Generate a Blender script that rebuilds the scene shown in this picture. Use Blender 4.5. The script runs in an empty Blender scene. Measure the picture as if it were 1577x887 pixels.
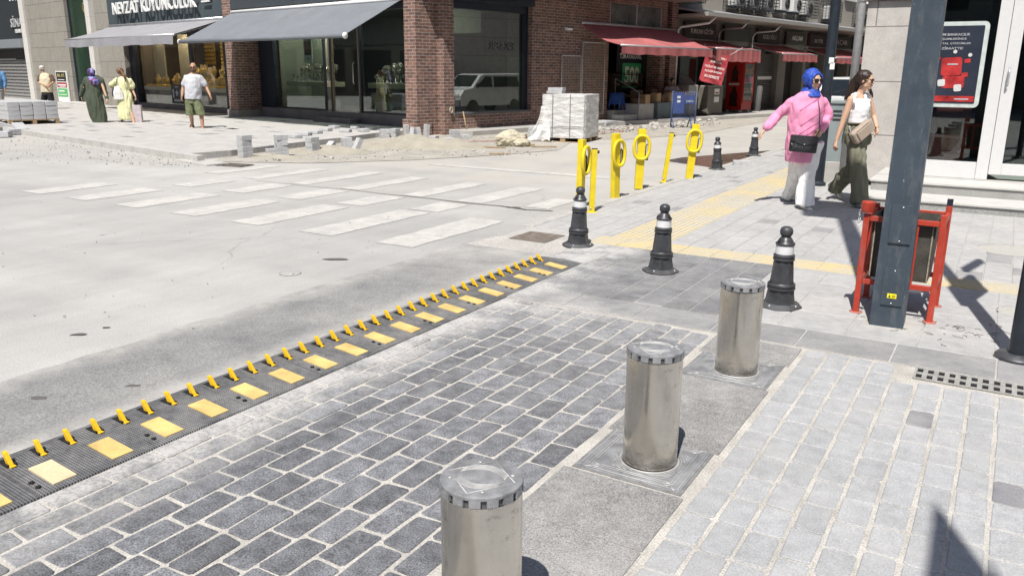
import bpy, bmesh, math, random
from mathutils import Vector, Matrix, Euler, noise
sc = bpy.context.scene
COL = sc.collection
rad = math.radians
random.seed(7)

# ------------------------------------------------------------------ camera
SRC_W, SRC_H, F = 1577.0, 887.0, 1250.0
CX, CY, EYE = 788.5, 443.5, 1.57
TH, RO = math.atan(332 / 1250), rad(0.45)
cs, sn = math.cos(TH), math.sin(TH)
cam_data = bpy.data.cameras.new('camera')
cam_data.sensor_width = 36.0
cam_data.lens = F / SRC_W * 36.0
cam_data.clip_start = 0.05
cam_data.clip_end = 600
cam = bpy.data.objects.new('camera', cam_data)
COL.objects.link(cam)
r_ = Vector((1, 0, 0)); u_ = Vector((0, sn, cs)); VIEW = Vector((0, cs, -sn))
VIEWX = r_ * math.cos(RO) + u_ * math.sin(RO); VIEWY = u_ * math.cos(RO) - r_ * math.sin(RO)
cam.matrix_world = Matrix(((VIEWX.x, VIEWY.x, -VIEW.x, 0), (VIEWX.y, VIEWY.y, -VIEW.y, 0), (VIEWX.z, VIEWY.z, -VIEW.z, EYE), (0, 0, 0, 1)))
sc.camera = cam

# ------------------------------------------------------------------ sky, sun, exposure
SUN_AZ, SUN_EL = 18.0, 59.0          # compass direction in which shadows fall (from +Y towards +X), height of the sun
world = bpy.data.worlds.new('World'); sc.world = world; world.use_nodes = True
wt = world.node_tree; wt.nodes.clear()
sky = wt.nodes.new('ShaderNodeTexSky'); sky.sky_type = 'NISHITA'; sky.sun_disc = False
sky.sun_elevation = rad(SUN_EL); sky.sun_rotation = rad(SUN_AZ + 180)
sky.dust_density = 1.5
bg = wt.nodes.new('ShaderNodeBackground'); bg.inputs[1].default_value = 0.07
wo = wt.nodes.new('ShaderNodeOutputWorld')
wt.links.new(sky.outputs[0], bg.inputs[0]); wt.links.new(bg.outputs[0], wo.inputs[0])
sun_d = bpy.data.lights.new('sun', 'SUN'); sun_d.energy = 4.6; sun_d.angle = rad(0.53); sun_d.color = (1.0, 0.955, 0.89)
sun = bpy.data.objects.new('sun', sun_d); COL.objects.link(sun)
hd = Vector((math.sin(rad(SUN_AZ)) * math.cos(rad(SUN_EL)), math.cos(rad(SUN_AZ)) * math.cos(rad(SUN_EL)), -math.sin(rad(SUN_EL))))
sun.rotation_euler = hd.to_track_quat('-Z', 'Y').to_euler()
sun.location = (0, 0, 30)
sc.view_settings.view_transform = 'Standard'; sc.view_settings.look = 'None'
sc.view_settings.exposure = 0.43; sc.view_settings.gamma = 1.0
sc.render.engine = 'CYCLES'
sc.cycles.max_bounces = 6; sc.cycles.diffuse_bounces = 3; sc.cycles.glossy_bounces = 3
sc.cycles.transparent_max_bounces = 8; sc.cycles.caustics_reflective = False; sc.cycles.caustics_refractive = False
sc.cycles.sample_clamp_indirect = 4.0
sc.cycles.use_denoising = True

# ------------------------------------------------------------------ frames of reference
GRID_ROT = rad(-31)                   # paving grid: local x = across (v), local y = along (u)
BLD_O = Vector((-2.402, 20.666, 0)); BLD_ROT = rad(-42)   # shops: local x = along the jeweller's front, local y = along the side street
GRID_M = Matrix.Rotation(GRID_ROT, 4, 'Z')
BLD_M = Matrix.Translation(BLD_O) @ Matrix.Rotation(BLD_ROT, 4, 'Z')
def gw(v, u, z=0): return GRID_M @ Vector((v, u, z))
def bw(x, y, z=0): return BLD_M @ Vector((x, y, z))
def P3(px, py, y):
    """world point at depth y that the photograph shows at pixel px, py"""
    a, b = (px - CX) / F, (CY - py) / F
    d = VIEW + VIEWX * a + VIEWY * b
    return Vector((0, 0, EYE)) + d * (y / d.y)
def G3(px, py, z=0.0):
    a, b = (px - CX) / F, (CY - py) / F
    d = VIEW + VIEWX * a + VIEWY * b
    return Vector((0, 0, EYE)) + d * ((z - EYE) / d.z)

# ------------------------------------------------------------------ materials
MATS = {}
def nodes_of(name):
    m = bpy.data.materials.new(name); m.use_nodes = True
    nt = m.node_tree; b = nt.nodes['Principled BSDF']
    return m, nt, b
def L(nt, a, b): nt.links.new(a, b)
def N(nt, t, **k):
    n = nt.nodes.new(t)
    for q, val in k.items():
        if q.startswith('i_'): n.inputs[q[2:].replace('_', ' ')].default_value = val
        elif q.startswith('n') and q[1:].isdigit(): n.inputs[int(q[1:])].default_value = val
        else: setattr(n, q, val)
    return n
def mul(nt, a, b, op='MULTIPLY'):
    n = N(nt, 'ShaderNodeMath', operation=op)
    for i, q in enumerate((a, b)):
        if isinstance(q, (int, float)): n.inputs[i].default_value = q
        else: L(nt, q, n.inputs[i])
    return n.outputs[0]
def mixc(nt, f, a, b, blend='MIX'):
    n = N(nt, 'ShaderNodeMix', data_type='RGBA', blend_type=blend)
    for idx, q in ((0, f), (6, a), (7, b)):
        if isinstance(q, (int, float)): n.inputs[idx].default_value = q
        elif isinstance(q, tuple): n.inputs[idx].default_value = (*q[:3], 1)
        else: L(nt, q, n.inputs[idx])
    return n.outputs[2]
def maprange(nt, val, a, b, c=0.0, d=1.0, smooth=False):
    n = N(nt, 'ShaderNodeMapRange'); n.clamp = True
    if smooth: n.interpolation_type = 'SMOOTHSTEP'
    L(nt, val, n.inputs[0])
    for i, q in enumerate((a, b, c, d)): n.inputs[i + 1].default_value = q
    return n.outputs[0]
def coords(nt, scale=(1, 1, 1), kind='Object'):
    tc = N(nt, 'ShaderNodeTexCoord'); mp = N(nt, 'ShaderNodeMapping')
    mp.inputs['Scale'].default_value = scale
    L(nt, tc.outputs[kind], mp.inputs[0]); return mp.outputs[0]
def nz(nt, vec, scale, detail=4, rough=0.6):
    n = N(nt, 'ShaderNodeTexNoise'); n.inputs['Scale'].default_value = scale
    n.inputs['Detail'].default_value = detail; n.inputs['Roughness'].default_value = rough
    if vec is not None: L(nt, vec, n.inputs['Vector'])
    return n.outputs[0]
def bump(nt, b, h, strength=0.3, dist=0.01):
    n = N(nt, 'ShaderNodeBump'); n.inputs['Strength'].default_value = strength; n.inputs['Distance'].default_value = dist
    L(nt, h, n.inputs['Height']); L(nt, n.outputs[0], b.inputs['Normal'])
def mat(name, col, rough=0.6, var=0.12, scale=18, bmp=0.0, metal=0.0, stretch=(1, 1, 1), spec=None, fine=0.0, emit=None, coat=0.0):
    if name in MATS: return MATS[name]
    m, nt, b = nodes_of(name)
    b.inputs['Roughness'].default_value = rough; b.inputs['Metallic'].default_value = metal
    if spec is not None: b.inputs['Specular IOR Level'].default_value = spec
    if coat: b.inputs['Coat Weight'].default_value = coat
    vec = coords(nt, stretch)
    h = nz(nt, vec, scale, 5)
    f = maprange(nt, h, 0.3, 0.7)
    dark = tuple(c * (1 - var) for c in col); light = tuple(min(1, c * (1 + var)) for c in col)
    c = mixc(nt, f, dark, light)
    if fine:
        g = maprange(nt, nz(nt, vec, scale * 25, 2), 0.35, 0.65, 1 - fine, 1 + fine)
        cc = N(nt, 'ShaderNodeCombineColor')
        for i in range(3): L(nt, g, cc.inputs[i])
        c = mixc(nt, 1.0, c, cc.outputs[0], 'MULTIPLY')
    L(nt, c, b.inputs['Base Color'])
    rr = maprange(nt, h, 0.3, 0.7, max(0, rough - 0.08), min(1, rough + 0.08)); L(nt, rr, b.inputs['Roughness'])
    if bmp: bump(nt, b, h, bmp, 0.01)
    if emit:
        b.inputs['Emission Color'].default_value = (*emit[0], 1); b.inputs['Emission Strength'].default_value = emit[1]
    MATS[name] = m
    return m

def tint_mat(name, rough=0.85, dust=False, speck=0.35, spscale=260, blot=0.18, bmp=0.25, patchdust=0.0):
    """stone whose base colour is the per-stone tint, mottled; optional cement dust lying on it"""
    m, nt, b = nodes_of(name)
    at = N(nt, 'ShaderNodeAttribute', attribute_name='tint')
    vec = coords(nt)
    f1 = maprange(nt, nz(nt, vec, spscale, 3, 0.85), 0.36, 0.66, 1 - speck, 1 + speck)
    f2 = maprange(nt, nz(nt, vec, 14, 5), 0.3, 0.7, 1 - blot, 1 + blot)
    f = mul(nt, f1, f2)
    cc = N(nt, 'ShaderNodeCombineColor')
    for i in range(3): L(nt, f, cc.inputs[i])
    c = mixc(nt, 1.0, at.outputs['Color'], cc.outputs[0], 'MULTIPLY')
    if dust:
        sp = N(nt, 'ShaderNodeSeparateXYZ'); tc = N(nt, 'ShaderNodeTexCoord'); L(nt, tc.outputs['Object'], sp.inputs[0])
        d1 = maprange(nt, sp.outputs[0], -2.42, -2.95, 0, 1, True)
        uu = mul(nt, mul(nt, sp.outputs[1], 4.72, 'SUBTRACT'), 0, 'ADD')
        ab = mul(nt, uu, 0, 'ABSOLUTE')
        d2 = maprange(nt, ab, 0.75, 0.0, 0, 0.62, True)
        # the joint band is dustier towards the spike ramp
        d2 = mul(nt, d2, maprange(nt, sp.outputs[0], -1.0, -2.4, 0.25, 1.0))
        d3 = maprange(nt, sp.outputs[1], 2.0, 4.8, 0, 0.26, True)
        d = mul(nt, mul(nt, d1, d2, 'MAXIMUM'), d3, 'MAXIMUM')
        n1 = maprange(nt, nz(nt, vec, 3.4, 7, 0.65), 0.36, 0.6)
        n2 = maprange(nt, nz(nt, vec, 60, 3, 0.7), 0.3, 0.62, 0.35, 1.0)
        d = mul(nt, mul(nt, d, n2), maprange(nt, n1, 0, 1, 0.3, 1.25))
        d = maprange(nt, d, 0.0, 0.8, 0, 0.95)
        c = mixc(nt, d, c, (0.47, 0.46, 0.445))
    elif patchdust:
        n1 = maprange(nt, nz(nt, vec, 1.7, 7, 0.65), 0.45, 0.72, 0, patchdust)
        c = mixc(nt, n1, c, (0.50, 0.485, 0.46))
    L(nt, c, b.inputs['Base Color']); b.inputs['Roughness'].default_value = rough
    b.inputs['Specular IOR Level'].default_value = 0.3
    bump(nt, b, nz(nt, vec, 60, 6, 0.8), bmp, 0.008)
    MATS[name] = m
    return m

def brick_mat(name, c1, c2, mortar, bw_=0.235, rh=0.078, rough=0.85, axis='sum', mort=0.011, off=0.5, var=0.35, bmp=0.6):
    if name in MATS: return MATS[name]
    m, nt, b = nodes_of(name)
    tc = N(nt, 'ShaderNodeTexCoord'); sp = N(nt, 'ShaderNodeSeparateXYZ'); L(nt, tc.outputs['Object'], sp.inputs[0])
    cb = N(nt, 'ShaderNodeCombineXYZ')
    if axis == 'sum':
        L(nt, mul(nt, sp.outputs[0], sp.outputs[1], 'ADD'), cb.inputs[0]); L(nt, sp.outputs[2], cb.inputs[1])
    else:
        L(nt, sp.outputs[0], cb.inputs[0]); L(nt, sp.outputs[1], cb.inputs[1])
    br = N(nt, 'ShaderNodeTexBrick'); br.offset = off
    L(nt, cb.outputs[0], br.inputs['Vector'])
    br.inputs['Scale'].default_value = 1.0; br.inputs['Mortar Size'].default_value = mort
    br.inputs['Mortar Smooth'].default_value = 0.25
    br.inputs['Brick Width'].default_value = bw_; br.inputs['Row Height'].default_value = rh
    br.inputs['Color1'].default_value = (*c1, 1); br.inputs['Color2'].default_value = (*c2, 1); br.inputs['Mortar'].default_value = (*mortar, 1)
    f = maprange(nt, nz(nt, tc.outputs['Object'], 5.5, 5, 0.7), 0.3, 0.7, 1 - var, 1 + var)
    f = mul(nt, f, maprange(nt, nz(nt, tc.outputs['Object'], 70, 3, 0.7), 0.3, 0.7, 0.8, 1.2))
    cc = N(nt, 'ShaderNodeCombineColor')
    for i in range(3): L(nt, f, cc.inputs[i])
    c = mixc(nt, 1.0, br.outputs['Color'], cc.outputs[0], 'MULTIPLY')
    L(nt, c, b.inputs['Base Color']); b.inputs['Roughness'].default_value = rough
    if bmp:
        inv = mul(nt, 1.0, br.outputs['Fac'], 'SUBTRACT')
        h = mul(nt, inv, mul(nt, nz(nt, tc.outputs['Object'], 60, 3), 0.5), 'ADD')
        bump(nt, b, h, bmp, 0.012)
    MATS[name] = m
    return m

def glass_mat(name, tint=(0.30, 0.33, 0.32), base=0.10, tr=0.6):
    m, nt, b = nodes_of(name); nt.nodes.remove(b)
    out = nt.nodes['Material Output']
    g = N(nt, 'ShaderNodeBsdfGlossy'); g.inputs['Roughness'].default_value = 0.015; g.inputs['Color'].default_value = (0.95, 0.97, 0.97, 1)
    t = N(nt, 'ShaderNodeBsdfTransparent'); t.inputs['Color'].default_value = (*(c * tr / 0.33 for c in tint), 1)
    lw = N(nt, 'ShaderNodeLayerWeight'); lw.inputs[0].default_value = 0.5
    wv = nz(nt, coords(nt), 1.3, 1)
    bp = N(nt, 'ShaderNodeBump'); bp.inputs['Strength'].default_value = 0.02; bp.inputs['Distance'].default_value = 0.02
    L(nt, wv, bp.inputs['Height']); L(nt, bp.outputs[0], g.inputs['Normal'])
    f = mul(nt, mul(nt, mul(nt, lw.outputs['Facing'], 4.0, 'POWER'), 0.85), base + 0.02, 'ADD')
    ms = N(nt, 'ShaderNodeMixShader'); L(nt, f, ms.inputs[0]); L(nt, t.outputs[0], ms.inputs[1]); L(nt, g.outputs[0], ms.inputs[2])
    L(nt, ms.outputs[0], out.inputs[0])
    MATS[name] = m
    return m

# ------------------------------------------------------------------ mesh builder
class MB:
    def __init__(s): s.v = []; s.f = []; s.t = []; s.sm = []
    def add(s, vs, fs, M=None, tint=None, smooth=False):
        o = len(s.v)
        for p in vs:
            p = Vector(p); s.v.append(M @ p if M is not None else p)
        for q in fs:
            s.f.append([o + i for i in q]); s.t.append(tint); s.sm.append(smooth)
        return s
    def box(s, x0, x1, y0, y1, z0, z1, M=None, tint=None):
        vs = [(x, y, z) for z in (z0, z1) for y in (y0, y1) for x in (x0, x1)]
        return s.add(vs, [(0, 2, 3, 1), (4, 5, 7, 6), (0, 1, 5, 4), (2, 6, 7, 3), (0, 4, 6, 2), (1, 3, 7, 5)], M, tint)
    def prism(s, poly, z0, z1, M=None, tint=None):
        n = len(poly)
        vs = [(p[0], p[1], z0) for p in poly] + [(p[0], p[1], z1) for p in poly]
        fs = [list(range(n))[::-1], list(range(n, 2 * n))] + [(i, (i + 1) % n, n + (i + 1) % n, n + i) for i in range(n)]
        return s.add(vs, fs, M, tint)
    def lathe(s, prof, n=24, M=None, tint=None, closed=True, smooth=True, sq=None):
        """prof: [(r, z)]"""
        vs = []; fs = []
        for (r, z) in prof:
            for i in range(n):
                a = 2 * math.pi * (i + 0.5) / n
                vs.append((r * math.cos(a), r * math.sin(a), z))
        for k in range(len(prof) - 1):
            for i in range(n):
                j = (i + 1) % n
                fs.append((k * n + i, k * n + j, (k + 1) * n + j, (k + 1) * n + i))
        s.add(vs, fs, M, tint, smooth)
        if closed:
            o = len(s.v) - len(vs)
            if prof[0][0] > 1e-5: s.f.append([o + i for i in range(n)][::-1]); s.t.append(tint); s.sm.append(False)
            if prof[-1][0] > 1e-5: s.f.append([o + (len(prof) - 1) * n + i for i in range(n)]); s.t.append(tint); s.sm.append(False)
        return s
    def tube(s, pts, r, n=8, M=None, tint=None, close=False, caps=True):
        pts = [Vector(p) for p in pts]; m = len(pts)
        rs = r if isinstance(r, (list, tuple)) else [r] * m
        vs = []; fs = []
        prev = None
        for i, p in enumerate(pts):
            if close: d = pts[(i + 1) % m] - pts[i - 1]
            else: d = pts[min(i + 1, m - 1)] - pts[max(i - 1, 0)]
            d.normalize()
            if prev is None:
                a = Vector((0, 0, 1)) if abs(d.z) < 0.9 else Vector((1, 0, 0))
                a = (a - d * a.dot(d)).normalized()
            else: a = (prev - d * prev.dot(d)).normalized()
            prev = a; b = d.cross(a)
            for k in range(n):
                t = 2 * math.pi * k / n
                vs.append(p + (a * math.cos(t) + b * math.sin(t)) * rs[i])
        for i in range(m if close else m - 1):
            j = (i + 1) % m
            for k in range(n):
                l = (k + 1) % n
                fs.append((i * n + k, i * n + l, j * n + l, j * n + k))
        if caps and not close:
            fs.append(tuple(range(n))[::-1]); fs.append(tuple((m - 1) * n + k for k in range(n)))
        return s.add(vs, fs, M, tint, True)
    def cap(s, p0, p1, r0, r1, n=12, flat=None):
        """tapered capsule between two joints; flat=(axis, factor) squeezes it along an axis"""
        p0, p1 = Vector(p0), Vector(p1); d = (p1 - p0)
        if d.length < 1e-6: d = Vector((0, 0, 1e-4))
        ln = d.length; d.normalize()
        a = Vector((0, 0, 1)) if abs(d.z) < 0.9 else Vector((1, 0, 0))
        a = (a - d * a.dot(d)).normalized(); b = d.cross(a)
        rings = [(-r0 * math.cos(t), r0 * math.sin(t)) for t in (rad(15), rad(40), rad(65))] + [(0, r0), (ln, r1)] + \
                [(ln + r1 * math.cos(t), r1 * math.sin(t)) for t in (rad(65), rad(40), rad(15))]
        vs = []; fs = []
        for (h, r) in rings:
            for k in range(n):
                t = 2 * math.pi * k / n
                q = (a * math.cos(t) + b * math.sin(t)) * r
                if flat: q = q - flat[0] * q.dot(flat[0]) * (1 - flat[1])
                vs.append(p0 + d * h + q)
        for i in range(len(rings) - 1):
            for k in range(n):
                l = (k + 1) % n
                fs.append((i * n + k, i * n + l, (i + 1) * n + l, (i + 1) * n + k))
        fs.append(tuple(range(n))[::-1]); fs.append(tuple((len(rings) - 1) * n + k for k in range(n)))
        return s.add(vs, fs, None, None, True)
    def ell(s, c, r, R=None, n=16, m=10):
        vs = []; fs = []; c = Vector(c)
        for i in range(1, m):
            th = math.pi * i / m
            for k in range(n):
                ph = 2 * math.pi * k / n
                q = Vector((r[0] * math.sin(th) * math.cos(ph), r[1] * math.sin(th) * math.sin(ph), r[2] * math.cos(th)))
                if R is not None: q = R @ q
                vs.append(c + q)
        q = Vector((0, 0, r[2])); q = R @ q if R is not None else q
        vs.append(c + q); vs.append(c - q); T = len(vs) - 2
        for i in range(m - 2):
            for k in range(n):
                l = (k + 1) % n
                fs.append((i * n + k, (i + 1) * n + k, (i + 1) * n + l, i * n + l))
        for k in range(n):
            l = (k + 1) % n
            fs.append((T, k, l)); fs.append((T + 1, (m - 2) * n + l, (m - 2) * n + k))
        return s.add(vs, fs, None, None, True)
    def loft(s, rings, n=24, cap_=True):
        """rings: (centre, a_vector, b_vector) ellipses"""
        vs = []; fs = []
        for (c, a, b) in rings:
            c, a, b = Vector(c), Vector(a), Vector(b)
            for k in range(n):
                t = 2 * math.pi * k / n
                vs.append(c + a * math.cos(t) + b * math.sin(t))
        for i in range(len(rings) - 1):
            for k in range(n):
                l = (k + 1) % n
                fs.append((i * n + k, i * n + l, (i + 1) * n + l, (i + 1) * n + k))
        if cap_:
            fs.append(tuple(range(n))[::-1]); fs.append(tuple((len(rings) - 1) * n + k for k in range(n)))
        return s.add(vs, fs, None, None, True)
    def mesh(s, name):
        me = bpy.data.meshes.new(name)
        me.from_pydata([tuple(p) for p in s.v], [], s.f)
        if any(t is not None for t in s.t):
            at = me.color_attributes.new('tint', 'FLOAT_COLOR', 'CORNER')
            arr = []
            for q, t in zip(s.f, s.t):
                t = t or (0.5, 0.5, 0.5)
                arr.extend([t[0], t[1], t[2], 1.0] * len(q))
            at.data.foreach_set('color', arr)
        me.polygons.foreach_set('use_smooth', s.sm)
        me.validate(); me.update()
        return me
    def build(s, name, m, parent=None, M=None, bevel=0, sharp=None, segs=2):
        me = s.mesh(name)
        if sharp: me.set_sharp_from_angle(angle=rad(sharp))
        if m: me.materials.append(m)
        o = bpy.data.objects.new(name, me); COL.objects.link(o)
        if M is not None: o.matrix_world = M
        if parent is not None: o.parent = parent
        if bevel:
            bv = o.modifiers.new('edge', 'BEVEL'); bv.width = bevel; bv.segments = segs; bv.limit_method = 'ANGLE'; bv.angle_limit = rad(40)
        return o

def tag(o, label, cat, group=None, kind=None):
    if label: o['label'] = label
    if cat: o['category'] = cat
    if group: o['group'] = group
    if kind: o['kind'] = kind
    return o
def struct(name, mb, m, M=None, label=None, **k):
    o = mb.build(name, m, None, M, **k); o['kind'] = 'structure'
    if label: o['label'] = label
    return o
def thing(name, label, cat, M=None, group=None):
    o = bpy.data.objects.new(name, None); COL.objects.link(o); o.empty_display_size = 0.2
    if M is not None: o.matrix_world = M
    return tag(o, label, cat, group)
def at(p, rz=0, rx=0, ry=0):
    return Matrix.Translation(Vector(p)) @ Euler((rx, ry, rz)).to_matrix().to_4x4()
def dup(root, M, label=None, group=None):
    def cp(o, par):
        c = o.copy(); COL.objects.link(c)
        if par is not None: c.parent = par
        for ch in [q for q in KIDS.get(o.name, ())]: cp(ch, c)
        return c
    KIDS = {}
    def walk(o):
        KIDS[o.name] = list(o.children)
        for ch in o.children: walk(ch)
    walk(root)
    r = cp(root, None); r.matrix_world = M
    if label: r['label'] = label
    if group: r['group'] = group
    return r
def text_mb(body, width, height=None, depth=0.004, mb=None, M=None, bold=0.0, center=True):
    """letters as solid shapes in the local XZ plane (facing -Y), width wide, centred on the origin"""
    cu = bpy.data.curves.new('t', 'FONT'); cu.body = body; cu.size = 1.0; cu.extrude = 0.0; cu.offset = bold
    cu.align_x = 'CENTER'; cu.align_y = 'CENTER'; cu.resolution_u = 2
    o = bpy.data.objects.new('t', cu); COL.objects.link(o)
    dg = bpy.context.evaluated_depsgraph_get(); dg.update()
    me = bpy.data.meshes.new_from_object(o.evaluated_get(dg))
    xs = [v.co.x for v in me.vertices]; ys = [v.co.y for v in me.vertices]
    w = max(xs) - min(xs); h = max(ys) - min(ys); x0 = (max(xs) + min(xs)) / 2; y0 = (max(ys) + min(ys)) / 2
    kx = width / w; ky = (height / h) if height else kx
    mb = mb or MB()
    vs = [Vector(((v.co.x - x0) * kx, 0, (v.co.y - y0) * ky)) for v in me.vertices]
    fs = [tuple(p.vertices) for p in me.polygons]
    n = len(vs)
    edges = {}
    for q in fs:
        for i in range(len(q)):
            e = (q[i], q[(i + 1) % len(q)]); edges[e] = 1
    side = [(b_, a_, a_ + n, b_ + n) for (a_, b_) in edges if (b_, a_) not in edges]
    mb.add([v - Vector((0, depth, 0)) for v in vs] + vs, fs + side, M)
    bpy.data.objects.remove(o); bpy.data.curves.remove(cu); bpy.data.meshes.remove(me)
    return mb
def remesh(mb, name, voxel, smooth=2, fold=None):
    me = mb.mesh(name)
    o = bpy.data.objects.new(name, me); COL.objects.link(o)
    r = o.modifiers.new('r', 'REMESH'); r.mode = 'VOXEL'; r.voxel_size = voxel; r.use_smooth_shade = True
    if smooth:
        s_ = o.modifiers.new('s', 'SMOOTH'); s_.factor = 0.6; s_.iterations = smooth
    dg = bpy.context.evaluated_depsgraph_get(); dg.update()
    m2 = bpy.data.meshes.new_from_object(o.evaluated_get(dg)); m2.name = name
    bpy.data.objects.remove(o); bpy.data.meshes.remove(me)
    if fold:
        amp, fx, fz, seed = fold[:4]
        nm = [v.normal.copy() for v in m2.vertices]
        for v, n_ in zip(m2.vertices, nm):
            q = Vector((v.co.x * fx + seed, v.co.y * fx, v.co.z * fz))
            k = noise.noise(q) + 0.5 * noise.noise(q * 2.3)
            k = abs(k) * 2 - 0.5
            v.co += n_ * k * amp
        m2.update()
    m2.polygons.foreach_set('use_smooth', [True] * len(m2.polygons))
    return m2
def link_mesh(me, name, m, parent=None, M=None):
    me.materials.clear(); me.materials.append(m)
    o = bpy.data.objects.new(name, me); COL.objects.link(o)
    if M is not None: o.matrix_world = M
    if parent is not None: o.parent = parent
    return o
# ------------------------------------------------------------------ shared materials
white_paint = mat('white_paint', (0.78, 0.78, 0.76), 0.5, 0.05)
rubber = mat('black_rubber', (0.045, 0.036, 0.04), 0.55, 0.5, 12, 0.1, fine=0.35)
def chipped_paint(name, col, chip):
    m, nt, b = nodes_of(name); v0 = coords(nt)
    c = mixc(nt, maprange(nt, nz(nt, v0, 5, 7, 0.7), 0.3, 0.7), tuple(q * 0.82 for q in col), tuple(q * 1.22 for q in col))
    c = mixc(nt, maprange(nt, nz(nt, coords(nt, (1, 1, 0.25)), 14, 7, 0.75), 0.52, 0.75, 0, 0.35), c, (0.25, 0.25, 0.24))
    c = mixc(nt, mul(nt, maprange(nt, nz(nt, v0, 38, 4, 0.6), 0.70, 0.73), 0.8), c, chip)
    L(nt, c, b.inputs['Base Color']); L(nt, maprange(nt, nz(nt, v0, 9, 5), 0.3, 0.7, 0.35, 0.6), b.inputs['Roughness'])
    MATS[name] = m; return m
yellow = chipped_paint('yellow_paint', (0.68, 0.53, 0.012), (0.22, 0.18, 0.08))
dark_metal = chipped_paint('dark_grey_paint', (0.045, 0.062, 0.082), (0.32, 0.31, 0.29))
navy_frame = mat('navy_frame', (0.016, 0.022, 0.035), 0.4, 0.1)
black_pole = mat('black_pole_paint', (0.016, 0.022, 0.030), 0.38, 0.2, 10)
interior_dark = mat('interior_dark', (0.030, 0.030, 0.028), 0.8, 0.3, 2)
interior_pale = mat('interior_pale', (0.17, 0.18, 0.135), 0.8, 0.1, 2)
cream = mat('cream_wall', (0.45, 0.42, 0.32), 0.8, 0.1, 2)
fabric_grey = mat('grey_awning_fabric', (0.165, 0.18, 0.20), 0.9, 0.10, 1.6, 0.1, fine=0.12)
fabric_grey_l = mat('light_grey_awning_fabric', (0.27, 0.27, 0.29), 0.9, 0.10, 1.6, 0.1, fine=0.1)
fabric_red = mat('red_awning_fabric', (0.38, 0.115, 0.115), 0.9, 0.22, 1.5, 0.15, fine=0.15)
concrete = mat('concrete', (0.40, 0.39, 0.37), 0.9, 0.14, 7, 0.3, fine=0.16)
block_mat = mat('concrete_block', (0.42, 0.425, 0.435), 0.92, 0.16, 9, 0.3, fine=0.18)
dust_mat = mat('sand', (0.33, 0.305, 0.25), 0.95, 0.14, 3, 0.8, fine=0.22)
steel_trim = mat('aluminium', (0.55, 0.56, 0.57), 0.35, 0.05, metal=0.7)
wood = mat('weathered_wood', (0.34, 0.24, 0.14), 0.85, 0.3, 14, 0.3, stretch=(1, 8, 8))
glass = glass_mat('shop_glass', base=0.07, tr=0.8)
glass_side = glass_mat('side_glass', base=0.20, tr=0.7)
glass_clear = glass_mat('clear_glass', (0.33, 0.33, 0.32), 0.02, 0.95)
glass_green = glass_mat('green_glass', (0.10, 0.19, 0.13), 0.12, 0.5)
brick = brick_mat('red_brick', (0.255, 0.130, 0.095), (0.125, 0.068, 0.055), (0.30, 0.265, 0.24))
letter_white = mat('white_lettering', (0.75, 0.75, 0.73), 0.5, 0.02)

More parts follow.
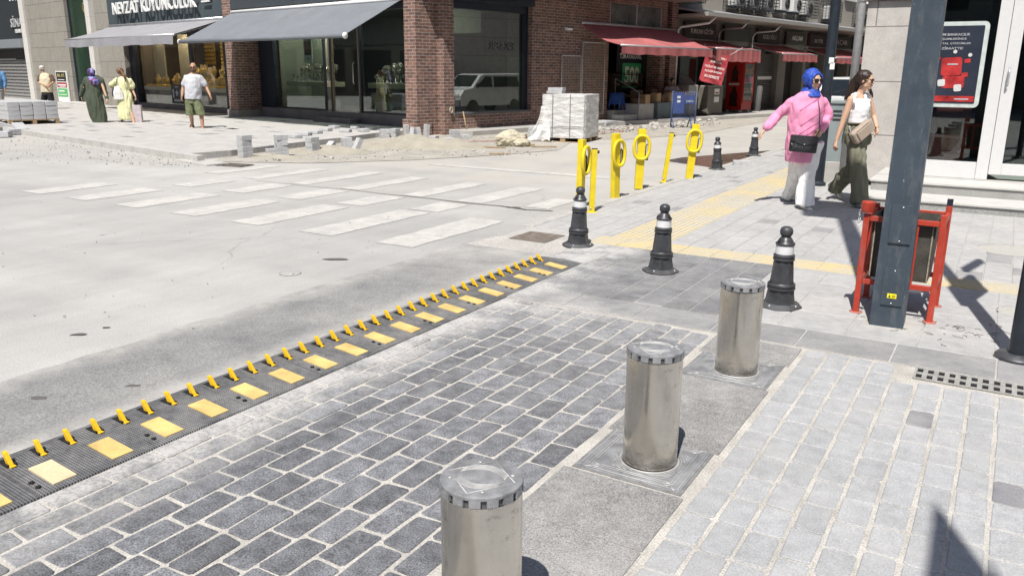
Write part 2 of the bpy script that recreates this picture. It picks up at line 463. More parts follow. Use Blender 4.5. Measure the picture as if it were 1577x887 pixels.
# ------------------------------------------------------------------ ground
def road_material():
    m, nt, b = nodes_of('road')
    vec = coords(nt)
    big = maprange(nt, nz(nt, vec, 0.22, 6, 0.6), 0.35, 0.65)
    c = mixc(nt, big, (0.355, 0.352, 0.343), (0.43, 0.423, 0.408))
    med = mul(nt, maprange(nt, nz(nt, coords(nt, (1, 0.35, 1)), 1.6, 8, 0.75), 0.3, 0.7, 0.86, 1.10), maprange(nt, nz(nt, coords(nt, (0.12, 1.1, 1)), 1.1, 5, 0.6), 0.35, 0.65, 0.93, 1.05))
    gr = maprange(nt, nz(nt, vec, 95, 4, 0.85), 0.32, 0.68, 0.74, 1.22)
    f = mul(nt, med, gr)
    cc = N(nt, 'ShaderNodeCombineColor')
    for i in range(3): L(nt, f, cc.inputs[i])
    c = mixc(nt, 1.0, c, cc.outputs[0], 'MULTIPLY')
    # sandy dust blown from the works on the far side of the road
    sp = N(nt, 'ShaderNodeSeparateXYZ'); tc = N(nt, 'ShaderNodeTexCoord'); L(nt, tc.outputs['Object'], sp.inputs[0])
    far = mul(nt, maprange(nt, sp.outputs[1], 6.5, 12.5, 0, 1, True), maprange(nt, nz(nt, vec, 0.9, 7, 0.7), 0.38, 0.62, 0.1, 0.9))
    c = mixc(nt, far, c, (0.435, 0.412, 0.37))
    # cracks
    vo = N(nt, 'ShaderNodeTexVoronoi', feature='DISTANCE_TO_EDGE'); vo.inputs['Scale'].default_value = 0.42
    wob = N(nt, 'ShaderNodeVectorMath', operation='ADD')
    nn = N(nt, 'ShaderNodeTexNoise'); nn.inputs['Scale'].default_value = 2.2; nn.inputs['Detail'].default_value = 6
    L(nt, vec, nn.inputs['Vector']); L(nt, vec, wob.inputs[0])
    sc_ = N(nt, 'ShaderNodeVectorMath', operation='SCALE'); sc_.inputs[3].default_value = 0.35
    L(nt, nn.outputs['Color'], sc_.inputs[0]); L(nt, sc_.outputs[0], wob.inputs[1]); L(nt, wob.outputs[0], vo.inputs['Vector'])
    cr = maprange(nt, vo.outputs['Distance'], 0.0, 0.006, 1, 0)
    cr = mul(nt, cr, maprange(nt, nz(nt, vec, 0.35, 2), 0.5, 0.62, 0, 0.4))
    c = mixc(nt, cr, c, (0.14, 0.13, 0.12))
    # small oil and tar spots
    vs = N(nt, 'ShaderNodeTexVoronoi'); vs.inputs['Scale'].default_value = 0.9; vs.inputs['Randomness'].default_value = 1
    L(nt, wob.outputs[0], vs.inputs['Vector'])
    spt = mul(nt, maprange(nt, vs.outputs['Distance'], 0.028, 0.045, 1, 0), maprange(nt, nz(nt, vec, 0.6, 2), 0.5, 0.56))
    c = mixc(nt, mul(nt, spt, 0.75), c, (0.13, 0.125, 0.12))
    L(nt, c, b.inputs['Base Color']); b.inputs['Roughness'].default_value = 0.93; b.inputs['Specular IOR Level'].default_value = 0.25
    bump(nt, b, nz(nt, vec, 120, 4, 0.7), 0.35, 0.006)
    return m
road_m = road_material()
g = MB(); g.box(-320, 320, -250, 400, -0.5, 0.0)
struct('road', g, road_m, GRID_M)

def asphalt_material():
    m, nt, b = nodes_of('asphalt')
    vec = coords(nt)
    gr = maprange(nt, nz(nt, vec, 110, 3, 0.8), 0.33, 0.67, 0.62, 1.42)
    c0 = mixc(nt, maprange(nt, nz(nt, vec, 1.8, 6, 0.65), 0.35, 0.65), (0.185, 0.187, 0.19), (0.285, 0.282, 0.275))
    cc = N(nt, 'ShaderNodeCombineColor')
    for i in range(3): L(nt, gr, cc.inputs[i])
    c = mixc(nt, 1.0, c0, cc.outputs[0], 'MULTIPLY')
    sp = N(nt, 'ShaderNodeSeparateXYZ'); tc = N(nt, 'ShaderNodeTexCoord'); L(nt, tc.outputs['Object'], sp.inputs[0])
    e1 = maprange(nt, sp.outputs[0], -3.62, -3.40, 0, 0.8, True)
    e2 = maprange(nt, sp.outputs[0], -4.0, -4.3, 0, 0.75, True)
    e3 = maprange(nt, sp.outputs[1], 4.4, 6.6, 0, 0.75, True)
    e = mul(nt, mul(nt, mul(nt, e1, e2, 'MAXIMUM'), e3, 'MAXIMUM'), maprange(nt, nz(nt, vec, 2.6, 8, 0.7), 0.32, 0.62, 0.1, 1.1))
    c = mixc(nt, e, c, (0.46, 0.445, 0.42))
    L(nt, c, b.inputs['Base Color']); b.inputs['Roughness'].default_value = 0.95; b.inputs['Specular IOR Level'].default_value = 0.25
    bump(nt, b, nz(nt, vec, 110, 3, 0.8), 0.6, 0.008)
    return m
asphalt_m = asphalt_material()
rng = random.Random(3)
def ragged(v0, v1, u0, u1, amp=0.025, step=0.16):
    pts = []
    n = int((u1 - u0) / step)
    for i in range(n + 1): pts.append((v0 + rng.uniform(-amp, amp), u0 + (u1 - u0) * i / n))
    for i in range(n + 1): pts.append((v1, u1 - (u1 - u0) * i / n))
    return pts
g = MB(); g.prism(ragged(-4.30, -2.93, -3.0, 6.85), -0.01, 0.004)
struct('asphalt_strip', g, asphalt_m, GRID_M)

# crossing stripes and stop line, worn and broken where the road was dug up
def marking_material():
    m, nt, b = nodes_of('worn_road_paint')
    vec = coords(nt)
    w = maprange(nt, nz(nt, vec, 3.0, 10, 0.85), 0.42, 0.60, 0.0, 1.0)
    w = mul(nt, w, maprange(nt, nz(nt, vec, 90, 3, 0.8), 0.28, 0.45, 0.4, 1.0))
    c = mixc(nt, w, (0.40, 0.393, 0.378), (0.54, 0.525, 0.49))
    L(nt, c, b.inputs['Base Color']); b.inputs['Roughness'].default_value = 0.9
    return m
mark_m = marking_material()
g = MB()
def stripe(v0, v1, u0, u1, z=0.004):
    pts = []
    n = max(2, int((u1 - u0) / 0.12))
    for i in range(n + 1): pts.append((v0 + rng.uniform(-0.012, 0.012), u0 + (u1 - u0) * i / n))
    pts.append(((v0 + v1) / 2, u1 + rng.uniform(-0.03, 0.03)))
    for i in range(n + 1): pts.append((v1 + rng.uniform(-0.012, 0.012), u1 - (u1 - u0) * i / n))
    g.add([(p[0], p[1], z) for p in pts], [tuple(range(len(pts)))[::-1]])
for v in (-5.0, -6.0, -7.02, -8.02, -9.05, -10.05, -11.05):
    far = 7.35 if v < -5.5 else 7.4
    stripe(v, v + 0.44, 5.80, {-5.0: 7.42, -6.0: 7.42, -7.02: 7.2, -8.02: 7.05, -9.05: 7.02, -10.05: 6.9, -11.05: 6.9}[v])
for v, a, b_ in ((-5.93, 7.50, 8.15), (-6.95, 7.36, 8.2), (-7.93, 7.3, 8.24), (-8.95, 7.3, 8.2), (-10.0, 7.3, 8.1)):
    stripe(v, v + 0.42, a, b_)
for v, a, b_ in ((-4.90, 8.4, 9.2), (-5.84, 8.32, 9.9), (-6.72, 8.34, 9.88), (-7.80, 8.36, 9.93), (-8.78, 8.36, 10.08), (-9.8, 8.4, 9.9), (-10.8, 8.5, 9.8)):
    stripe(v, v + 0.34 if v != -5.84 else v + 0.4, a, b_)
pts = [(-8.6, 11.42), (-8.6, 11.6), (-5.0, 11.7), (-5.0, 11.40)]
g.add([(p[0], p[1], 0.004) for p in pts], [(3, 2, 1, 0)][::-1])
struct('road_marking', g, mark_m, GRID_M)

# joint across the crossing where a trench was patched
g = MB()
cr = [(-9.4, 8.28), (-8.4, 8.25), (-7.6, 8.3), (-6.9, 8.26), (-6.2, 8.28), (-5.6, 8.22), (-5.15, 8.27), (-4.75, 8.2), (-4.45, 8.3)]
for i in range(len(cr) - 1):
    (a, b_), (c_, d_) = cr[i], cr[i + 1]
    w0, w1 = 0.008 + 0.03 * i / 8, 0.008 + 0.03 * (i + 1) / 8
    g.add([(a, b_, 0.008), (c_, d_, 0.008), (c_, d_ + w1, 0.008), (a, b_ + w0, 0.008)], [(0, 1, 2, 3)])
tar = mat('tar_crack', (0.10, 0.09, 0.08), 0.95, 0.3, 30)
struct('road_crack', g, tar, GRID_M)
# brown puddle in the side street
g = MB(); pts = []
for px, py in ((1024, 248), (1050, 243), (1090, 240), (1140, 236), (1190, 232), (1215, 231), (1213, 235), (1160, 240), (1145, 250), (1118, 262), (1080, 256), (1050, 252)):
    p = G3(px, py); pts.append((p.x, p.y, 0.006))
g.add(pts, [tuple(range(len(pts)))[::-1]])
struct('puddle', g, mat('muddy_water', (0.12, 0.092, 0.066), 0.2, 0.15, 2))

# ------------------------------------------------------------------ stone pavings
def pavers(mb, v0, v1, u0, u1, pv, pu, gv, gu, tint, stagger=0.5, r=0.010, z=0.012, h=0.01, jit=0.004, skip=None, zj=0.0012, seed=1):
    R = random.Random(seed)
    row = 0; v = v0
    while v < v1 - 0.02:
        a0, a1 = v + gv / 2, min(v + pv, v1) - gv / 2
        if a1 - a0 > 0.02:
            u = u0 - pu * (R.uniform(0.35, 0.65) if row % 2 else R.uniform(-0.08, 0.08)) * (1 if stagger else 0)
            while u < u1:
                l = pu * R.uniform(0.93, 1.07) if stagger else pu
                b0, b1 = max(u + gu / 2, u0), min(u + l - gu / 2, u1)
                u += l
                if b1 - b0 < 0.035: continue
                if skip and skip((a0 + a1) / 2, (b0 + b1) / 2): continue
                dz = R.uniform(-zj, zj); j = [R.uniform(-jit, jit) for _ in range(8)]
                rr = min(r * R.uniform(0.6, 1.5), (a1 - a0) * 0.3, (b1 - b0) * 0.3)
                c = [(a0 + j[0], b0 + j[1]), (a1 + j[2], b0 + j[3]), (a1 + j[4], b1 + j[5]), (a0 + j[6], b1 + j[7])]
                def ring(ins, zz, rr):
                    (x0, y0), (x1, y1), (x2, y2), (x3, y3) = c
                    x0 += ins; y0 += ins; x1 -= ins; y1 += ins; x2 -= ins; y2 -= ins; x3 += ins; y3 -= ins
                    return [(x0 + rr, y0, zz), (x1 - rr, y1, zz), (x1, y1 + rr, zz), (x2, y2 - rr, zz),
                            (x2 - rr, y2, zz), (x3 + rr, y3, zz), (x3, y3 - rr, zz), (x0, y0 + rr, zz)]
                zt = z + dz
                vs = ring(0.004, zt, rr) + ring(0, zt - 0.003, rr) + ring(0, z - h, rr)
                fs = [tuple(range(8))] + [(8 + i, 8 + (i + 1) % 8, (i + 1) % 8, i) for i in range(8)] + \
                     [(16 + i, 16 + (i + 1) % 8, 8 + (i + 1) % 8, 8 + i) for i in range(8)]
                mb.add(vs, fs, None, tint(R, (a0 + a1) / 2, (b0 + b1) / 2))
        v += pv; row += 1
    return mb
def bed(name, v0, v1, u0, u1, z, m):
    g = MB(); g.box(v0, v1, u0, u1, -0.02, z); return struct(name, g, m, GRID_M)
mortar = mat('sandy_mortar', (0.42, 0.402, 0.37), 0.95, 0.2, 5, 0.7, fine=0.25)
mortar_d = mat('grey_mortar', (0.40, 0.39, 0.37), 0.95, 0.15, 6, 0.5, fine=0.2)
dark_stone_m = tint_mat('dark_cobble_stone', dust=True, speck=0.62, spscale=150, blot=0.34, bmp=0.4)
light_stone_m = tint_mat('light_cobble_stone', speck=0.24, spscale=150, blot=0.12, patchdust=0.35)
slab_m = tint_mat('sidewalk_slab', speck=0.2, spscale=140, blot=0.12, patchdust=0.45)
granite_m = tint_mat('granite_slab', speck=0.65, spscale=190, blot=0.16, dust=False, patchdust=0.35)

bed('mortar_bed', -2.94, 6.0, -2.0, 4.79, 0.0075, mortar)
def t_dark(R, v, u):
    k = R.uniform(0.75, 1.28); return (0.158 * k, 0.163 * k, 0.177 * k)
g = pavers(MB(), -2.93, -1.40, -1.6, 4.76, 0.1275, 0.228, 0.014, 0.014, t_dark, r=0.0085, seed=5, jit=0.0055, zj=0.002)
struct('dark_cobble_paving', g, dark_stone_m, GRID_M)
def t_light(R, v, u):
    k = R.uniform(0.93, 1.06)
    if R.random() < 0.018: return (0.19 * k, 0.19 * k, 0.205 * k)
    return (0.352 * k, 0.358 * k, 0.368 * k)
def near_grate(v, u): return -0.30 < v < 0.95 and u > 4.56
g = pavers(MB(), -0.84, 4.5, -1.6, 4.76, 0.1215, 0.204, 0.016, 0.008, t_light, r=0.010, seed=8, skip=near_grate, jit=0.003)
struct('light_cobble_paving', g, light_stone_m, GRID_M)
# granite slabs between the steel bollards; a frame of metal replaces a slab under each of them
def t_gran(R, v, u):
    k = R.uniform(0.9, 1.1); return (0.25 * k, 0.246 * k, 0.243 * k)
g = MB()
for i, u0 in enumerate([-1.06, -0.64, -0.22, 0.20, 0.62, 1.04, 1.88, 2.30, 3.145, 3.565, 4.405]):
    R = random.Random(i); u1 = u0 + 0.42 if u0 < 4.3 else 4.76
    g.prism([(-1.375, u0 + 0.004), (-0.865, u0 + 0.004), (-0.865, u1 - 0.004), (-1.375, u1 - 0.004)], 0.0, 0.0135, None, t_gran(R, 0, 0))
struct('granite_strip_paving', g, granite_m, GRID_M, bevel=0.003)
# cross band of long slabs
bed('slab_bed', -3.3, 6.0, 4.795, 6.86, 0.0095, mortar_d)
def t_band(R, v, u):
    k = R.uniform(0.92, 1.08)
    return (0.225 * k, 0.225 * k, 0.232 * k)
g = MB(); v = -3.0; R = random.Random(4)
while v < 6:
    w = 0.52
    g.prism([(v + 0.005, 4.805), (v + w - 0.005, 4.805), (v + w - 0.005, 5.15), (v + 0.005, 5.15)], 0.0, 0.0145, None, t_band(R, v, 0)); v += w
struct('cross_band_paving', g, tint_mat('band_stone', speck=0.3, spscale=260, blot=0.12, dust=True), GRID_M, bevel=0.003)
def t_r5(R, v, u):
    k = R.uniform(0.85, 1.12); return (0.150 * k, 0.154 * k, 0.165 * k)
g = pavers(MB(), -3.30, -1.50, 5.16, 6.86, 0.2, 0.40, 0.008, 0.008, t_r5, r=0.003, z=0.0145, seed=11, jit=0.001, zj=0.0006)
struct('dark_slab_paving', g, tint_mat('dark_slab', speck=0.25, spscale=220, blot=0.16, dust=True), GRID_M)
def t_slab(R, v, u):
    k = R.uniform(0.96, 1.04)
    if abs(v - 0.1) < 0.15 and u < 5.6: return (0.25, 0.245, 0.22)
    return (0.375 * k, 0.375 * k, 0.375 * k)
g = pavers(MB(), -1.50, 5.5, 5.16, 6.86, 0.40, 0.425, 0.007, 0.007, t_slab, stagger=0, r=0.003, z=0.0145, seed=12, jit=0.001, zj=0.0006,
           skip=lambda v, u: 0.0 < v < 0.6 and False)
struct('light_slab_paving', g, slab_m, GRID_M)
bed('sidewalk_bed', -4.15, 6.0, 6.86, 40.0, 0.0090, mortar_d)
def t_walk(R, v, u):
    k = R.uniform(0.955, 1.045)
    if R.random() < 0.06: return (0.27 * k, 0.27 * k, 0.275 * k)
    return (0.375 * k, 0.373 * k, 0.370 * k)
def under_bank(v, u): return v > -1.4 and u > 11.0
g = pavers(MB(), -2.62, 5.0, 7.24, 24.0, 0.2, 0.31, 0.006, 0.006, t_walk, r=0.003, z=0.0145, seed=13, jit=0.001, zj=0.0006, skip=under_bank)
g = pavers(g, -4.12, -3.22, 7.24, 24.0, 0.2, 0.31, 0.006, 0.006, t_walk, r=0.003, z=0.0145, seed=14, jit=0.001, zj=0.0006)
struct('sidewalk_paving', g, slab_m, GRID_M)
# tactile guide strips: yellow tiles with raised bars
def tactile_material():
    m, nt, b = nodes_of('tactile_tile')
    vec = coords(nt)
    w = maprange(nt, nz(nt, vec, 4, 7, 0.7), 0.32, 0.6)
    c = mixc(nt, w, (0.52, 0.47, 0.36), (0.60, 0.49, 0.25))
    w2 = maprange(nt, nz(nt, vec, 1.3, 5, 0.6), 0.38, 0.62, 0.1, 0.85)
    c = mixc(nt, w2, c, (0.47, 0.45, 0.40))
    L(nt, c, b.inputs['Base Color']); b.inputs['Roughness'].default_value = 0.85
    bump(nt, b, nz(nt, vec, 120, 3), 0.3, 0.005)
    return m
tact_m = tactile_material()
g = MB()
v = -3.3
while v < 5:
    for u0 in (6.875, 7.052):
        g.box(v + 0.002, v + 0.298, u0, u0 + 0.173, 0, 0.0125)
        for k in range(3): g.box(v + 0.01, v + 0.29, u0 + 0.020 + k * 0.053, u0 + 0.045 + k * 0.053, 0.0127, 0.0175)
    v += 0.3
u = 7.24
while u < 24:
    for v0 in (-3.20, -2.915):
        g.box(v0, v0 + 0.28, u + 0.002, u + 0.298, 0, 0.0125)
        for k in range(5): g.box(v0 + 0.014 + k * 0.054, v0 + 0.040 + k * 0.054, u + 0.01, u + 0.29, 0.0127, 0.0175)
    u += 0.3
struct('tactile_paving', g, tact_m, GRID_M)
# rough corner apron between asphalt and sidewalk
g = MB(); g.prism([(-4.15, 6.86), (-4.25, 6.2), (-3.31, 6.2), (-3.31, 7.24), (-3.21, 7.24), (-3.21, 7.24), (-4.12, 7.3)], -0.01, 0.0065)
struct('corner_apron', g, mat('worn_concrete', (0.40, 0.385, 0.36), 0.95, 0.12, 3, 0.5, fine=0.22), GRID_M)
# flush kerb between side street and sidewalk
g = MB(); u = 7.3
while u < 40: g.box(-4.26, -4.13, u, u + 0.79, -0.02, 0.016); u += 0.8
struct('flush_kerb', g, concrete, GRID_M, bevel=0.005)

# ------------------------------------------------------------------ far plaza, its kerb and the side-street pavement
plaza_m = brick_mat('plaza_paving', (0.45, 0.435, 0.415), (0.40, 0.39, 0.38), (0.33, 0.32, 0.30), 0.40, 0.20, axis='xy', mort=0.006, var=0.10, bmp=0.2)
g = MB(); g.prism([(-60, -6.72), (1.5, -6.72), (1.45, -5.9), (0.69, -3.75), (0.35, -2.55), (-0.26, -1.12), (-0.6, 0.9), (-60, 0.9)], -0.02, 0.12)
struct('plaza_paving', g, plaza_m, BLD_M)
# odd darker pavers among the light ones
g = MB(); R = random.Random(21)
for k in range(240):
    x = round(R.uniform(-60, 0) / 0.4) * 0.4; y = -6.6 + round(R.uniform(0, 6.6) / 0.2) * 0.2
    if y > -6.5 and x < -0.6: g.box(x + 0.004, x + 0.396, y + 0.004, y + 0.196, 0.10, 0.1235)
struct('plaza_dark_pavers', g, mat('plaza_dark_paver', (0.27, 0.27, 0.275), 0.9, 0.15, 9, fine=0.15), BLD_M)
g = MB(); x = -60
while x < 1.7:
    g.box(x, x + 0.985, -6.85, -6.725, -0.02, 0.126); x += 1.0
g.box(1.4, 2.6, -7.0, -6.6, -0.02, 0.03)
struct('plaza_kerb', g, mat('kerb_stone', (0.43, 0.42, 0.40), 0.92, 0.12, 6, 0.4, fine=0.2), BLD_M, bevel=0.008)
g = MB(); g.prism([(0.15, 1.0), (0.95, 1.0), (1.0, 7.0), (1.45, 12.0), (1.9, 17.0), (2.1, 60), (-0.6, 60), (-0.6, 1.0)], -0.02, 0.13)
struct('arcade_pavement', g, mat('pavement_concrete', (0.38, 0.37, 0.35), 0.92, 0.12, 3, 0.4, fine=0.15), BLD_M, bevel=0.01)
# dug-up dusty ground between plaza edge, corner column and side street
g = MB()
R = random.Random(5)
def dirt_patch(pts, z):
    q = [G3(px, py) for px, py in pts]
    g.add([(p.x, p.y, z) for p in q], [tuple(range(len(q)))[::-1]])
dirt_patch([(330, 250), (345, 238), (480, 222), (580, 205), (640, 196), (760, 196), (900, 190), (905, 204), (860, 232), (760, 240), (640, 247), (480, 252)], 0.007)
dirt_patch([(895, 203), (940, 196), (1040, 189), (1200, 178), (1210, 182), (1080, 206), (960, 216), (900, 214)], 0.007)
struct('dirt_ground', g, mat('dusty_dirt', (0.35, 0.33, 0.29), 0.97, 0.2, 2.2, 0.7, fine=0.3))
# ------------------------------------------------------------------ corner brick building (watch and jewellery windows)
def bbox(name, mb, m, parent, **k): return mb.build(name, m, parent, **k)
cb = thing('brick_building', 'red brick corner building with deep shop windows between brick piers', 'building', BLD_M)
g = MB()
g.box(0.0, 0.22, 0.72, 1.08, 0, 3.7)                      # stepped pilaster
g.box(-0.30, 0.219, 1.08, 4.10, 0, 0.50)                  # wall below the side window
g.box(-0.30, 0.22, 4.10, 7.75, 0, 3.9)
g.box(-0.30, 0.22, 11.35, 11.75, 0, 3.9); g.box(-0.30, 0.22, 10.75, 11.05, 0, 3.9)
g.box(-0.30, 0.219, 7.75, 10.75, 2.78, 2.98)
g.box(-0.30, 0.219, 7.75, 10.75, 3.66, 3.9)
g.build('wall', brick, cb)
g = MB(); g.box(-0.42, 0.0, 0.0, 1.3, 0, 6.5); g.box(-0.50, 0.04, -0.05, 0.45, 0, 0.40)
g.build('corner_pier', brick, cb)
g = MB(); g.box(-9.05, -8.52, 0.0, 1.2, 0, 6.5)
g.build('pier', brick, cb)
g = MB(); g.box(-9.12, -8.45, -0.06, 1.0, 0, 0.34)
g.build('pier_base', mat('grey_render', (0.25, 0.225, 0.21), 0.9, 0.15, 5, 0.3, fine=0.1), cb, bevel=0.01)
marble = mat('dark_marble', (0.15, 0.135, 0.14), 0.45, 0.35, 1.8, fine=0.08)
g = MB(); g.box(-8.45, -0.50, 0.78, 1.1, 0, 0.42); g.build('plinth', marble, cb, bevel=0.008)
g = MB(); g.box(-5.1, -3.3, 0.42, 0.779, 0, 0.25); g.build('door_step', marble, cb, bevel=0.008)
g = MB(); g.box(-8.519, -7.75, 0.85, 1.05, 0.42, 3.3); g.build('side_panel', navy_frame, cb)
# window frames and panes of the front
g = MB()
for x in (-7.75, -5.05, -4.72, -3.35, -0.50): g.box(x - 0.03, x + 0.03, 0.86, 0.93, 0.42, 3.22)
g.box(-7.75, -0.5, 0.86, 0.94, 3.16, 3.30); g.box(-7.72, -5.08, 0.865, 0.925, 0.423, 0.47); g.box(-3.32, -0.53, 0.865, 0.925, 0.423, 0.47)
g.build('window_frame', navy_frame, cb)
for a, b_ in ((-7.72, -5.08), (-3.32, -0.53)):
    g = MB(); g.box(a, b_, 0.89, 0.90, 0.47, 3.16); g.build('window_pane', glass, cb)
dr = MB().box(-4.69, -3.38, 0.89, 0.90, 0.44, 3.16).build('door', glass, cb)
g = MB(); g.box(-4.69, -4.62, 0.875, 0.915, 0.43, 3.15); g.box(-3.45, -3.38, 0.875, 0.915, 0.43, 3.15)
g.build('door_frame', mat('tan_door_frame', (0.20, 0.15, 0.10), 0.5), dr)
MB().tube([(-3.58, 0.84, 1.2), (-3.58, 0.80, 1.25), (-3.58, 0.80, 1.75), (-3.58, 0.84, 1.8)], 0.015).build('handle', steel_trim, dr)
# interiors
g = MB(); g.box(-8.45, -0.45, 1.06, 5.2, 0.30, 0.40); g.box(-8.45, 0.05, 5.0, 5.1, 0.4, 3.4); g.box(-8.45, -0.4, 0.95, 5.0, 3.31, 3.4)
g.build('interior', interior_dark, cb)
g = MB(); g.box(-7.70, -6.7, 2.2, 2.25, 0.42, 3.3); g.box(-7.74, -7.70, 1.1, 2.2, 0.42, 3.3)
g.build('interior_wall', interior_pale, cb)
MB().box(-3.30, -0.6, 2.9, 2.95, 2.6, 3.3).build('ceiling_panel', interior_pale, cb)
for a, b_ in ((-7.35, -5.25), (-3.25, -0.6)):
    g = MB(); g.box(a, b_, 1.05, 1.75, 1.10, 1.24); sh = g.build('display_shelf', mat('shelf_beige', (0.42, 0.38, 0.26), 0.5), cb, bevel=0.005)
    g = MB(); g.box(a + 0.25, b_ - 0.2, 1.08, 1.7, 0.42, 0.72); g.build('cabinet', mat('shelf_grey', (0.30, 0.31, 0.30), 0.5), cb, bevel=0.005)
# fascia
g = MB(); g.box(-8.52, -0.42, -0.02, 0.85, 3.36, 4.5); fa = g.build('fascia', mat('fascia_grey', (0.055, 0.065, 0.075), 0.5), cb)
g = MB(); g.box(-5.2, -4.1, -0.05, -0.021, 3.52, 4.0); g.build('red_logo_panel', mat('logo_red', (0.45, 0.03, 0.04), 0.5), fa)
# side window on the narrow street
g = MB(); g.box(-0.10, 0.06, 3.95, 4.10, 0.50, 3.3); g.box(-0.10, 0.06, 1.08, 1.14, 0.50, 3.3); g.box(-0.10, 0.08, 1.14, 3.95, 3.12, 3.3)
g.build('side_window_frame', navy_frame, cb)
g = MB(); g.box(-0.3, 0.245, 1.08, 4.10, 0.50, 0.545); g.build('sill', mat('sill_stone', (0.10, 0.10, 0.11), 0.6), cb, bevel=0.006)
MB().box(-0.03, -0.02, 1.14, 3.95, 0.545, 3.12).build('side_window_pane', glass_side, cb)
g = MB(); g.box(-0.30, 0.30, 1.08, 4.10, 3.3, 3.899); g.build('side_fascia', navy_frame, cb)
g = MB(); g.box(-0.55, -0.06, 3.93, 3.96, 0.4, 3.3); g.build('side_interior', mat('interior_grey_green', (0.10, 0.11, 0.09), 0.8), cb)
g = MB(); g.box(-2.4, -0.05, 3.96, 4.0, 0.4, 3.3); g.build('side_back', interior_dark, cb)
g = MB(); g.box(-2.4, -0.3, 3.0, 3.9, 3.20, 3.28); g.build('ceiling_strip', interior_pale, cb)
# upper floor jutting out over the side street
g = MB(); g.box(-45.0, 1.30, -0.12, 11.75, 6.5, 9.5); g.box(-0.42, 1.30, -0.12, 11.75, 3.9, 6.5); g.box(-8.52, -0.42, 0.1, 0.9, 4.5, 6.5)
g.build('upper_floor', brick, cb)
g = MB(); g.box(-45, -3.35, 5.25, 11.7, 0, 6.4); g.box(-3.35, -0.4, 5.25, 7.6, 0, 3.8); g.box(-44, -8.6, 1.3, 5.2, 4.6, 6.4); g.build('rear_wall', mat('rear_render', (0.3, 0.28, 0.26), 0.9), cb)
# side window mirrored name
lt = MB(); text_mb('EKSER', 1.0, 0.20, 0.003, lt, at((0.0, 3.1, 2.25), rad(90)) @ Matrix.Diagonal((-1, 1, 1, 1)))
lt.build('lettering', mat('faint_lettering', (0.10, 0.105, 0.105), 0.6), cb)
# upper windows over the shoe shop and its doorway
g = MB(); g.box(-0.05, -0.04, 7.75, 10.75, 2.98, 3.66); g.build('upper_window_pane', mat('dusty_glass', (0.16, 0.18, 0.17), 0.25, 0.2, 2), cb)
g = MB()
for y in (7.78, 9.25, 10.72): MB().box(-0.06, 0.20, y - 0.03, y + 0.03, 2.98, 3.66).build('upper_window_post', steel_trim, cb)
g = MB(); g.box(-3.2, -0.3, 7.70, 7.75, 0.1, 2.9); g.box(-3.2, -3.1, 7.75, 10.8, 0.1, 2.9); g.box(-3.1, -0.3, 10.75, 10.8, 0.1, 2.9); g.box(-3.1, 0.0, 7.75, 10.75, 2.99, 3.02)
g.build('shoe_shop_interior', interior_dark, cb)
g = MB(); g.box(-3.1, 0.0, 7.75, 10.75, 0.1, 0.42); g.build('shop_floor', mat('shop_floor_stone', (0.16, 0.16, 0.165), 0.6), cb)
g = MB(); g.box(0.0, 0.42, 7.85, 9.15, 0.13, 0.42); g.build('shop_step', concrete, cb, bevel=0.01)
g = MB(); g.box(0.42, 0.85, 7.75, 8.8, 0.13, 0.30); g.build('shop_step', mat('white_stone', (0.5, 0.49, 0.47), 0.8), cb, bevel=0.01)

# ------------------------------------------------------------------ jeweller's shop
js = thing('jewellery_shop', 'jeweller with dark sign board, gold filled window and pale stone side wall', 'shop', BLD_M)
g = MB(); g.box(-17.5, -9.06, 0.0, 0.85, 3.12, 4.6); fb = g.build('sign_board', mat('sign_board_grey', (0.060, 0.078, 0.088), 0.5, 0.1, 2), js)
g = MB(); g.box(-17.5, -9.06, 0.4, 0.85, 2.9, 3.119); g.build('lintel', navy_frame, js)
lt = text_mb('NEVZAT KUYUMCULUK', 6.3, 0.42, 0.05, None, at((-13.5, -0.13, 3.72)), bold=0.02)
lt.build('lettering', letter_white, fb)
g = MB(); g.box(-10.2, -9.55, -0.12, -0.08, 3.83, 3.90); g.box(-10.1, -9.6, -0.12, -0.08, 3.64, 3.69); g.build('small_lettering', letter_white, fb)
g = MB(); g.box(-17.75, -17.35, 0.75, 0.95, 0.12, 3.12); g.box(-13.15, -12.95, 0.86, 0.95, 0.30, 2.9); g.box(-10.75, -10.45, 0.86, 0.95, 0.30, 2.9); g.box(-17.35, -9.1, 0.80, 0.95, 2.78, 2.899)
g.build('window_frame', navy_frame, js)
for a, b_ in ((-17.35, -13.15), (-12.95, -10.75), (-10.45, -9.1)):
    MB().box(a, b_, 0.90, 0.91, 0.30, 2.78).build('window_pane', glass_clear, js)
g = MB(); g.box(-17.75, -9.1, 0.75, 1.0, 0.1, 0.298); g.build('plinth', marble, js)
g = MB(); g.box(-17.4, -9.1, 3.4, 3.5, 0.2, 3.2); g.box(-17.4, -9.1, 1.0, 3.4, 3.0, 3.1); g.box(-17.4, -17.3, 1.0, 3.4, 0.2, 3.0); g.box(-9.2, -9.1, 1.2, 3.4, 0.2, 3.0)
g.build('interior', mat('brown_interior', (0.10, 0.075, 0.05), 0.8, 0.3, 2), js)
g = MB(); g.box(-17.3, -16.4, 1.5, 1.56, 0.4, 3.0); g.box(-16.0, -14.9, 1.9, 1.96, 0.4, 3.0); g.build('interior_panel', cream, js)
g = MB(); g.box(-17.3, -13.3, 1.0, 1.7, 0.80, 0.93); g.box(-12.9, -10.8, 1.0, 1.7, 0.80, 0.93); g.build('display_counter', mat('counter_white', (0.55, 0.54, 0.50), 0.4), js, bevel=0.006)
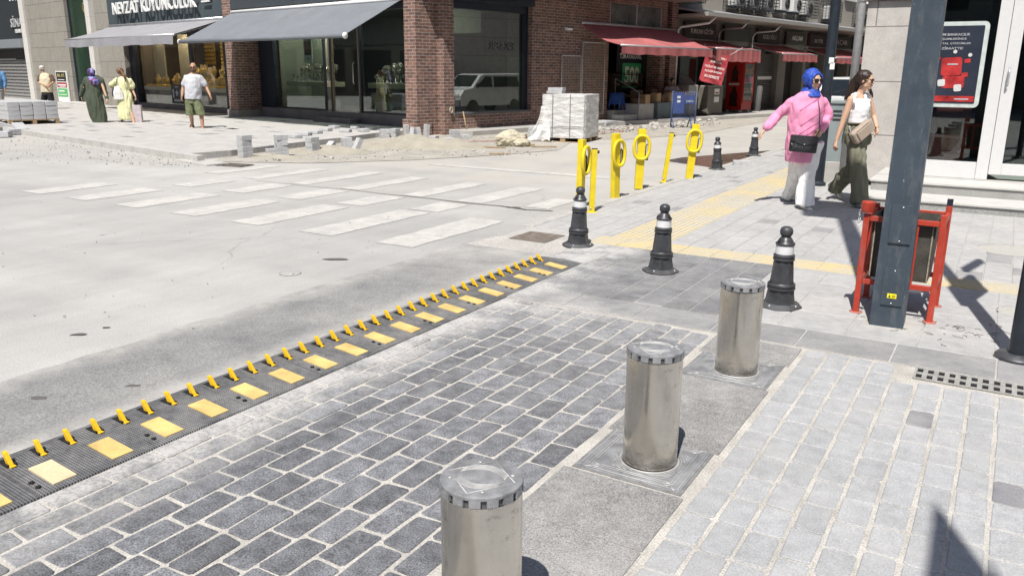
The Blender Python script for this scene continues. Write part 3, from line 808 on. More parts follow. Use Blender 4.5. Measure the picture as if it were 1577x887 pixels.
g = MB(); g.box(-17.25, -13.35, 1.02, 1.6, 0.3, 0.80); g.box(-12.9, -10.8, 1.02, 1.6, 0.3, 0.80); g.build('counter_front', mat('counter_grey', (0.20, 0.21, 0.21), 0.3, 0.3, 1.2), js)
lamp_m = mat('warm_lamp', (1, 0.8, 0.5), 0.5, emit=((1.0, 0.82, 0.55), 60.0))
for x in (-16.6, -15.4, -14.2, -12.4, -11.3): MB().box(x - 0.15, x + 0.15, 1.35, 1.47, 2.96, 2.995).build('ceiling_lamp', lamp_m, js)
for x in (-14.5, -11.8): MB().box(x - 0.5, x + 0.5, 3.22, 3.26, 2.62, 2.68).build('wall_lamp', lamp_m, js)
# posters in the lower window
ps = MB().box(-14.75, -13.85, 0.86, 0.895, 0.34, 1.02).build('poster', mat('poster_black', (0.02, 0.02, 0.022), 0.5), js)
g = MB()
st = [(math.cos(rad(90 + 36 * i)) * (0.16 if i % 2 == 0 else 0.06), math.sin(rad(90 + 36 * i)) * (0.16 if i % 2 == 0 else 0.06)) for i in range(10)]
g.add([(-14.3 + a, 0.852, 0.72 + b_) for a, b_ in st], [tuple(range(10))])
for sx in (-1, 1):
    g.add([(-14.3 + sx * a, 0.852, 0.68 + b_) for a, b_ in ((0.24, -0.16), (0.34, -0.10), (0.30, 0.02), (0.36, 0.14), (0.25, 0.20), (0.22, 0.02))], [tuple(range(6))])
g.box(-14.55, -14.05, 0.85, 0.857, 0.42, 0.50); g.box(-14.42, -14.18, 0.85, 0.857, 0.93, 0.96)
g.build('poster_print', mat('poster_print_blue', (0.42, 0.47, 0.55), 0.5), ps)
ps = MB().box(-13.80, -13.2, 0.87, 0.895, 0.34, 1.0).build('poster', mat('poster_yellow', (0.50, 0.42, 0.03), 0.5), js)
g = MB()
for k in range(4): g.box(-13.70 + 0.05 * (k % 2), -13.32 - 0.06 * (k % 3), 0.862, 0.868, 0.42 + 0.13 * k, 0.48 + 0.13 * k)
g.build('poster_print', navy_frame, ps)
# pale stone return between jeweller and glass strip
stone_clad = brick_mat('stone_cladding', (0.285, 0.268, 0.235), (0.25, 0.237, 0.21), (0.15, 0.14, 0.125), 1.3, 0.62, mort=0.014, var=0.12, bmp=0.15)
g = MB(); g.box(-20.1, -17.75, 0.55, 1.2, 0, 6.4); g.build('stone_wall', stone_clad, js)
g = MB(); g.box(-20.1, -17.75, 0.5, 0.85, 4.7, 6.45); g.build('upper_wall', navy_frame, js)

# ------------------------------------------------------------------ stone-clad building at the left
sb = thing('stone_clad_building', 'pale stone clad building with green glass strip and closed roller shutter', 'building', BLD_M)
for xa, xb in ((-20.55, -20.11), (-28.05, -27.50)): MB().box(xa, xb, 0.35, 1.2, 0, 6.4).build('white_stone_strip', brick_mat('white_stone_strip', (0.60, 0.585, 0.55), (0.57, 0.555, 0.52), (0.40, 0.38, 0.36), 1.0, 0.6, mort=0.006, var=0.07, bmp=0.1), sb)
g = MB(); g.box(-27.49, -22.9, 0.45, 1.2, 0, 6.4); g.build('stone_wall', stone_clad, sb)
g = MB(); g.box(-22.88, -20.56, 0.62, 0.63, 0.12, 6.4); g.build('green_glass_panel', mat('green_panel_glass', (0.020, 0.042, 0.027), 0.12, 0.5, 0.7), sb)
g = MB(); g.box(-22.9, -22.82, 0.58, 0.68, 0, 6.4); g.box(-21.25, -20.56, 0.56, 0.66, 0, 2.6); g.box(-22.8, -20.6, 0.57, 0.66, 2.6, 2.68)
g.build('glass_frame', navy_frame, sb)
g = MB(); g.box(-22.9, -20.5, 1.6, 1.7, 0, 6.4); g.build('interior', mat('green_interior', (0.10, 0.20, 0.11), 0.8, 0.3, 1), sb)
lt = text_mb('Ç', 0.35, 0.55, 0.03, None, at((-21.0, 0.55, 3.95))); lt.build('gold_letter', mat('gold_letter', (0.55, 0.42, 0.12), 0.3, metal=0.6), sb)
g = MB(); g.box(-36, -28.06, 0.55, 0.75, 2.45, 6.4); fbs = g.build('sign_board', mat('sina_board', (0.030, 0.038, 0.045), 0.5), sb)
text_mb('SİNA', 1.55, 0.52, 0.03, None, at((-29.1, 0.52, 3.72)), bold=0.012).build('lettering', mat('grey_lettering', (0.42, 0.43, 0.44), 0.5), fbs)
text_mb('PIRLANTA', 0.95, 0.17, 0.03, None, at((-28.9, 0.52, 3.28))).build('small_lettering', letter_white, fbs)
g = MB()
for x in (-29.6, -29.2, -28.8): g.box(x, x + 0.08, 0.50, 0.545, 4.65, 4.72)
g.build('sign_dots', letter_white, fbs)
g = MB(); g.box(-36, -28.06, 0.20, 0.549, 2.50, 2.90); g.build('awning_box', mat('awning_box_grey', (0.22, 0.24, 0.26), 0.5), sb, bevel=0.02)
g = MB()
z = 0.12
while z < 1.98:
    g.box(-36, -28.06, 0.60, 0.66, z, z + 0.085); g.box(-36, -28.06, 0.655, 0.69, z + 0.085, z + 0.155); z += 0.155
g.build('roller_shutter', mat('shutter_metal', (0.40, 0.40, 0.40), 0.4, 0.08, metal=0.4), sb)
g = MB(); g.box(-36, -28.06, 0.63, 0.67, 2.02, 2.46); g.build('shutter_grille', interior_dark, sb)
g = MB(); g.box(-23.0, -20.4, -0.1, 0.55, 0.1, 0.19); g.build('entrance_step', mat('white_stone', (0.5, 0.49, 0.47), 0.8), sb, bevel=0.01)
g = MB(); g.box(-60, -36, 0.45, 1.2, 0, 6.4); g.build('far_wall', stone_clad, sb)
# notice board on the stone wall
nb = thing('notice_board', 'white notice board with black, red and green printed bands on the stone wall', 'sign', BLD_M @ at((-24.0, 0.40, -0.16)))
MB().box(-0.62, 0.62, -0.03, 0.03, 0.30, 1.62).build('board', white_paint, nb, bevel=0.004)
bd = MB().box(-0.55, 0.55, -0.036, -0.031, 1.18, 1.58).build('black_band', mat('print_black', (0.02, 0.02, 0.02), 0.5), nb)
text_mb('BAL EVİ', 0.8, 0.17, 0.004, None, at((0, -0.038, 1.46))).build('lettering', mat('gold_print', (0.6, 0.5, 0.2), 0.5), bd)
g = MB(); g.box(-0.55, 0.55, -0.036, -0.031, 0.92, 1.14); g.build('red_band', mat('print_red', (0.35, 0.03, 0.04), 0.5), nb)
g = MB(); g.box(-0.55, 0.55, -0.036, -0.031, 0.52, 0.88); g.build('green_band', mat('print_green', (0.10, 0.42, 0.14), 0.5), nb)
g = MB()
for k, (a, b_) in enumerate(((-0.4, 0.35), (-0.45, 0.45), (-0.3, 0.4), (-0.4, 0.2), (-0.45, 0.4))): g.box(a, b_, -0.040, -0.037, (1.24, 1.0, 0.94, 0.74, 0.60)[k], (1.27, 1.06, 0.965, 0.80, 0.63)[k])
g.build('print_lines', white_paint, nb)

# ------------------------------------------------------------------ awnings
def awning(name, label, M, w, proj, zb, zf, fab, val=0.0, roll=True, group=None, sag=0.0, arms=True, bar=steel_trim, valfab=None):
    """local x 0..w along the wall, y negative = outwards"""
    t = thing(name, label, 'awning', M, group)
    g = MB(); nx, ny = 14, 8; vs = []; fs = []
    for j in range(ny + 1):
        for i in range(nx + 1):
            q = j / ny; p = i / nx
            s_ = -sag * math.sin(math.pi * q) * (0.6 + 0.4 * math.sin(p * 9 + 1)) + 0.006 * math.sin(p * 40) * q
            vs.append((p * w, -proj * q, zb + (zf - zb) * q + s_))
    n = len(vs); vs += [(x, y, z - 0.012) for x, y, z in vs]
    W = nx + 1
    for j in range(ny):
        for i in range(nx):
            a = j * W + i
            fs.append((a, a + W, a + W + 1, a + 1)); fs.append((n + a, n + a + 1, n + a + W + 1, n + a + W))
    for j in range(ny):
        a = j * W; fs.append((a, n + a, n + a + W, a + W)); a += nx; fs.append((a, a + W, n + a + W, n + a))
    for i in range(nx):
        fs.append((i, i + 1, n + i + 1, n + i)); a = ny * W + i; fs.append((a, n + a, n + a + 1, a + 1))
    g.add(vs, fs, None, None, True); g.build('canopy', fab, t, sharp=40)
    g = MB(); g.tube([(-0.03, -proj - 0.02, zf - 0.02), (w + 0.03, -proj - 0.02, zf - 0.02)], 0.055 if roll else 0.03, 12)
    g.build('front_bar', fab if roll else bar, t)
    if roll:
        g = MB()
        for x in (-0.05, w + 0.03): g.tube([(x, -proj - 0.02, zf - 0.02), (x + 0.02, -proj - 0.02, zf - 0.02)], 0.075, 12)
        g.build('end_cap', white_paint, t)
    if val:
        g = MB(); vs = []; nn = 60
        for i in range(nn + 1):
            x = w * i / nn; d = 0.018 * math.sin(i * 0.9) + 0.012 * math.sin(i * 0.37 + 1)
            vs += [(x, -proj - 0.045, zf - 0.02), (x, -proj - 0.045 + d, zf - val - 0.02 + 0.012 * math.sin(i * 0.5))]
        k = len(vs); vs += [(x, y + 0.008, z) for x, y, z in vs]
        fs = [(2 * i, 2 * i + 1, 2 * i + 3, 2 * i + 2) for i in range(nn)] + [(k + 2 * i, k + 2 * i + 2, k + 2 * i + 3, k + 2 * i + 1) for i in range(nn)]
        g.add(vs, fs, None, None, True); g.build('valance', valfab or fab, t)
    g = MB(); g.tube([(0, 0.0, zb + 0.03), (w, 0.0, zb + 0.03)], 0.05, 10); g.build('roller', bar, t)
    if arms:
        for x in (0.35, w - 0.35):
            MB().tube([(x, -0.03, zb - 0.12), (x + (0.5 if x < w / 2 else -0.5), -proj * 0.5, (zb + zf) / 2 - 0.14), (x, -proj + 0.02, zf - 0.05)], 0.022, 8).build('arm', bar, t)
    return t
awning('awning', 'wide dark grey awning over the watch windows of the brick building', BLD_M @ at((-8.45, -0.03, 0)), 7.95, 1.70, 3.25, 2.38, fabric_grey, bar=white_paint)
awning('awning', "light grey awning with deep valance over the jeweller's window", BLD_M @ at((-17.4, -0.03, 0)), 8.4, 1.62, 3.10, 2.60, fabric_grey_l, val=0.27, roll=False, sag=0.03)
# red awnings face the side street: local x runs along the street
SIDE = Matrix.Rotation(rad(90), 4, 'Z')
def side(y, x=0.0, z=0.0): return BLD_M @ at((x, y, z)) @ SIDE
awning('red_awning', 'large sagging red awning over the shoe shop steps', side(6.35, 0.22), 5.25, 1.42, 2.97, 2.36, fabric_red, val=0.24, roll=False, sag=0.12)
awning('red_awning', 'red awning with drooping front cloth behind the hanging banner', side(12.15, 0.05), 3.3, 1.45, 2.72, 2.42, fabric_red, val=0.42, roll=False, sag=0.05)
awning('red_awning', 'small red awning over the shutter right of the red drinks fridge', side(17.6, 0.05), 3.3, 1.35, 2.72, 2.36, fabric_red, val=0.28, roll=False, sag=0.03)
awning('red_awning', 'red awning seen between the street lamp and the bank drainpipe', side(23.0, 0.05), 4.6, 1.35, 2.72, 2.30, fabric_red, val=0.24, roll=False, sag=0.03)

# ------------------------------------------------------------------ arcade row of small shops
ar = thing('shop_row_building', 'long beige shop row with metal eave and caged air conditioners above', 'building', BLD_M)
beige = mat('beige_render', (0.36, 0.335, 0.29), 0.9, 0.08, 1.5, 0.1)
beige_d = mat('grey_beige_wall', (0.21, 0.20, 0.18), 0.9, 0.1, 1.5)
g = MB(); g.box(-0.6, 0.0, 11.75, 60, 2.62, 3.45); g.build('sign_wall', beige_d, ar)
g = MB(); g.box(-0.6, 1.15, 11.75, 60, 3.45, 3.53); g.build('soffit', mat('soffit_board', (0.33, 0.31, 0.27), 0.9), ar)
def rib_m():
    m, nt, b = nodes_of('metal_roof'); tc = N(nt, 'ShaderNodeTexCoord'); w = N(nt, 'ShaderNodeTexWave', bands_direction='Y'); w.inputs['Scale'].default_value = 2.0
    L(nt, tc.outputs['Object'], w.inputs[0]); c = mixc(nt, maprange(nt, w.outputs[1], 0.1, 0.5), (0.15, 0.155, 0.17), (0.36, 0.37, 0.39)); L(nt, c, b.inputs['Base Color'])
    b.inputs['Roughness'].default_value = 0.45; bump(nt, b, w.outputs[1], 0.6, 0.03); return m
g = MB(); g.add([(1.25, 11.75, 3.50), (1.25, 60, 3.50), (-0.62, 60, 3.84), (-0.62, 11.75, 3.84), (1.25, 11.75, 3.56), (1.25, 60, 3.56), (-0.62, 60, 3.90), (-0.62, 11.75, 3.90)],
    [(0, 1, 2, 3), (7, 6, 5, 4), (0, 4, 5, 1), (1, 5, 6, 2), (2, 6, 7, 3), (3, 7, 4, 0)]); g.build('eave_roof', rib_m(), ar)
g = MB(); g.box(1.25, 1.37, 11.75, 60, 3.44, 3.57); g.build('gutter', mat('gutter_grey', (0.30, 0.29, 0.27), 0.6), ar)
g = MB(); g.box(-6, -0.6, 11.75, 60, 3.5, 12.0); g.build('upper_wall', beige, ar)
g = MB()
for y, wd in ((14.9, 0.15), (17.7, 0.15), (20.7, 0.38), (23.0, 0.15), (25.35, 0.15), (28.3, 0.15), (31, 0.15), (34, 0.15)): MB().box(-0.5, 0.03, y - wd, y + wd, 0.13, 2.62).build('shop_pier', beige_d, ar)
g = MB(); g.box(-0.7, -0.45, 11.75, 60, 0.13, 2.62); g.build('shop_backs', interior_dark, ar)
for y in (12.9, 15.3, 18.1, 23.2, 25.8): MB().box(-0.30, -0.29, y, y + 1.9, 0.6, 2.5).build('shop_window', glass, ar)
g = MB()
for y in (15.3, 18.05, 19.0, 23.2, 25.8): g.box(-0.28, -0.22, y - 0.03, y + 0.03, 0.13, 2.55)
g.build('shop_window_frame', mat('grey_green_frame', (0.30, 0.33, 0.30), 0.5), ar)
g = MB(); z = 0.15
while z < 2.4: g.box(-0.22, -0.18, 18.7, 20.3, z, z + 0.07); z += 0.09
g.build('roller_shutter', mat('dark_shutter', (0.09, 0.09, 0.085), 0.5), ar)
MB().box(-0.17, -0.16, 18.9, 20.2, 1.35, 1.48).build('shutter_sticker', white_paint, ar)
for y in (15.05, 17.8):
    g = MB(); g.tube([(1.2, y, 3.45), (0.95, y, 3.2), (0.25, y - 0.15, 3.15), (0.12, y - 0.2, 3.0), (0.12, y - 0.2, 0.13)], 0.035, 8); g.build('drain_pipe', steel_trim, ar)
g = MB(); g.tube([(1.2, 12.6, 3.46), (1.0, 12.5, 3.25), (0.2, 12.0, 3.12), (0.12, 11.95, 3.0), (0.12, 11.95, 0.13)], 0.04, 8); g.build('drain_pipe', white_paint, ar)
for x in (-6.6, -4.1, -1.9): MB().box(x - 0.5, x + 0.5, 1.5, 1.62, 3.27, 3.305).build('ceiling_lamp', mat('cool_lamp', (1, 1, 1), 0.5, emit=((1.0, 0.95, 0.82), 85.0)), cb)
for i, y in enumerate((13.3, 16.3, 19.6, 22.6, 25.6, 28.6, 31.6)):
    w_ = MB().box(-0.62, -0.58, y, y + 1.3, 5.2, 7.0).build('upper_window', mat('dark_window', (0.05, 0.06, 0.065), 0.15), ar)
    g = MB(); g.box(-0.60, -0.5, y - 0.08, y, 5.12, 7.08); g.box(-0.60, -0.5, y + 1.3, y + 1.38, 5.12, 7.08); g.box(-0.60, -0.48, y, y + 1.3, 5.10, 5.19); g.build('frame', white_paint, w_)
def shop_sign(y0, y1, txt, label, frame=(0.06, 0.045, 0.04), face=(0.025, 0.024, 0.022), tw=0.72, z0=2.78, z1=3.32):
    t = thing('shop_sign', label, 'sign', side((y0 + y1) / 2, 0.06), 'sign boards along the shop row')
    w = y1 - y0
    MB().box(-w / 2, w / 2, -0.08, 0.03, z0, z1).build('frame', mat('sign_frame_%d' % int(frame[0] * 1000), frame, 0.5), t, bevel=0.01)
    f_ = MB().box(-w / 2 + 0.06, w / 2 - 0.06, -0.088, -0.081, z0 + 0.05, z1 - 0.05).build('face', mat('sign_face_%d' % int(face[0] * 1000), face, 0.4), t)
    if txt: text_mb(txt, w * tw, 0.22, 0.012, None, at((0.05, -0.09, (z0 + z1) / 2)), bold=0.012).build('lettering', mat('sign_letters', (0.72, 0.71, 0.66), 0.5), f_)
shop_sign(12.4, 14.6, 'FURKAN GİYİM', 'dark sign board with pale letters nearest the brick building')
shop_sign(15.25, 17.4, None, 'blank dark green sign board between two lettered ones', face=(0.045, 0.055, 0.048))
shop_sign(18.0, 20.0, 'KIZILOĞLU', 'dark sign board above the small red awning by the fridge', tw=0.6)
shop_sign(20.7, 22.65, 'AKÇAM', 'grey green framed sign board left of the street lamp', frame=(0.10, 0.10, 0.09), face=(0.05, 0.05, 0.045), tw=0.55)
shop_sign(23.1, 25.0, 'BUTİK', 'dark red sign board crossed by the street lamp', frame=(0.08, 0.02, 0.02), tw=0.5)
shop_sign(25.5, 28.1, 'ACAR', 'dark sign board with large pale ACAR letters', tw=0.52)
shop_sign(28.4, 30.8, None, 'grey sign board at the far end beside the bank pipe', face=(0.06, 0.065, 0.06))

# air conditioners on the upper wall, some inside dark cages
def ac_unit(y, z, label, cage):
    t = thing('air_conditioner', label, 'air conditioner', side(y, -0.58), 'air conditioners above the eave')
    MB().box(-0.42, 0.42, -0.42, -0.10, z, z + 0.58).build('casing', mat('ac_white', (0.62, 0.62, 0.60), 0.5), t, bevel=0.02)
    g = MB()
    for k in range(7): g.lathe([(0.04 + 0.03 * k, 0), (0.052 + 0.03 * k, 0.0), (0.052 + 0.03 * k, 0.012), (0.04 + 0.03 * k, 0.012)], 20, at((0.12, -0.425, z + 0.29), rx=rad(90)), closed=False)
    g.build('fan_grille', mat('ac_grille', (0.05, 0.05, 0.05), 0.5), t)
    MB().box(-0.38, 0.38, -0.36, 0.0, z - 0.06, z - 0.01).build('bracket', dark_metal, t)
    if cage:
        g = MB(); rr = 0.008
        for k in range(11):
            x = -0.58 + 1.16 * k / 10
            g.box(x - rr, x + rr, -0.60, -0.585, z - 0.12, z + 0.78)
        for k in range(8):
            zz = z - 0.12 + 0.9 * k / 7
            g.box(-0.58, 0.58, -0.602, -0.584, zz - rr, zz + rr)
            for sx in (-0.585, 0.585): g.box(sx - 0.007, sx + 0.007, -0.6, 0, zz - rr, zz + rr)
        for k in range(5):
            for sx in (-0.585, 0.585): g.box(sx - 0.008, sx + 0.008, -0.6 + 0.15 * k - rr, -0.6 + 0.15 * k + rr, z - 0.12, z + 0.78)
        g.build('cage', mat('cage_dark', (0.03, 0.032, 0.036), 0.6), t)
for i, (y, z, c, l) in enumerate(((13.3, 4.15, 1, 'caged air conditioner nearest the brick building, high on the beige wall'),
        (16.9, 4.12, 1, 'caged air conditioner, second from the brick building'), (18.15, 4.12, 1, 'caged air conditioner, third from the brick building'),
        (19.4, 4.12, 1, 'caged air conditioner left of the two bare white ones'), (21.0, 4.18, 0, 'bare white air conditioner, left one of the pair without cages'),
        (22.2, 4.18, 0, 'bare white air conditioner, right one of the pair without cages'), (23.45, 4.12, 1, 'caged air conditioner just left of the street lamp'),
        (26.2, 4.08, 1, 'caged air conditioner just right of the street lamp'), (30.4, 4.05, 1, 'caged air conditioner farthest away beside the bank pipe'))):
    ac_unit(y, z, l, c)

# ------------------------------------------------------------------ bank
bk = thing('bank_building', 'bank front with pale stone pillar, white door frames and two granite steps', 'building', GRID_M)
trav = brick_mat('travertine', (0.50, 0.475, 0.45), (0.46, 0.44, 0.415), (0.22, 0.20, 0.185), 2.2, 0.74, mort=0.009, var=0.12, bmp=0.2)
g = MB(); g.box(-1.93, -1.20, 12.80, 13.6, 0.10, 2.56); g.box(-1.93, -1.6, 13.6, 60, 0.0, 9.0)
g.build('stone_pillar', trav, bk, bevel=0.004)
g = MB(); g.box(-1.90, -1.2, 12.86, 13.6, 0.0, 0.10); g.build('pillar_gap', interior_dark, bk)
g = MB(); g.box(-1.96, -1.18, 12.74, 13.6, 2.563, 3.4); g.box(-1.96, 8, 12.3, 20, 3.4, 9.0); g.build('dark_stone_band', mat('dark_band_stone', (0.16, 0.15, 0.14), 0.85, 0.15, 5), bk, bevel=0.004)
frame_w = mat('white_metal_frame', (0.62, 0.62, 0.62), 0.35, 0.03)
g = MB(); g.box(-1.198, -1.12, 12.0, 12.79, 0.29, 3.39); g.build('corner_trim', mat('grey_trim', (0.30, 0.32, 0.35), 0.4), bk)
g = MB()
g.box(-1.118, -0.30, 12.02, 12.10, 0.29, 0.50); g.box(-0.30, -0.165, 12.0, 12.12, 0.29, 3.39)
g.box(-0.16, -0.02, 12.0, 12.12, 0.36, 3.39); g.box(-0.02, 1.3, 12.01, 12.11, 0.36, 0.50); g.box(1.3, 1.45, 12.0, 12.12, 0.36, 3.39)
g.box(-1.118, -0.301, 12.02, 12.10, 3.05, 3.39); g.box(-0.019, 1.299, 12.01, 12.11, 3.05, 3.39)
g.build('window_frame', frame_w, bk, bevel=0.004)
MB().box(-1.118, -0.30, 12.055, 12.065, 0.50, 3.05).build('window_pane', glass, bk)
MB().box(-0.02, 1.30, 12.055, 12.065, 0.50, 3.05).build('door_pane', glass, bk)
g = MB(); g.box(1.45, 7.5, 12.0, 13, 0.29, 3.4); g.build('front_wall', trav, bk)
g = MB(); g.box(-1.15, 1.5, 14.6, 14.7, 0.2, 3.4); g.box(-1.15, 1.5, 12.2, 14.6, 0.2, 0.28); g.box(-1.19, -1.15, 12.8, 14.6, 0.2, 3.4); g.box(1.5, 1.55, 12.2, 14.6, 0.2, 3.4); g.build('interior', interior_dark, bk)
g = MB(); g.box(0.45, 1.2, 12.9, 12.95, 1.35, 3.0); g.build('red_interior_panel', mat('bank_red', (0.35, 0.015, 0.02), 0.5), bk)
ch = MB(); ch.box(-0.95, -0.5, 13.1, 13.5, 0.28, 0.75); ch.box(-0.95, -0.5, 13.45, 13.5, 0.75, 1.15); ch.build('lobby_chair', mat('lobby_red', (0.10, 0.02, 0.02), 0.6), bk, bevel=0.03)
gran_step = mat('speckled_granite', (0.30, 0.30, 0.29), 0.7, 0.1, 5, fine=0.5)
step_top = mat('pale_step_stone', (0.50, 0.495, 0.475), 0.75, 0.07, 5, fine=0.08)
for (ua, ub, za, zb_) in ((10.83, 11.52, 0.0, 0.125), (11.48, 12.02, 0.125, 0.265)):
    sp_ = MB().box(-1.45, 7.5, ua, ub, za, zb_ - 0.03).build('step', gran_step, bk)
    MB().box(-1.47, 7.5, ua - 0.02, ub, zb_ - 0.028, zb_).build('tread', step_top, sp_, bevel=0.004)
g = MB(); g.box(-1.45, 7.5, 12.0, 12.8, 0.0, 0.288); g.build('threshold', step_top, bk)
MB().tube([(-0.10, 11.97, 1.45), (-0.10, 11.93, 1.5), (-0.10, 11.93, 1.62), (-0.10, 11.97, 1.67)], 0.012, 8).build('door_handle', steel_trim, bk)
# pipe down the corner of the bank
dp = thing('drainpipe', 'pale grey drainpipe down the corner of the bank', 'pipe', GRID_M @ at((-2.0, 12.72, 0)))
MB().tube([(0, 0, 0.0), (0, 0, 6.5)], 0.055, 14).build('pipe', mat('pipe_grey', (0.42, 0.42, 0.43), 0.5), dp)
g = MB()
for z in (0.8, 2.55, 4.3): g.tube([(0, 0, z), (0, 0, z + 0.05)], 0.065, 14)
g.build('clamp', steel_trim, dp)
# framed poster hanging inside the glass
pt = thing('bank_poster', 'framed dark blue and red bank advertising poster behind the grey post', 'poster', GRID_M @ at((-0.74, 12.0, 1.70)))
def rrect(w, h, r, n=6):
    out = []
    for cx0, cz0, a0 in ((w / 2 - r, h / 2 - r, 0), (-w / 2 + r, h / 2 - r, 90), (-w / 2 + r, -h / 2 + r, 180), (w / 2 - r, -h / 2 + r, 270)):
        for k in range(n + 1): a = rad(a0 + 90 * k / n); out.append((cx0 + r * math.cos(a), cz0 + r * math.sin(a)))
    return out
def plate(mb, poly, y0, y1, ox=0, oz=0, R=0):
    n = len(poly); c, s = math.cos(R), math.sin(R)
    q = [(ox + a * c - b_ * s, oz + a * s + b_ * c) for a, b_ in poly]
    mb.add([(a, y0, b_) for a, b_ in q] + [(a, y1, b_) for a, b_ in q], [tuple(range(n)), tuple(range(n, 2 * n))[::-1]] + [(i, n + i, n + (i + 1) % n, (i + 1) % n) for i in range(n)])
    return mb
plate(MB(), rrect(0.72, 1.04, 0.06), -0.02, 0.02).build('frame', mat('poster_frame', (0.50, 0.55, 0.53), 0.4), pt)
sh_ = plate(MB(), rrect(0.62, 0.94, 0.015), -0.026, -0.021).build('sheet', mat('poster_navy', (0.022, 0.028, 0.045), 0.35, 0.2, 2), pt)
rd = mat('poster_red', (0.40, 0.03, 0.03), 0.35, 0.5, 6)
g = MB(); plate(g, rrect(0.23, 0.22, 0.03), -0.0305, -0.027, 0.0, -0.02, rad(3)); g.box(-0.30, 0.30, -0.030, -0.0265, -0.45, -0.38)
for a, b_, s_ in ((0.17, 0.05, 0.05), (0.16, -0.12, 0.055), (-0.15, 0.08, 0.03)): plate(g, rrect(s_ * 1.3, s_, 0.01), -0.0305, -0.027, a, b_, rad(8))
plate(g, rrect(0.25, 0.15, 0.03), -0.0295, -0.0265, 0.04, -0.21)
g.build('red_shapes', rd, sh_)
g = MB()
for a, b_, s_ in ((-0.22, -0.08, 0.075), (-0.09, -0.22, 0.085), (0.10, -0.28, 0.085)): plate(g, rrect(s_, s_, 0.018), -0.034, -0.031, a, b_, rad(6))
for a, b_ in ((0.02, 0.16), (0.19, 0.12)): plate(g, rrect(0.045, 0.045, 0.022), -0.0305, -0.027, a, b_)
g.build('white_icons', mat('icon_white', (0.55, 0.55, 0.55), 0.4), sh_)
g = MB()
for k, t_ in enumerate(('TÜM BANKACILIK', 'İŞLEMLERİNDE', 'DİJİTAL ÇÖZÜMLER', "ZİRAAT'TE!")):
    text_mb(t_, (0.36, 0.29, 0.40, 0.24)[k], 0.038, 0.002, g, at((-0.02, -0.0275, 0.37 - 0.055 * k)), bold=0.01)
g.box(-0.05, 0.07, -0.034, -0.032, 0.0, 0.015); g.box(-0.27, -0.16, -0.0285, -0.0265, -0.33, -0.315); g.box(0.08, 0.24, -0.033, -0.0306, -0.425, -0.41)
g.build('lettering', mat('poster_text', (0.42, 0.43, 0.45), 0.4), sh_)
# ------------------------------------------------------------------ steel rising bollards
def steel_material():
    m, nt, b = nodes_of('brushed_steel')
    vec = coords(nt, (1, 1, 0.04)); v0 = coords(nt)
    st = nz(nt, vec, 55, 5, 0.7)
    cl = nz(nt, v0, 7, 6, 0.65)
    c = mixc(nt, maprange(nt, cl, 0.35, 0.65), (0.54, 0.51, 0.455), (0.66, 0.625, 0.56))
    c = mixc(nt, maprange(nt, st, 0.35, 0.7, 0, 0.35), c, (0.62, 0.60, 0.56))
    # scuffs and rub marks
    sc_ = nz(nt, coords(nt, (1, 1, 2.2)), 22, 8, 0.8)
    k = mul(nt, maprange(nt, sc_, 0.555, 0.63), maprange(nt, nz(nt, v0, 4.5, 3), 0.46, 0.56))
    sz = N(nt, 'ShaderNodeSeparateXYZ'); L(nt, v0, sz.inputs[0])
    grime = mul(nt, maprange(nt, sz.outputs[2], 0.075, 0.015, 0, 0.9, True), maprange(nt, nz(nt, v0, 30, 6, 0.7), 0.35, 0.6))
    k = mul(nt, k, grime, 'MAXIMUM')
    c = mixc(nt, mul(nt, k, 0.6), c, (0.16, 0.145, 0.125))
    L(nt, c, b.inputs['Base Color']); b.inputs['Metallic'].default_value = 1.0
    r = maprange(nt, mul(nt, mul(nt, st, 0.5), mul(nt, cl, 0.5), 'ADD'), 0.35, 0.65, 0.17, 0.30)
    L(nt, r, b.inputs['Roughness'])
    h = mul(nt, nz(nt, coords(nt, (1, 1, 0.5)), 9, 3), 0.9)
    bump(nt, b, mul(nt, h, mul(nt, st, 0.04), 'ADD'), 0.16, 0.012)
    return m
steel = steel_material()
cast = mat('cast_aluminium', (0.25, 0.255, 0.265), 0.5, 0.35, 16, 0.3, metal=0.15, fine=0.18)
cast_dark = mat('dark_cast_iron', (0.10, 0.105, 0.115), 0.5, 0.3, 20, 0.2, metal=0.3)
BH, BR = 0.51, 0.112
def relief_disc(mb, r, z, M=None):
    """engraved square and arcs on a round or square metal lid"""
    for k in range(4):
        a0 = rad(90 * k + 10); p, q = Vector((r * 0.92 * math.cos(a0), r * 0.92 * math.sin(a0), z)), Vector((r * 0.92 * math.cos(a0 + rad(90)), r * 0.92 * math.sin(a0 + rad(90)), z))
        mb.tube([p, q], 0.0016, 5, M)
    for s_ in (-1, 1):
        for j in range(5):
            pts = []
            for i in range(13):
                t = -1 + 2 * i / 12; x = t * r * 0.62; y = s_ * (r * (0.62 - 0.055 * j) - r * 0.33 * t * t)
                pts.append((x * math.cos(rad(10)) - y * math.sin(rad(10)), x * math.sin(rad(10)) + y * math.cos(rad(10)), z))
            mb.tube(pts, 0.0013, 5, M)
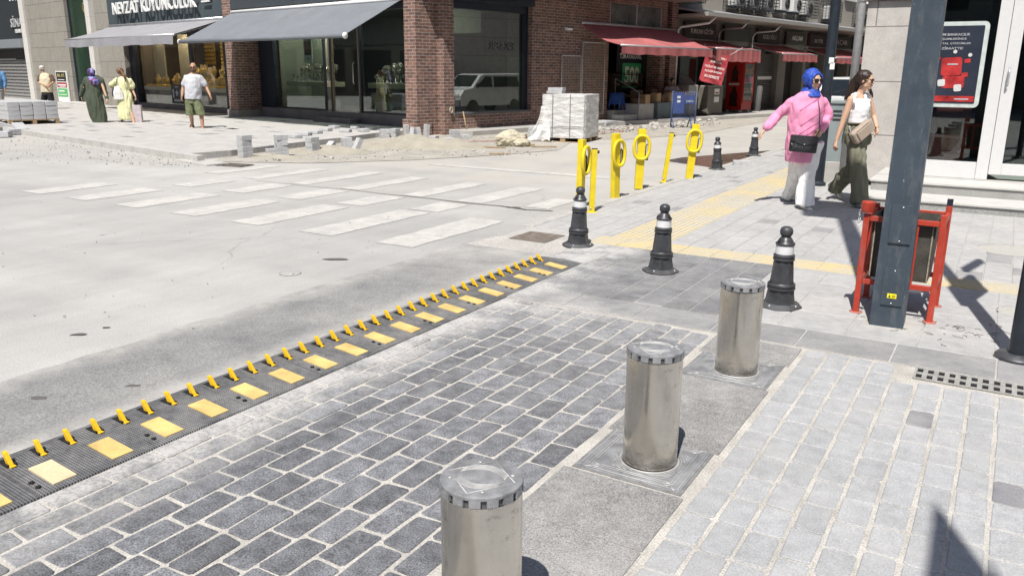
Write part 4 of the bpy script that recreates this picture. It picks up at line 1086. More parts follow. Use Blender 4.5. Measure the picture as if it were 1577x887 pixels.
def bollard():
    t = thing('steel_bollard', 'x', 'bollard', None, 'steel bollards in the granite strip')
    g = MB(); g.lathe([(BR * 0.995, 0.0), (BR, 0.01), (BR, BH - 0.040), (BR * 0.99, BH - 0.034)], 64)
    g.build('post_tube', steel, t, sharp=40)
    g = MB(); g.lathe([(BR - 0.006, BH - 0.034), (BR - 0.006, BH - 0.010)], 64, closed=False); g.build('recess_ring', cast_dark, t, sharp=40)
    g = MB()
    for k in range(15):
        a = 2 * math.pi * k / 15
        g.box(-0.0155, 0.0155, -0.004, 0.004, BH - 0.031, BH - 0.011, Matrix.Rotation(a, 4, 'Z') @ Matrix.Translation((0, -BR + 0.002, 0)))
    g.build('ring_tooth', cast, t)
    g = MB(); g.lathe([(BR + 0.001, BH - 0.011), (BR + 0.002, BH - 0.008), (BR + 0.001, BH - 0.002), (BR - 0.003, BH), (0.0, BH + 0.0005)], 64)
    lid = g.build('lid', cast, t, sharp=35)
    g = MB(); relief_disc(g, BR * 0.95, BH + 0.0008)
    for a in (35, 125, 215, 305): g.lathe([(0.006, BH), (0.006, BH + 0.003), (0, BH + 0.0035)], 10, Matrix.Translation((0.085 * math.cos(rad(a)), 0.085 * math.sin(rad(a)), 0)))
    g.build('lid_relief', mat('worn_relief', (0.44, 0.44, 0.435), 0.5, 0.2, 30, metal=0.2), lid)
    s_ = 0.200
    g = MB(); g.prism([(-s_ - 0.04, -s_), (s_, -s_), (s_, s_), (-s_ - 0.04, s_)], 0.0, 0.0150)
    bp = g.build('base_plate', cast, t, bevel=0.002)
    g = MB()
    for q in (0.012, 0.040, 0.052):
        x0, x1 = -s_ - 0.04 + q, s_ - q; y = s_ - q
        g.tube([(x0, -y, 0.0168), (x1, -y, 0.0168), (x1, y, 0.0168), (x0, y, 0.0168)], 0.0022, 6, close=True)
    for sx in (-1, 1):
        for sy in (-1, 1):
            g.lathe([(0.013, 0.016), (0.013, 0.0195), (0.009, 0.0195), (0.009, 0.017)], 14, Matrix.Translation((sx * 0.152 - 0.012, sy * 0.165, 0)), closed=False)
            g.tube([(sx * 0.16 - 0.012, sy * 0.17, 0.0168), (sx * 0.192 - 0.012, sy * 0.197, 0.0168)], 0.003, 6)
            for j in range(7):
                pts = []
                for i in range(9):
                    a = rad(10 + 70 * i / 8); r = 0.125 + 0.011 * j
                    x, y = sx * r * math.cos(a) * 1.05, sy * r * math.sin(a) * 1.05
                    if abs(x) < s_ - 0.06 and abs(y) < s_ - 0.06: pts.append((x, y, 0.0168))
                if len(pts) > 1: g.tube(pts, 0.0018, 5)
    g.lathe([(BR + 0.012, 0.016), (BR + 0.012, 0.019), (BR + 0.004, 0.019), (BR + 0.004, 0.016)], 48, closed=False)
    g.build('plate_relief', mat('worn_relief', (0.52, 0.52, 0.51), 0.5), bp)
    g = MB(); g.prism([(-s_ - 0.052, -s_ - 0.012), (s_ + 0.012, -s_ - 0.012), (s_ + 0.012, s_ + 0.012), (-s_ - 0.052, s_ + 0.012)], 0.0, 0.0115)
    g.build('plate_gap', mat('plate_rim_grey', (0.20, 0.20, 0.20), 0.8, 0.3, 20), bp)
    return t
b0 = bollard()
b0.matrix_world = GRID_M @ at((-1.095, 2.945, 0), 0)
b0['label'] = 'middle of the three brushed steel bollards, vertical dent high on its side'
dup(b0, GRID_M @ at((-1.095, 1.67, 0), 0), 'nearest steel bollard, cut off by the bottom edge of the picture')
dup(b0, GRID_M @ at((-1.095, 4.195, 0), 0), 'farthest steel bollard with dark scratches, between two black plastic cones')

# ------------------------------------------------------------------ spiked speed ramp
ramp = thing('spiked_speed_ramp', 'black rubber one-way traffic ramp with yellow spikes and yellow reflective tiles', 'speed ramp', GRID_M)
def tread_material():
    m, nt, b = nodes_of('rubber_tread')
    vec = coords(nt)
    ch = N(nt, 'ShaderNodeTexWave', bands_direction='X'); ch.inputs['Scale'].default_value = 26; L(nt, vec, ch.inputs[0])
    c2 = N(nt, 'ShaderNodeTexWave', bands_direction='Y'); c2.inputs['Scale'].default_value = 26; L(nt, vec, c2.inputs[0])
    h = mul(nt, ch.outputs[1], c2.outputs[1])
    d = maprange(nt, nz(nt, vec, 3.2, 8, 0.7), 0.42, 0.66)
    d2 = mul(nt, maprange(nt, nz(nt, vec, 180, 2), 0.4, 0.6, 0.5, 1.0), d)
    c = mixc(nt, maprange(nt, nz(nt, vec, 40, 4), 0.3, 0.7), (0.085, 0.087, 0.092), (0.15, 0.152, 0.158))
    c = mixc(nt, mul(nt, d2, 0.75), c, (0.34, 0.33, 0.32))
    c = mixc(nt, mul(nt, mul(nt, h, d2), 0.4), c, (0.48, 0.47, 0.45))
    L(nt, c, b.inputs['Base Color']); b.inputs['Roughness'].default_value = 0.62
    bump(nt, b, h, 0.9, 0.006)
    return m
tread = tread_material()
tile_m = mat('reflective_tile', (0.62, 0.45, 0.17), 0.6, 0.22, 6, 0.05, fine=0.08)
tile_faded = mat('faded_reflective_tile', (0.66, 0.52, 0.33), 0.7, 0.12, 6, fine=0.1)
VN, VT, VF = -2.925, -3.265, -3.40          # near edge, crest, far edge
def ramp_z(v):
    if v > VN - 0.02: return 0.014 * (VN - v) / 0.02
    if v > VT: return 0.014 + (0.050 - 0.014) * (VN - 0.02 - v) / (VN - 0.02 - VT)
    return 0.050 * (v - VF) / (VT - VF) if v > VF else 0
def module(u0, u1, first=False, last=False):
    prof = [VN, VN - 0.006, VN - 0.03, (VN + VT) / 2, VT + 0.02, VT, VT - 0.05, VF]
    zz = [0.0, 0.016, 0.019, 0.034, 0.049, 0.052, 0.046, 0.004]
    g = MB()
    n = len(prof)
    cut = 0.17 if last else 0
    vs = [(v, u0 + 0.002, z) for v, z in zip(prof, zz)] + [(v, u1 - 0.002 - (cut * min(1, max(0, (VT + 0.10 - v) / 0.2)) if last else 0), z) for v, z in zip(prof, zz)]
    fs = [(i, i + 1, n + i + 1, n + i) for i in range(n - 1)] + [tuple(range(n))[::-1], tuple(range(n, 2 * n))]
    g.add(vs, fs)
    g.add([(VN, u0, 0), (VF, u0, 0), (VF, u1, 0), (VN, u1, 0)], [(0, 1, 2, 3)])
    mo = g.build('rubber_module', tread, ramp)
    g = MB()
    for du in (0.0,) if not last else ():
        for hv in (-2.99, -3.035):
            g.lathe([(0.011, 0), (0.011, 0.0012), (0, 0.0012)], 12, Matrix.Translation((hv if du == 0 else hv + 0.02, u0 + 0.03 + du, ramp_z(hv) + 0.0075)))
    if g.v: g.build('bolt_hole', mat('hole_black', (0.008, 0.008, 0.009), 0.8), mo)
    return mo
MODS = []
u = -0.56
while u < 5.9: MODS.append((u, u + 0.5, module(u, u + 0.5))); u += 0.5
endm = MB()
zend = [(VN, 5.54, 0), (VN, 6.06, 0.0), (VF, 5.87, 0.0), (VF, 5.54, 0)]
modl = module(MODS[-1][1], MODS[-1][1] + 0.09, last=True)
MODS.append((MODS[-1][1], 9, modl))
def mod_at(u): return next(m_ for a, b_, m_ in MODS if a <= u < b_)
k = 0
u = 1.81 - 0.248 * 8
while u < 5.9:
    R = random.Random(int(u * 1000))
    g = MB(); va, vb = -2.965, -3.135
    za, zb_ = ramp_z(va) + 0.0085, ramp_z(vb) + 0.0085
    w = 0.047
    g.add([(va, u - w, za), (va, u + w, za), (vb, u + w, zb_), (vb, u - w, zb_), (va, u - w, za - 0.006), (va, u + w, za - 0.006), (vb, u + w, zb_ - 0.006), (vb, u - w, zb_ - 0.006)],
          [(0, 1, 2, 3), (0, 4, 5, 1), (1, 5, 6, 2), (2, 6, 7, 3), (3, 7, 4, 0)])
    o = g.build('reflective_tile', tile_faded if abs(u - 1.562) < 0.05 else tile_m, mod_at(u))
    u += 0.248
spike_me = None
u = 1.49 - 0.1235 * 14
g = MB()
for sx in (0,):
    # steel tooth leaning over the crest, a small foot in front
    pr = [(0.022, 0.0), (-0.022, 0.055), (-0.036, 0.062), (-0.046, 0.058), (-0.018, 0.0), (-0.01, -0.004)]
    n = len(pr); wd = 0.0095
    vs = [(a, -wd, b_) for a, b_ in pr] + [(a, wd, b_) for a, b_ in pr]
    g.add(vs, [tuple(range(n)), tuple(range(n, 2 * n))[::-1]] + [(i, n + i, n + (i + 1) % n, (i + 1) % n) for i in range(n)])
    g.box(0.012, 0.034, -0.0125, 0.0125, -0.003, 0.004)
g.v = [p * 0.86 for p in g.v]
spike_src = g.build('spike', mat('spike_yellow', (0.78, 0.47, 0.015), 0.45, 0.1, 30, fine=0.1), None, bevel=0.0012)
slot_shade = MB().box(-0.062, 0.014, -0.018, 0.020, -0.002, 0.0065).build('slot_shade', mat('hole_black', (0.008, 0.008, 0.009), 0.8), spike_src)  # black box: the slot, widened to paint the shadow gap beside each spike
first = True
while u < 5.86:
    if first: o, first = spike_src, False; s_ = slot_shade
    else:
        o = spike_src.copy(); COL.objects.link(o); s_ = slot_shade.copy(); COL.objects.link(s_); s_.parent = o
    o.parent = mod_at(u); o.matrix_local = at((-3.215, u, 0.047), rz=rad(random.uniform(-3, 3)))
    u += 0.1235

# ------------------------------------------------------------------ black plastic traffic posts (cone shaped)
cone_m = mat('black_plastic', (0.042, 0.044, 0.050), 0.42, 0.35, 16, 0.1, fine=0.25)
cone_dust = mat('dusty_black_plastic', (0.065, 0.067, 0.072), 0.6, 0.4, 14, 0.1, fine=0.35)
refl_m = mat('reflective_white', (0.66, 0.67, 0.68), 0.35, 0.06, 25)
def cone(H=0.55):
    t = thing('traffic_post', 'x', 'traffic post', None, 'black plastic traffic posts')
    k = H / 0.55
    g = MB(); g.lathe([(0.148, 0.0), (0.150, 0.012), (0.140, 0.020), (0.112, 0.022), (0.108, 0.030)], 8); g.build('base', cone_dust, t, bevel=0.004)
    g = MB()
    g.lathe([(0.102, 0.024), (0.096, 0.05), (0.088, 0.10), (0.086, 0.125)], 8, smooth=False)
    g.lathe([(0.078, 0.165), (0.064, 0.325), (0.062, 0.33)], 8, smooth=False)
    g.lathe([(0.086, 0.122), (0.093, 0.127), (0.093, 0.137), (0.085, 0.141), (0.085, 0.145), (0.092, 0.149), (0.091, 0.160), (0.083, 0.166), (0.08, 0.17)], 28, closed=False)
    g.lathe([(0.064, 0.322), (0.071, 0.327), (0.071, 0.337), (0.064, 0.341), (0.064, 0.345), (0.070, 0.349), (0.070, 0.359), (0.062, 0.364), (0.06, 0.37)], 28, closed=False)
    g.lathe([(0.058, 0.355), (0.056, 0.43)], 28, closed=False)
    g.lathe([(0.056, 0.428), (0.064, 0.431), (0.064, 0.438), (0.052, 0.449), (0.048, 0.458), (0.041, 0.470), (0.033, 0.480), (0.028, 0.4845), (0.036, 0.492), (0.041, 0.503), (0.043, 0.516),
             (0.041, 0.530), (0.034, 0.542), (0.022, 0.550), (0.0, 0.553)], 28)
    g.build('body', cone_m, t, sharp=35)
    MB().lathe([(0.0605, 0.366), (0.0585, 0.427)], 28, closed=False).build('reflective_band', refl_m, t)
    g = MB()
    g.lathe([(0.013, 0.0), (0.013, 0.003), (0.0, 0.003)], 14, Matrix.Translation((0.024, -0.046, 0.452)) @ Matrix.Rotation(rad(62), 4, 'X') @ Matrix.Rotation(rad(20), 4, 'Y'))
    g.lathe([(0.013, 0.0), (0.013, 0.003), (0.0, 0.003)], 14, Matrix.Translation((-0.049, 0.014, 0.452)) @ Matrix.Rotation(rad(-62), 4, 'Y'))
    g.build('chain_hole', mat('hole_black', (0.008, 0.008, 0.009), 0.8), t)
    g = MB()
    for a in range(4):
        an = rad(45 + 90 * a); g.lathe([(0.009, 0.020), (0.009, 0.028), (0.0, 0.030)], 6, Matrix.Translation((0.122 * math.cos(an), 0.122 * math.sin(an), 0)))
    g.build('bolt', steel_trim, t)
    return t
c0 = cone()
def put_cone(o, px, py, rz, label, lean=(0, 0), s=1.0, z=0.013):
    p = G3(px, py, z)
    M = at((p.x, p.y, z), rz, rad(lean[0]), rad(lean[1])) @ Matrix.Scale(s, 4)
    if o is c0: c0.matrix_world = M; c0['label'] = label
    else: dup(c0, M, label)
put_cone(c0, 1017, 418, rad(10), 'black plastic traffic post in the middle of the dark slabs, behind the farthest steel bollard', (0, 1.0), 1.0)
put_cone(None, 890, 378, rad(-70), 'black plastic traffic post at the road corner in front of the first yellow barrier post', (0, 2.5))
put_cone(None, 1200, 471, rad(-95), 'largest looking black plastic traffic post, right of the farthest steel bollard', (0, 1.0), 1.02)
put_cone(None, 1104, 261, rad(40), 'dusty grey traffic post with white band at the muddy puddle', (0, -4.0), 0.98)
put_cone(None, 1160, 240, rad(0), "small distant black traffic post by the pink woman's outstretched hand", (0, 1), 1.0)

# ------------------------------------------------------------------ yellow parking barrier posts
def slim_post():
    t = thing('yellow_post', 'x', 'post', None, 'yellow barrier posts along the kerb')
    MB().box(-0.030, 0.030, -0.022, 0.022, 0, 0.725).build('post', yellow, t, bevel=0.004)
    g = MB(); g.tube([(0.01, 0.0, 0.69), (0.055, 0.0, 0.69)], 0.017, 12); g.build('pivot_cap', rubber, t)
    MB().box(-0.031, 0.031, -0.023, 0.023, 0.722, 0.73).build('cap', rubber, t)
    MB().box(-0.06, 0.06, -0.05, 0.05, 0, 0.008).build('foot_plate', yellow, t, bevel=0.003)
    g = MB(); g.lathe([(0.010, 0), (0.010, 0.006), (0, 0.007)], 8, at((-0.02, -0.024, 0.05), rx=rad(90)))
    g.build('bolt', steel_trim, t)
    return t
def ring_post():
    t = thing('yellow_post', 'x', 'post', None, 'yellow barrier posts along the kerb')
    MB().box(-0.055, 0.055, -0.035, 0.035, 0.0, 0.82).build('post', yellow, t, bevel=0.005)
    g = MB(); pts = []
    for i in range(28):
        a = 2 * math.pi * i / 28
        pts.append((0.106 * math.copysign(abs(math.cos(a)) ** 0.85, math.cos(a)), -0.062, 0.575 + 0.160 * math.copysign(abs(math.sin(a)) ** 0.8, math.sin(a))))
    g.tube(pts, 0.022, 10, close=True); g.build('ring', yellow, t)
    g = MB(); pts = [(0.075, -0.03, 0.62), (0.095, -0.03, 0.60), (0.095, -0.03, 0.44), (0.075, -0.03, 0.42), (0.06, -0.03, 0.44), (0.06, -0.03, 0.60)]
    g.tube(pts, 0.010, 8, close=True); g.build('shackle', mat('lock_steel', (0.12, 0.11, 0.09), 0.5, metal=0.5), t)
    MB().box(0.05, 0.10, -0.045, -0.015, 0.40, 0.46).build('padlock', mat('lock_steel', (0.12, 0.11, 0.09), 0.5), t, bevel=0.004)
    g = MB(); g.add([(-0.054, -0.0365, 0.34), (0.054, -0.0365, 0.34), (0.054, -0.0365, 0.02)], [(0, 1, 2)])
    return t
s0, r0 = slim_post(), ring_post()
def put_post(o, src, px, py, rz, label, lean=(0, 0), s=1.0):
    p = G3(px, py, 0.012); M = at((p.x, p.y, 0.012), rad(rz), rad(lean[0]), rad(lean[1])) @ Matrix.Scale(s, 4)
    if o: o.matrix_world = M; o['label'] = label
    else: dup(src, M, label)
put_post(r0, r0, 893, 320, 62, 'yellow barrier post with edge-on ring, partly behind the black post at the road corner', (0, 1.0), 0.98)
put_post(s0, s0, 911, 327, 8, 'slim yellow post without ring, beside the nearest ring post', (0, 1.0))
put_post(None, r0, 947, 305, 42, 'yellow barrier post whose ring is seen half from the side', (0, -2.0), 1.0)
put_post(None, r0, 983, 291, 0, 'yellow barrier post with full oval ring, fourth along the row', (0, 1.2), 1.0)
put_post(None, s0, 1022, 281, 6, 'slim yellow post leaning to the right between two ring posts', (0, 6.5), 1.0)
put_post(None, r0, 1061, 275, -6, 'farthest yellow barrier post, leaning, with oval ring', (0, 4.0), 1.0)

# ------------------------------------------------------------------ big grey square post, litter bin, sign pole, street lamp
gp = thing('steel_mast', 'tall square dark grey steel mast with service hatches and a small yellow warning sticker', 'mast', GRID_M @ at((-0.495, 5.58, 0.0), rad(2)))
MB().loft([((-0.012, 0, z), (w, w, 0), (-w, w, 0)) for z, w in ((0.01, 0.0995), (2.2, 0.087), (7.9, 0.07))], 4).build('shaft', dark_metal, gp, sharp=30)
MB().box(-0.16, 0.16, -0.15, 0.15, 0.0, 0.0165).build('base_plate', concrete, gp, bevel=0.004)
for z0, z1 in ((0.16, 0.40), (0.56, 0.80)):
    h_ = MB().box(-0.062, 0.062, -0.1045, -0.1005, z0, z1).build('service_hatch', dark_metal, gp, bevel=0.001)
    g = MB()
    for z in (z0 + 0.015, z1 - 0.015): g.lathe([(0.0055, 0), (0.0055, 0.003), (0, 0.004)], 10, at((0, -0.1045, z), rx=rad(90)))
    g.build('screw', steel_trim, h_)
    MB().box(-0.062, 0.062, -0.1035, -0.1003, z0 - 0.006, z0 - 0.001).build('gap_shadow_lip', navy_frame, h_)
stk = MB().box(-0.027, 0.027, -0.1062, -0.1046, 0.208, 0.238).build('warning_sticker', mat('sticker_yellow', (0.85, 0.72, 0.02), 0.4), gp)
g = MB(); g.add([(-0.020, -0.1068, 0.213), (-0.006, -0.1068, 0.213), (-0.013, -0.1068, 0.232)], [(0, 1, 2)]); g.box(0.0, 0.022, -0.107, -0.1062, 0.222, 0.226); g.box(0.002, 0.018, -0.107, -0.1062, 0.215, 0.218)
g.build('sticker_print', mat('hole_black', (0.008, 0.008, 0.009), 0.8), stk)
MB().box(-0.42, 0.30, -0.30, 0.30, 7.35, 8.6).build('head_cabinet', dark_metal, gp, bevel=0.02)

red_m = chipped_paint('red_paint', (0.40, 0.042, 0.022), (0.10, 0.05, 0.035))
lb = thing('litter_bin', 'red steel frame litter bin with dented dark metal liner behind the grey mast', 'litter bin', GRID_M @ at((-0.50, 5.97, 0.0)))
W_, D_ = 0.225, 0.225
for i, (sx, sy, tz) in enumerate(((-1, -1, 0.685), (1, -1, 0.72), (1, 1, 0.72), (-1, 1, 0.70))):
    x, y = sx * W_, sy * D_
    MB().box(x - 0.019, x + 0.019, y - 0.019, y + 0.019, 0.015, tz).build('leg', red_m, lb, bevel=0.003)
    g = MB().lathe([(0.042, 0.013), (0.042, 0.020), (0.0, 0.021)], 20, Matrix.Translation((x, y, 0))); g.build('foot_disc', mat('dusty_red_paint', (0.42, 0.16, 0.13), 0.8, 0.2, 20), lb)
for z in (0.235, 0.66):
    g = MB()
    for s_ in (-1, 1):
        g.box(-W_ + 0.0195, W_ - 0.0195, s_ * D_ - 0.014, s_ * D_ + 0.014, z - 0.016, z + 0.016)
        g.box(s_ * W_ - 0.014, s_ * W_ + 0.014, -D_ + 0.0195, D_ - 0.0195, z - 0.016, z + 0.016)
    g.build('rail', red_m, lb, bevel=0.002)
g = MB()
for s_ in (-1, 1):
    g.box(-0.012 + 0.08, 0.012 + 0.08, s_ * D_ - 0.006, s_ * D_ + 0.010, 0.2515, 0.6435); g.box(-0.012 - 0.08, 0.012 - 0.08, s_ * D_ - 0.006, s_ * D_ + 0.010, 0.2515, 0.6435)
    g.box(s_ * W_ - 0.008, s_ * W_ + 0.008, -0.012, 0.012, 0.2515, 0.6435)
    g.build('upright', red_m, lb); g = MB()
liner = MB(); a_, b_ = 0.175, 0.192
liner.add([(-a_, -a_, 0.26), (a_, -a_, 0.26), (a_, a_, 0.26), (-a_, a_, 0.26), (-b_, -b_, 0.665), (b_, -b_, 0.665), (b_, b_, 0.665), (-b_, b_, 0.665)],
          [(0, 3, 2, 1), (0, 1, 5, 4), (1, 2, 6, 5), (2, 3, 7, 6), (3, 0, 4, 7)])
c_ = 0.012
liner.add([(-a_ + c_, -a_ + c_, 0.28), (a_ - c_, -a_ + c_, 0.28), (a_ - c_, a_ - c_, 0.28), (-a_ + c_, a_ - c_, 0.28), (-b_ + c_, -b_ + c_, 0.665), (b_ - c_, -b_ + c_, 0.665), (b_ - c_, b_ - c_, 0.665), (-b_ + c_, b_ - c_, 0.665)],
          [(0, 1, 2, 3), (0, 4, 5, 1), (1, 5, 6, 2), (2, 6, 7, 3), (3, 7, 4, 0)])
liner.add([(-b_, -b_, 0.6655), (b_, -b_, 0.6655), (b_, b_, 0.6655), (-b_, b_, 0.6655), (-b_ + c_, -b_ + c_, 0.6655), (b_ - c_, -b_ + c_, 0.6655), (b_ - c_, b_ - c_, 0.6655), (-b_ + c_, b_ - c_, 0.6655)],
          [(0, 1, 5, 4), (1, 2, 6, 5), (2, 3, 7, 6), (3, 0, 4, 7)])
liner.build('liner', mat('sooty_metal', (0.055, 0.052, 0.045), 0.6, 0.6, 7, 0.2, fine=0.3), lb)
g = MB()
for x in (-0.176, 0.168): g.box(x, x + 0.008, -0.196, -0.194, 0.27, 0.655)
g.build('liner_seam', mat('bare_metal', (0.30, 0.27, 0.21), 0.7, 0.4, 30), lb)
g = MB(); g.lathe([(0.040, 0.70), (0.042, 0.705), (0.042, 0.765), (0.036, 0.770), (0.0, 0.770)], 20, Matrix.Translation((-W_, -D_, 0))); g.build('ashtray', red_m, lb, sharp=40)
g = MB()
for k in range(6):
    g.tube([(-W_ - 0.045 + 0.006 * math.cos(a), -D_ + (0.006 * math.sin(a) if k % 2 else 0), 0.70 - k * 0.017 + 0.010 * math.sin(a)) for a in [2 * math.pi * j / 8 for j in range(8)]], 0.002, 5, close=True)
g.build('chain', steel_trim, lb)
for x in (W_, ): MB().box(x - 0.018, x + 0.018, D_ - 0.018, D_ + 0.018, 0.7205, 0.765).build('post_cap', navy_frame, lb)

sp = thing('sign_pole', 'thin dark green steel pole with wide round foot at the right edge', 'pole', at(G3(1566, 556)))
g = MB(); g.lathe([(0.055, 0.03), (0.052, 0.06), (0.050, 4.6), (0.0, 4.62)], 24); g.build('shaft', black_pole, sp, sharp=40)
g = MB(); g.lathe([(0.115, 0.012), (0.118, 0.03), (0.105, 0.044), (0.060, 0.05)], 28); g.build('foot', mat('foot_steel', (0.10, 0.105, 0.115), 0.4, 0.3, 12, metal=0.4), sp, sharp=40)
az = rad(-43 + 90)
MB().box(-0.285, 0.285, -0.02, 0.02, -0.44, 0.44, at((0.05, 0.0, 2.72), az)).build('sign_panel', dark_metal, sp)
MB().box(-0.25, 0.25, -0.02, 0.02, -0.12, 0.12, at((0.3, 0.1, 3.95), az)).build('upper_sign', dark_metal, sp)

lp = thing('street_lamp', 'dark blue green street lamp pole rising behind the woman in pink', 'street lamp', at(G3(1258, 287)))
g = MB(); g.lathe([(0.12, 0.0), (0.12, 0.05), (0.085, 0.08), (0.08, 0.9), (0.072, 0.95), (0.065, 5.2), (0.05, 7.0), (0, 7.0)], 20); g.build('pole', black_pole, lp, sharp=40)
g = MB(); g.box(-0.04, 0.03, -0.073, -0.066, 1.72, 1.80); g.box(-0.02, 0.045, -0.073, -0.067, 1.64, 1.73); g.build('torn_sticker', white_paint, lp)
g = MB(); g.tube([(0, 0, 6.9), (0.1, -0.6, 7.2), (0.2, -1.3, 7.25)], 0.035, 8); g.box(0.05, 0.35, -1.9, -1.25, 7.18, 7.3); g.build('lamp_arm', black_pole, lp)

# electricity cabinet behind the women
ec = thing('electric_cabinet', 'blue grey electricity cabinet on a concrete plinth behind the two women', 'cabinet', GRID_M @ at((-2.30, 12.78, 0)))
MB().box(0.0, 0.24, 0, 0.5, 0, 0.33).build('plinth', concrete, ec, bevel=0.01)
MB().box(0.01, 0.23, 0.02, 0.48, 0.331, 1.16).build('cabinet_body', mat('cabinet_grey', (0.25, 0.29, 0.30), 0.5, 0.08, 4), ec, bevel=0.006)
MB().box(-0.01, 0.25, 0.0, 0.5, 1.161, 1.20).build('cabinet_top', mat('cabinet_grey', (0.25, 0.29, 0.30), 0.5), ec, bevel=0.006)
g = MB()
for z in (0.93, 0.99, 1.05): g.box(0.06, 0.18, 0.010, 0.0195, z, z + 0.02)
g.build('vent', interior_dark, ec)

# ------------------------------------------------------------------ drain grates and covers
def bar_grate(name, label, M, L_, W2, nb, mt, rows=2, bw_=0.012):
    t = thing(name, label, 'drain grate', M)
    MB().box(0.004, L_ - 0.004, 0.004, W2 - 0.004, 0.0005, 0.003).build('pit', mat('hole_black', (0.008, 0.008, 0.009), 0.8), t)
    g = MB(); g.box(0, L_, 0, 0.012, 0, 0.009); g.box(0, L_, W2 - 0.012, W2, 0, 0.009); g.box(0, 0.012, 0.0121, W2 - 0.0121, 0, 0.009); g.box(L_ - 0.012, L_, 0.0121, W2 - 0.0121, 0, 0.009)
    for r in range(1, rows):
        y = W2 * r / rows; g.box(0.0121, L_ - 0.0121, y - 0.013, y + 0.013, 0.001, 0.009)
    for k in range(1, nb):
        x = L_ * k / nb
        for r in range(rows):
            y0, y1 = W2 * r / rows + 0.0135, W2 * (r + 1) / rows - 0.0135
            g.box(x - bw_, x + bw_, y0, y1, 0.001, 0.0085)
    g.build('grating', mt, t, bevel=0.0015)
    return t
bar_grate('drain_grate', 'pale dusty slotted drain grate in front of the black sign pole', GRID_M @ at((-0.26, 4.585, 0.0095)), 1.14, 0.185, 22, mat('dusty_cast_iron', (0.30, 0.295, 0.28), 0.8, 0.25, 12, 0.3, fine=0.3))
bar_grate('drain_grate', 'rusty drain grate with concrete rim at the road corner near the ramp', GRID_M @ at((-4.02, 6.62, 0.006)), 0.40, 0.42, 2, mat('rusty_iron', (0.20, 0.17, 0.145), 0.85, 0.35, 12, fine=0.3), rows=8, bw_=0.01)
g = bar_grate('drain_grate', 'small dark drain grate at the corner of the far plaza kerb', at(G3(330, 255, 0.008)) @ Matrix.Rotation(rad(-20), 4, 'Z'), 0.55, 0.35, 6, mat('rusty_iron', (0.2, 0.17, 0.145), 0.85), rows=2)
def cover(label, px, py, r, m_, z=0.0025):
    t = thing('manhole_cover', label, 'manhole cover', at(G3(px, py, z)))
    MB().lathe([(r * 0.93, 0), (r * 0.93, 0.002), (0, 0.002)], 36, smooth=False).build('lid', m_, t)
    MB().lathe([(r, 0), (r, 0.0013), (r * 0.96, 0.0013), (r * 0.96, 0)], 36, closed=False).build('rim', mat('cover_rim', (0.22, 0.215, 0.20), 0.95), t)
cover('small round cover outlined in the pale road', 447, 421, 0.085, road_m)
cover('pale round cover in the sidewalk under the bank steps', 1555, 386, 0.28, mat('pale_cover', (0.40, 0.39, 0.36), 0.9, 0.1, 20, 0.4, fine=0.2), 0.0135)
cover('round concrete cover behind the black sign pole', 1575, 482, 0.16, mat('pale_cover', (0.40, 0.39, 0.36), 0.9), 0.0135)
# oil flecks on the road
g = MB()
for px, py, w in ((120, 516, 0.05), (163, 505, 0.03), (205, 595, 0.045), (516, 400, 0.10), (790, 320, 0.1), (298, 507, 0.015), (60, 614, 0.05)):
    p = G3(px, py); R = random.Random(px); pts = [(p.x + w * R.uniform(0.6, 1.3) * math.cos(a), p.y + 0.5 * w * R.uniform(0.5, 1.2) * math.sin(a), 0.0055) for a in [2 * math.pi * i / 10 for i in range(10)]]
    g.add(pts, [tuple(range(10))])
tag(g.build('tar_stain', mat('tar_stain', (0.11, 0.105, 0.10), 0.9)), 'small dark tar spots scattered on the pale road', None, None, 'structure')
# ------------------------------------------------------------------ people
skin_l = mat('skin_light', (0.56, 0.35, 0.24), 0.55, 0.05, 12)
skin_m = mat('skin_tan', (0.42, 0.24, 0.155), 0.55, 0.07, 12)
shoe_white = mat('white_shoes', (0.70, 0.69, 0.66), 0.6, 0.06)
black_leather = mat('black_leather', (0.012, 0.012, 0.013), 0.35, 0.2, 30)
lens_m = mat('sunglass_lens', (0.010, 0.010, 0.012), 0.12)
hair_dark = mat('dark_brown_hair', (0.028, 0.015, 0.010), 0.42, 0.5, 22, 0.6, stretch=(4, 4, 0.35))
def V(p): return Vector(p)
def hand(mb, wrist, d, palm_n, s=1.0, curl=0.5, side=1):
    d = d.normalized(); n = (palm_n - d * palm_n.dot(d)).normalized(); w = d.cross(n) * side
    mb.cap(wrist, wrist + d * 0.075 * s, 0.026 * s, 0.034 * s, 12, (n, 0.5))
    mb.cap(wrist + d * 0.05 * s + w * 0.012 * s, wrist + d * 0.085 * s + w * 0.012 * s, 0.024 * s, 0.022 * s, 12, (n, 0.55))
    for i, (o, ln) in enumerate(((0.030, 0.064), (0.011, 0.074), (-0.009, 0.069), (-0.027, 0.054))):
        b = wrist + d * (0.085 - 0.004 * abs(i - 1)) * s + w * o * s
        c = curl * (0.75 + 0.2 * i)
        d1 = (d * math.cos(c * 0.6) + n * math.sin(c * 0.6) + w * o * 1.5); d1.normalize()
        d2 = (d * math.cos(c * 1.4) + n * math.sin(c * 1.4)).normalized()
        m_ = b + d1 * ln * 0.55 * s; e = m_ + d2 * ln * 0.5 * s
        mb.cap(b, m_, 0.0095 * s, 0.0088 * s, 8); mb.cap(m_, e, 0.0088 * s, 0.0072 * s, 8)
    b = wrist + d * 0.022 * s + w * 0.026 * s; m_ = b + (d * 0.8 + w * 0.7 + n * 0.25).normalized() * 0.038 * s
    mb.cap(b, m_, 0.013 * s, 0.011 * s, 8); mb.cap(m_, m_ + (d * 0.95 + w * 0.1 + n * 0.35).normalized() * 0.032 * s, 0.0105 * s, 0.008 * s, 8)
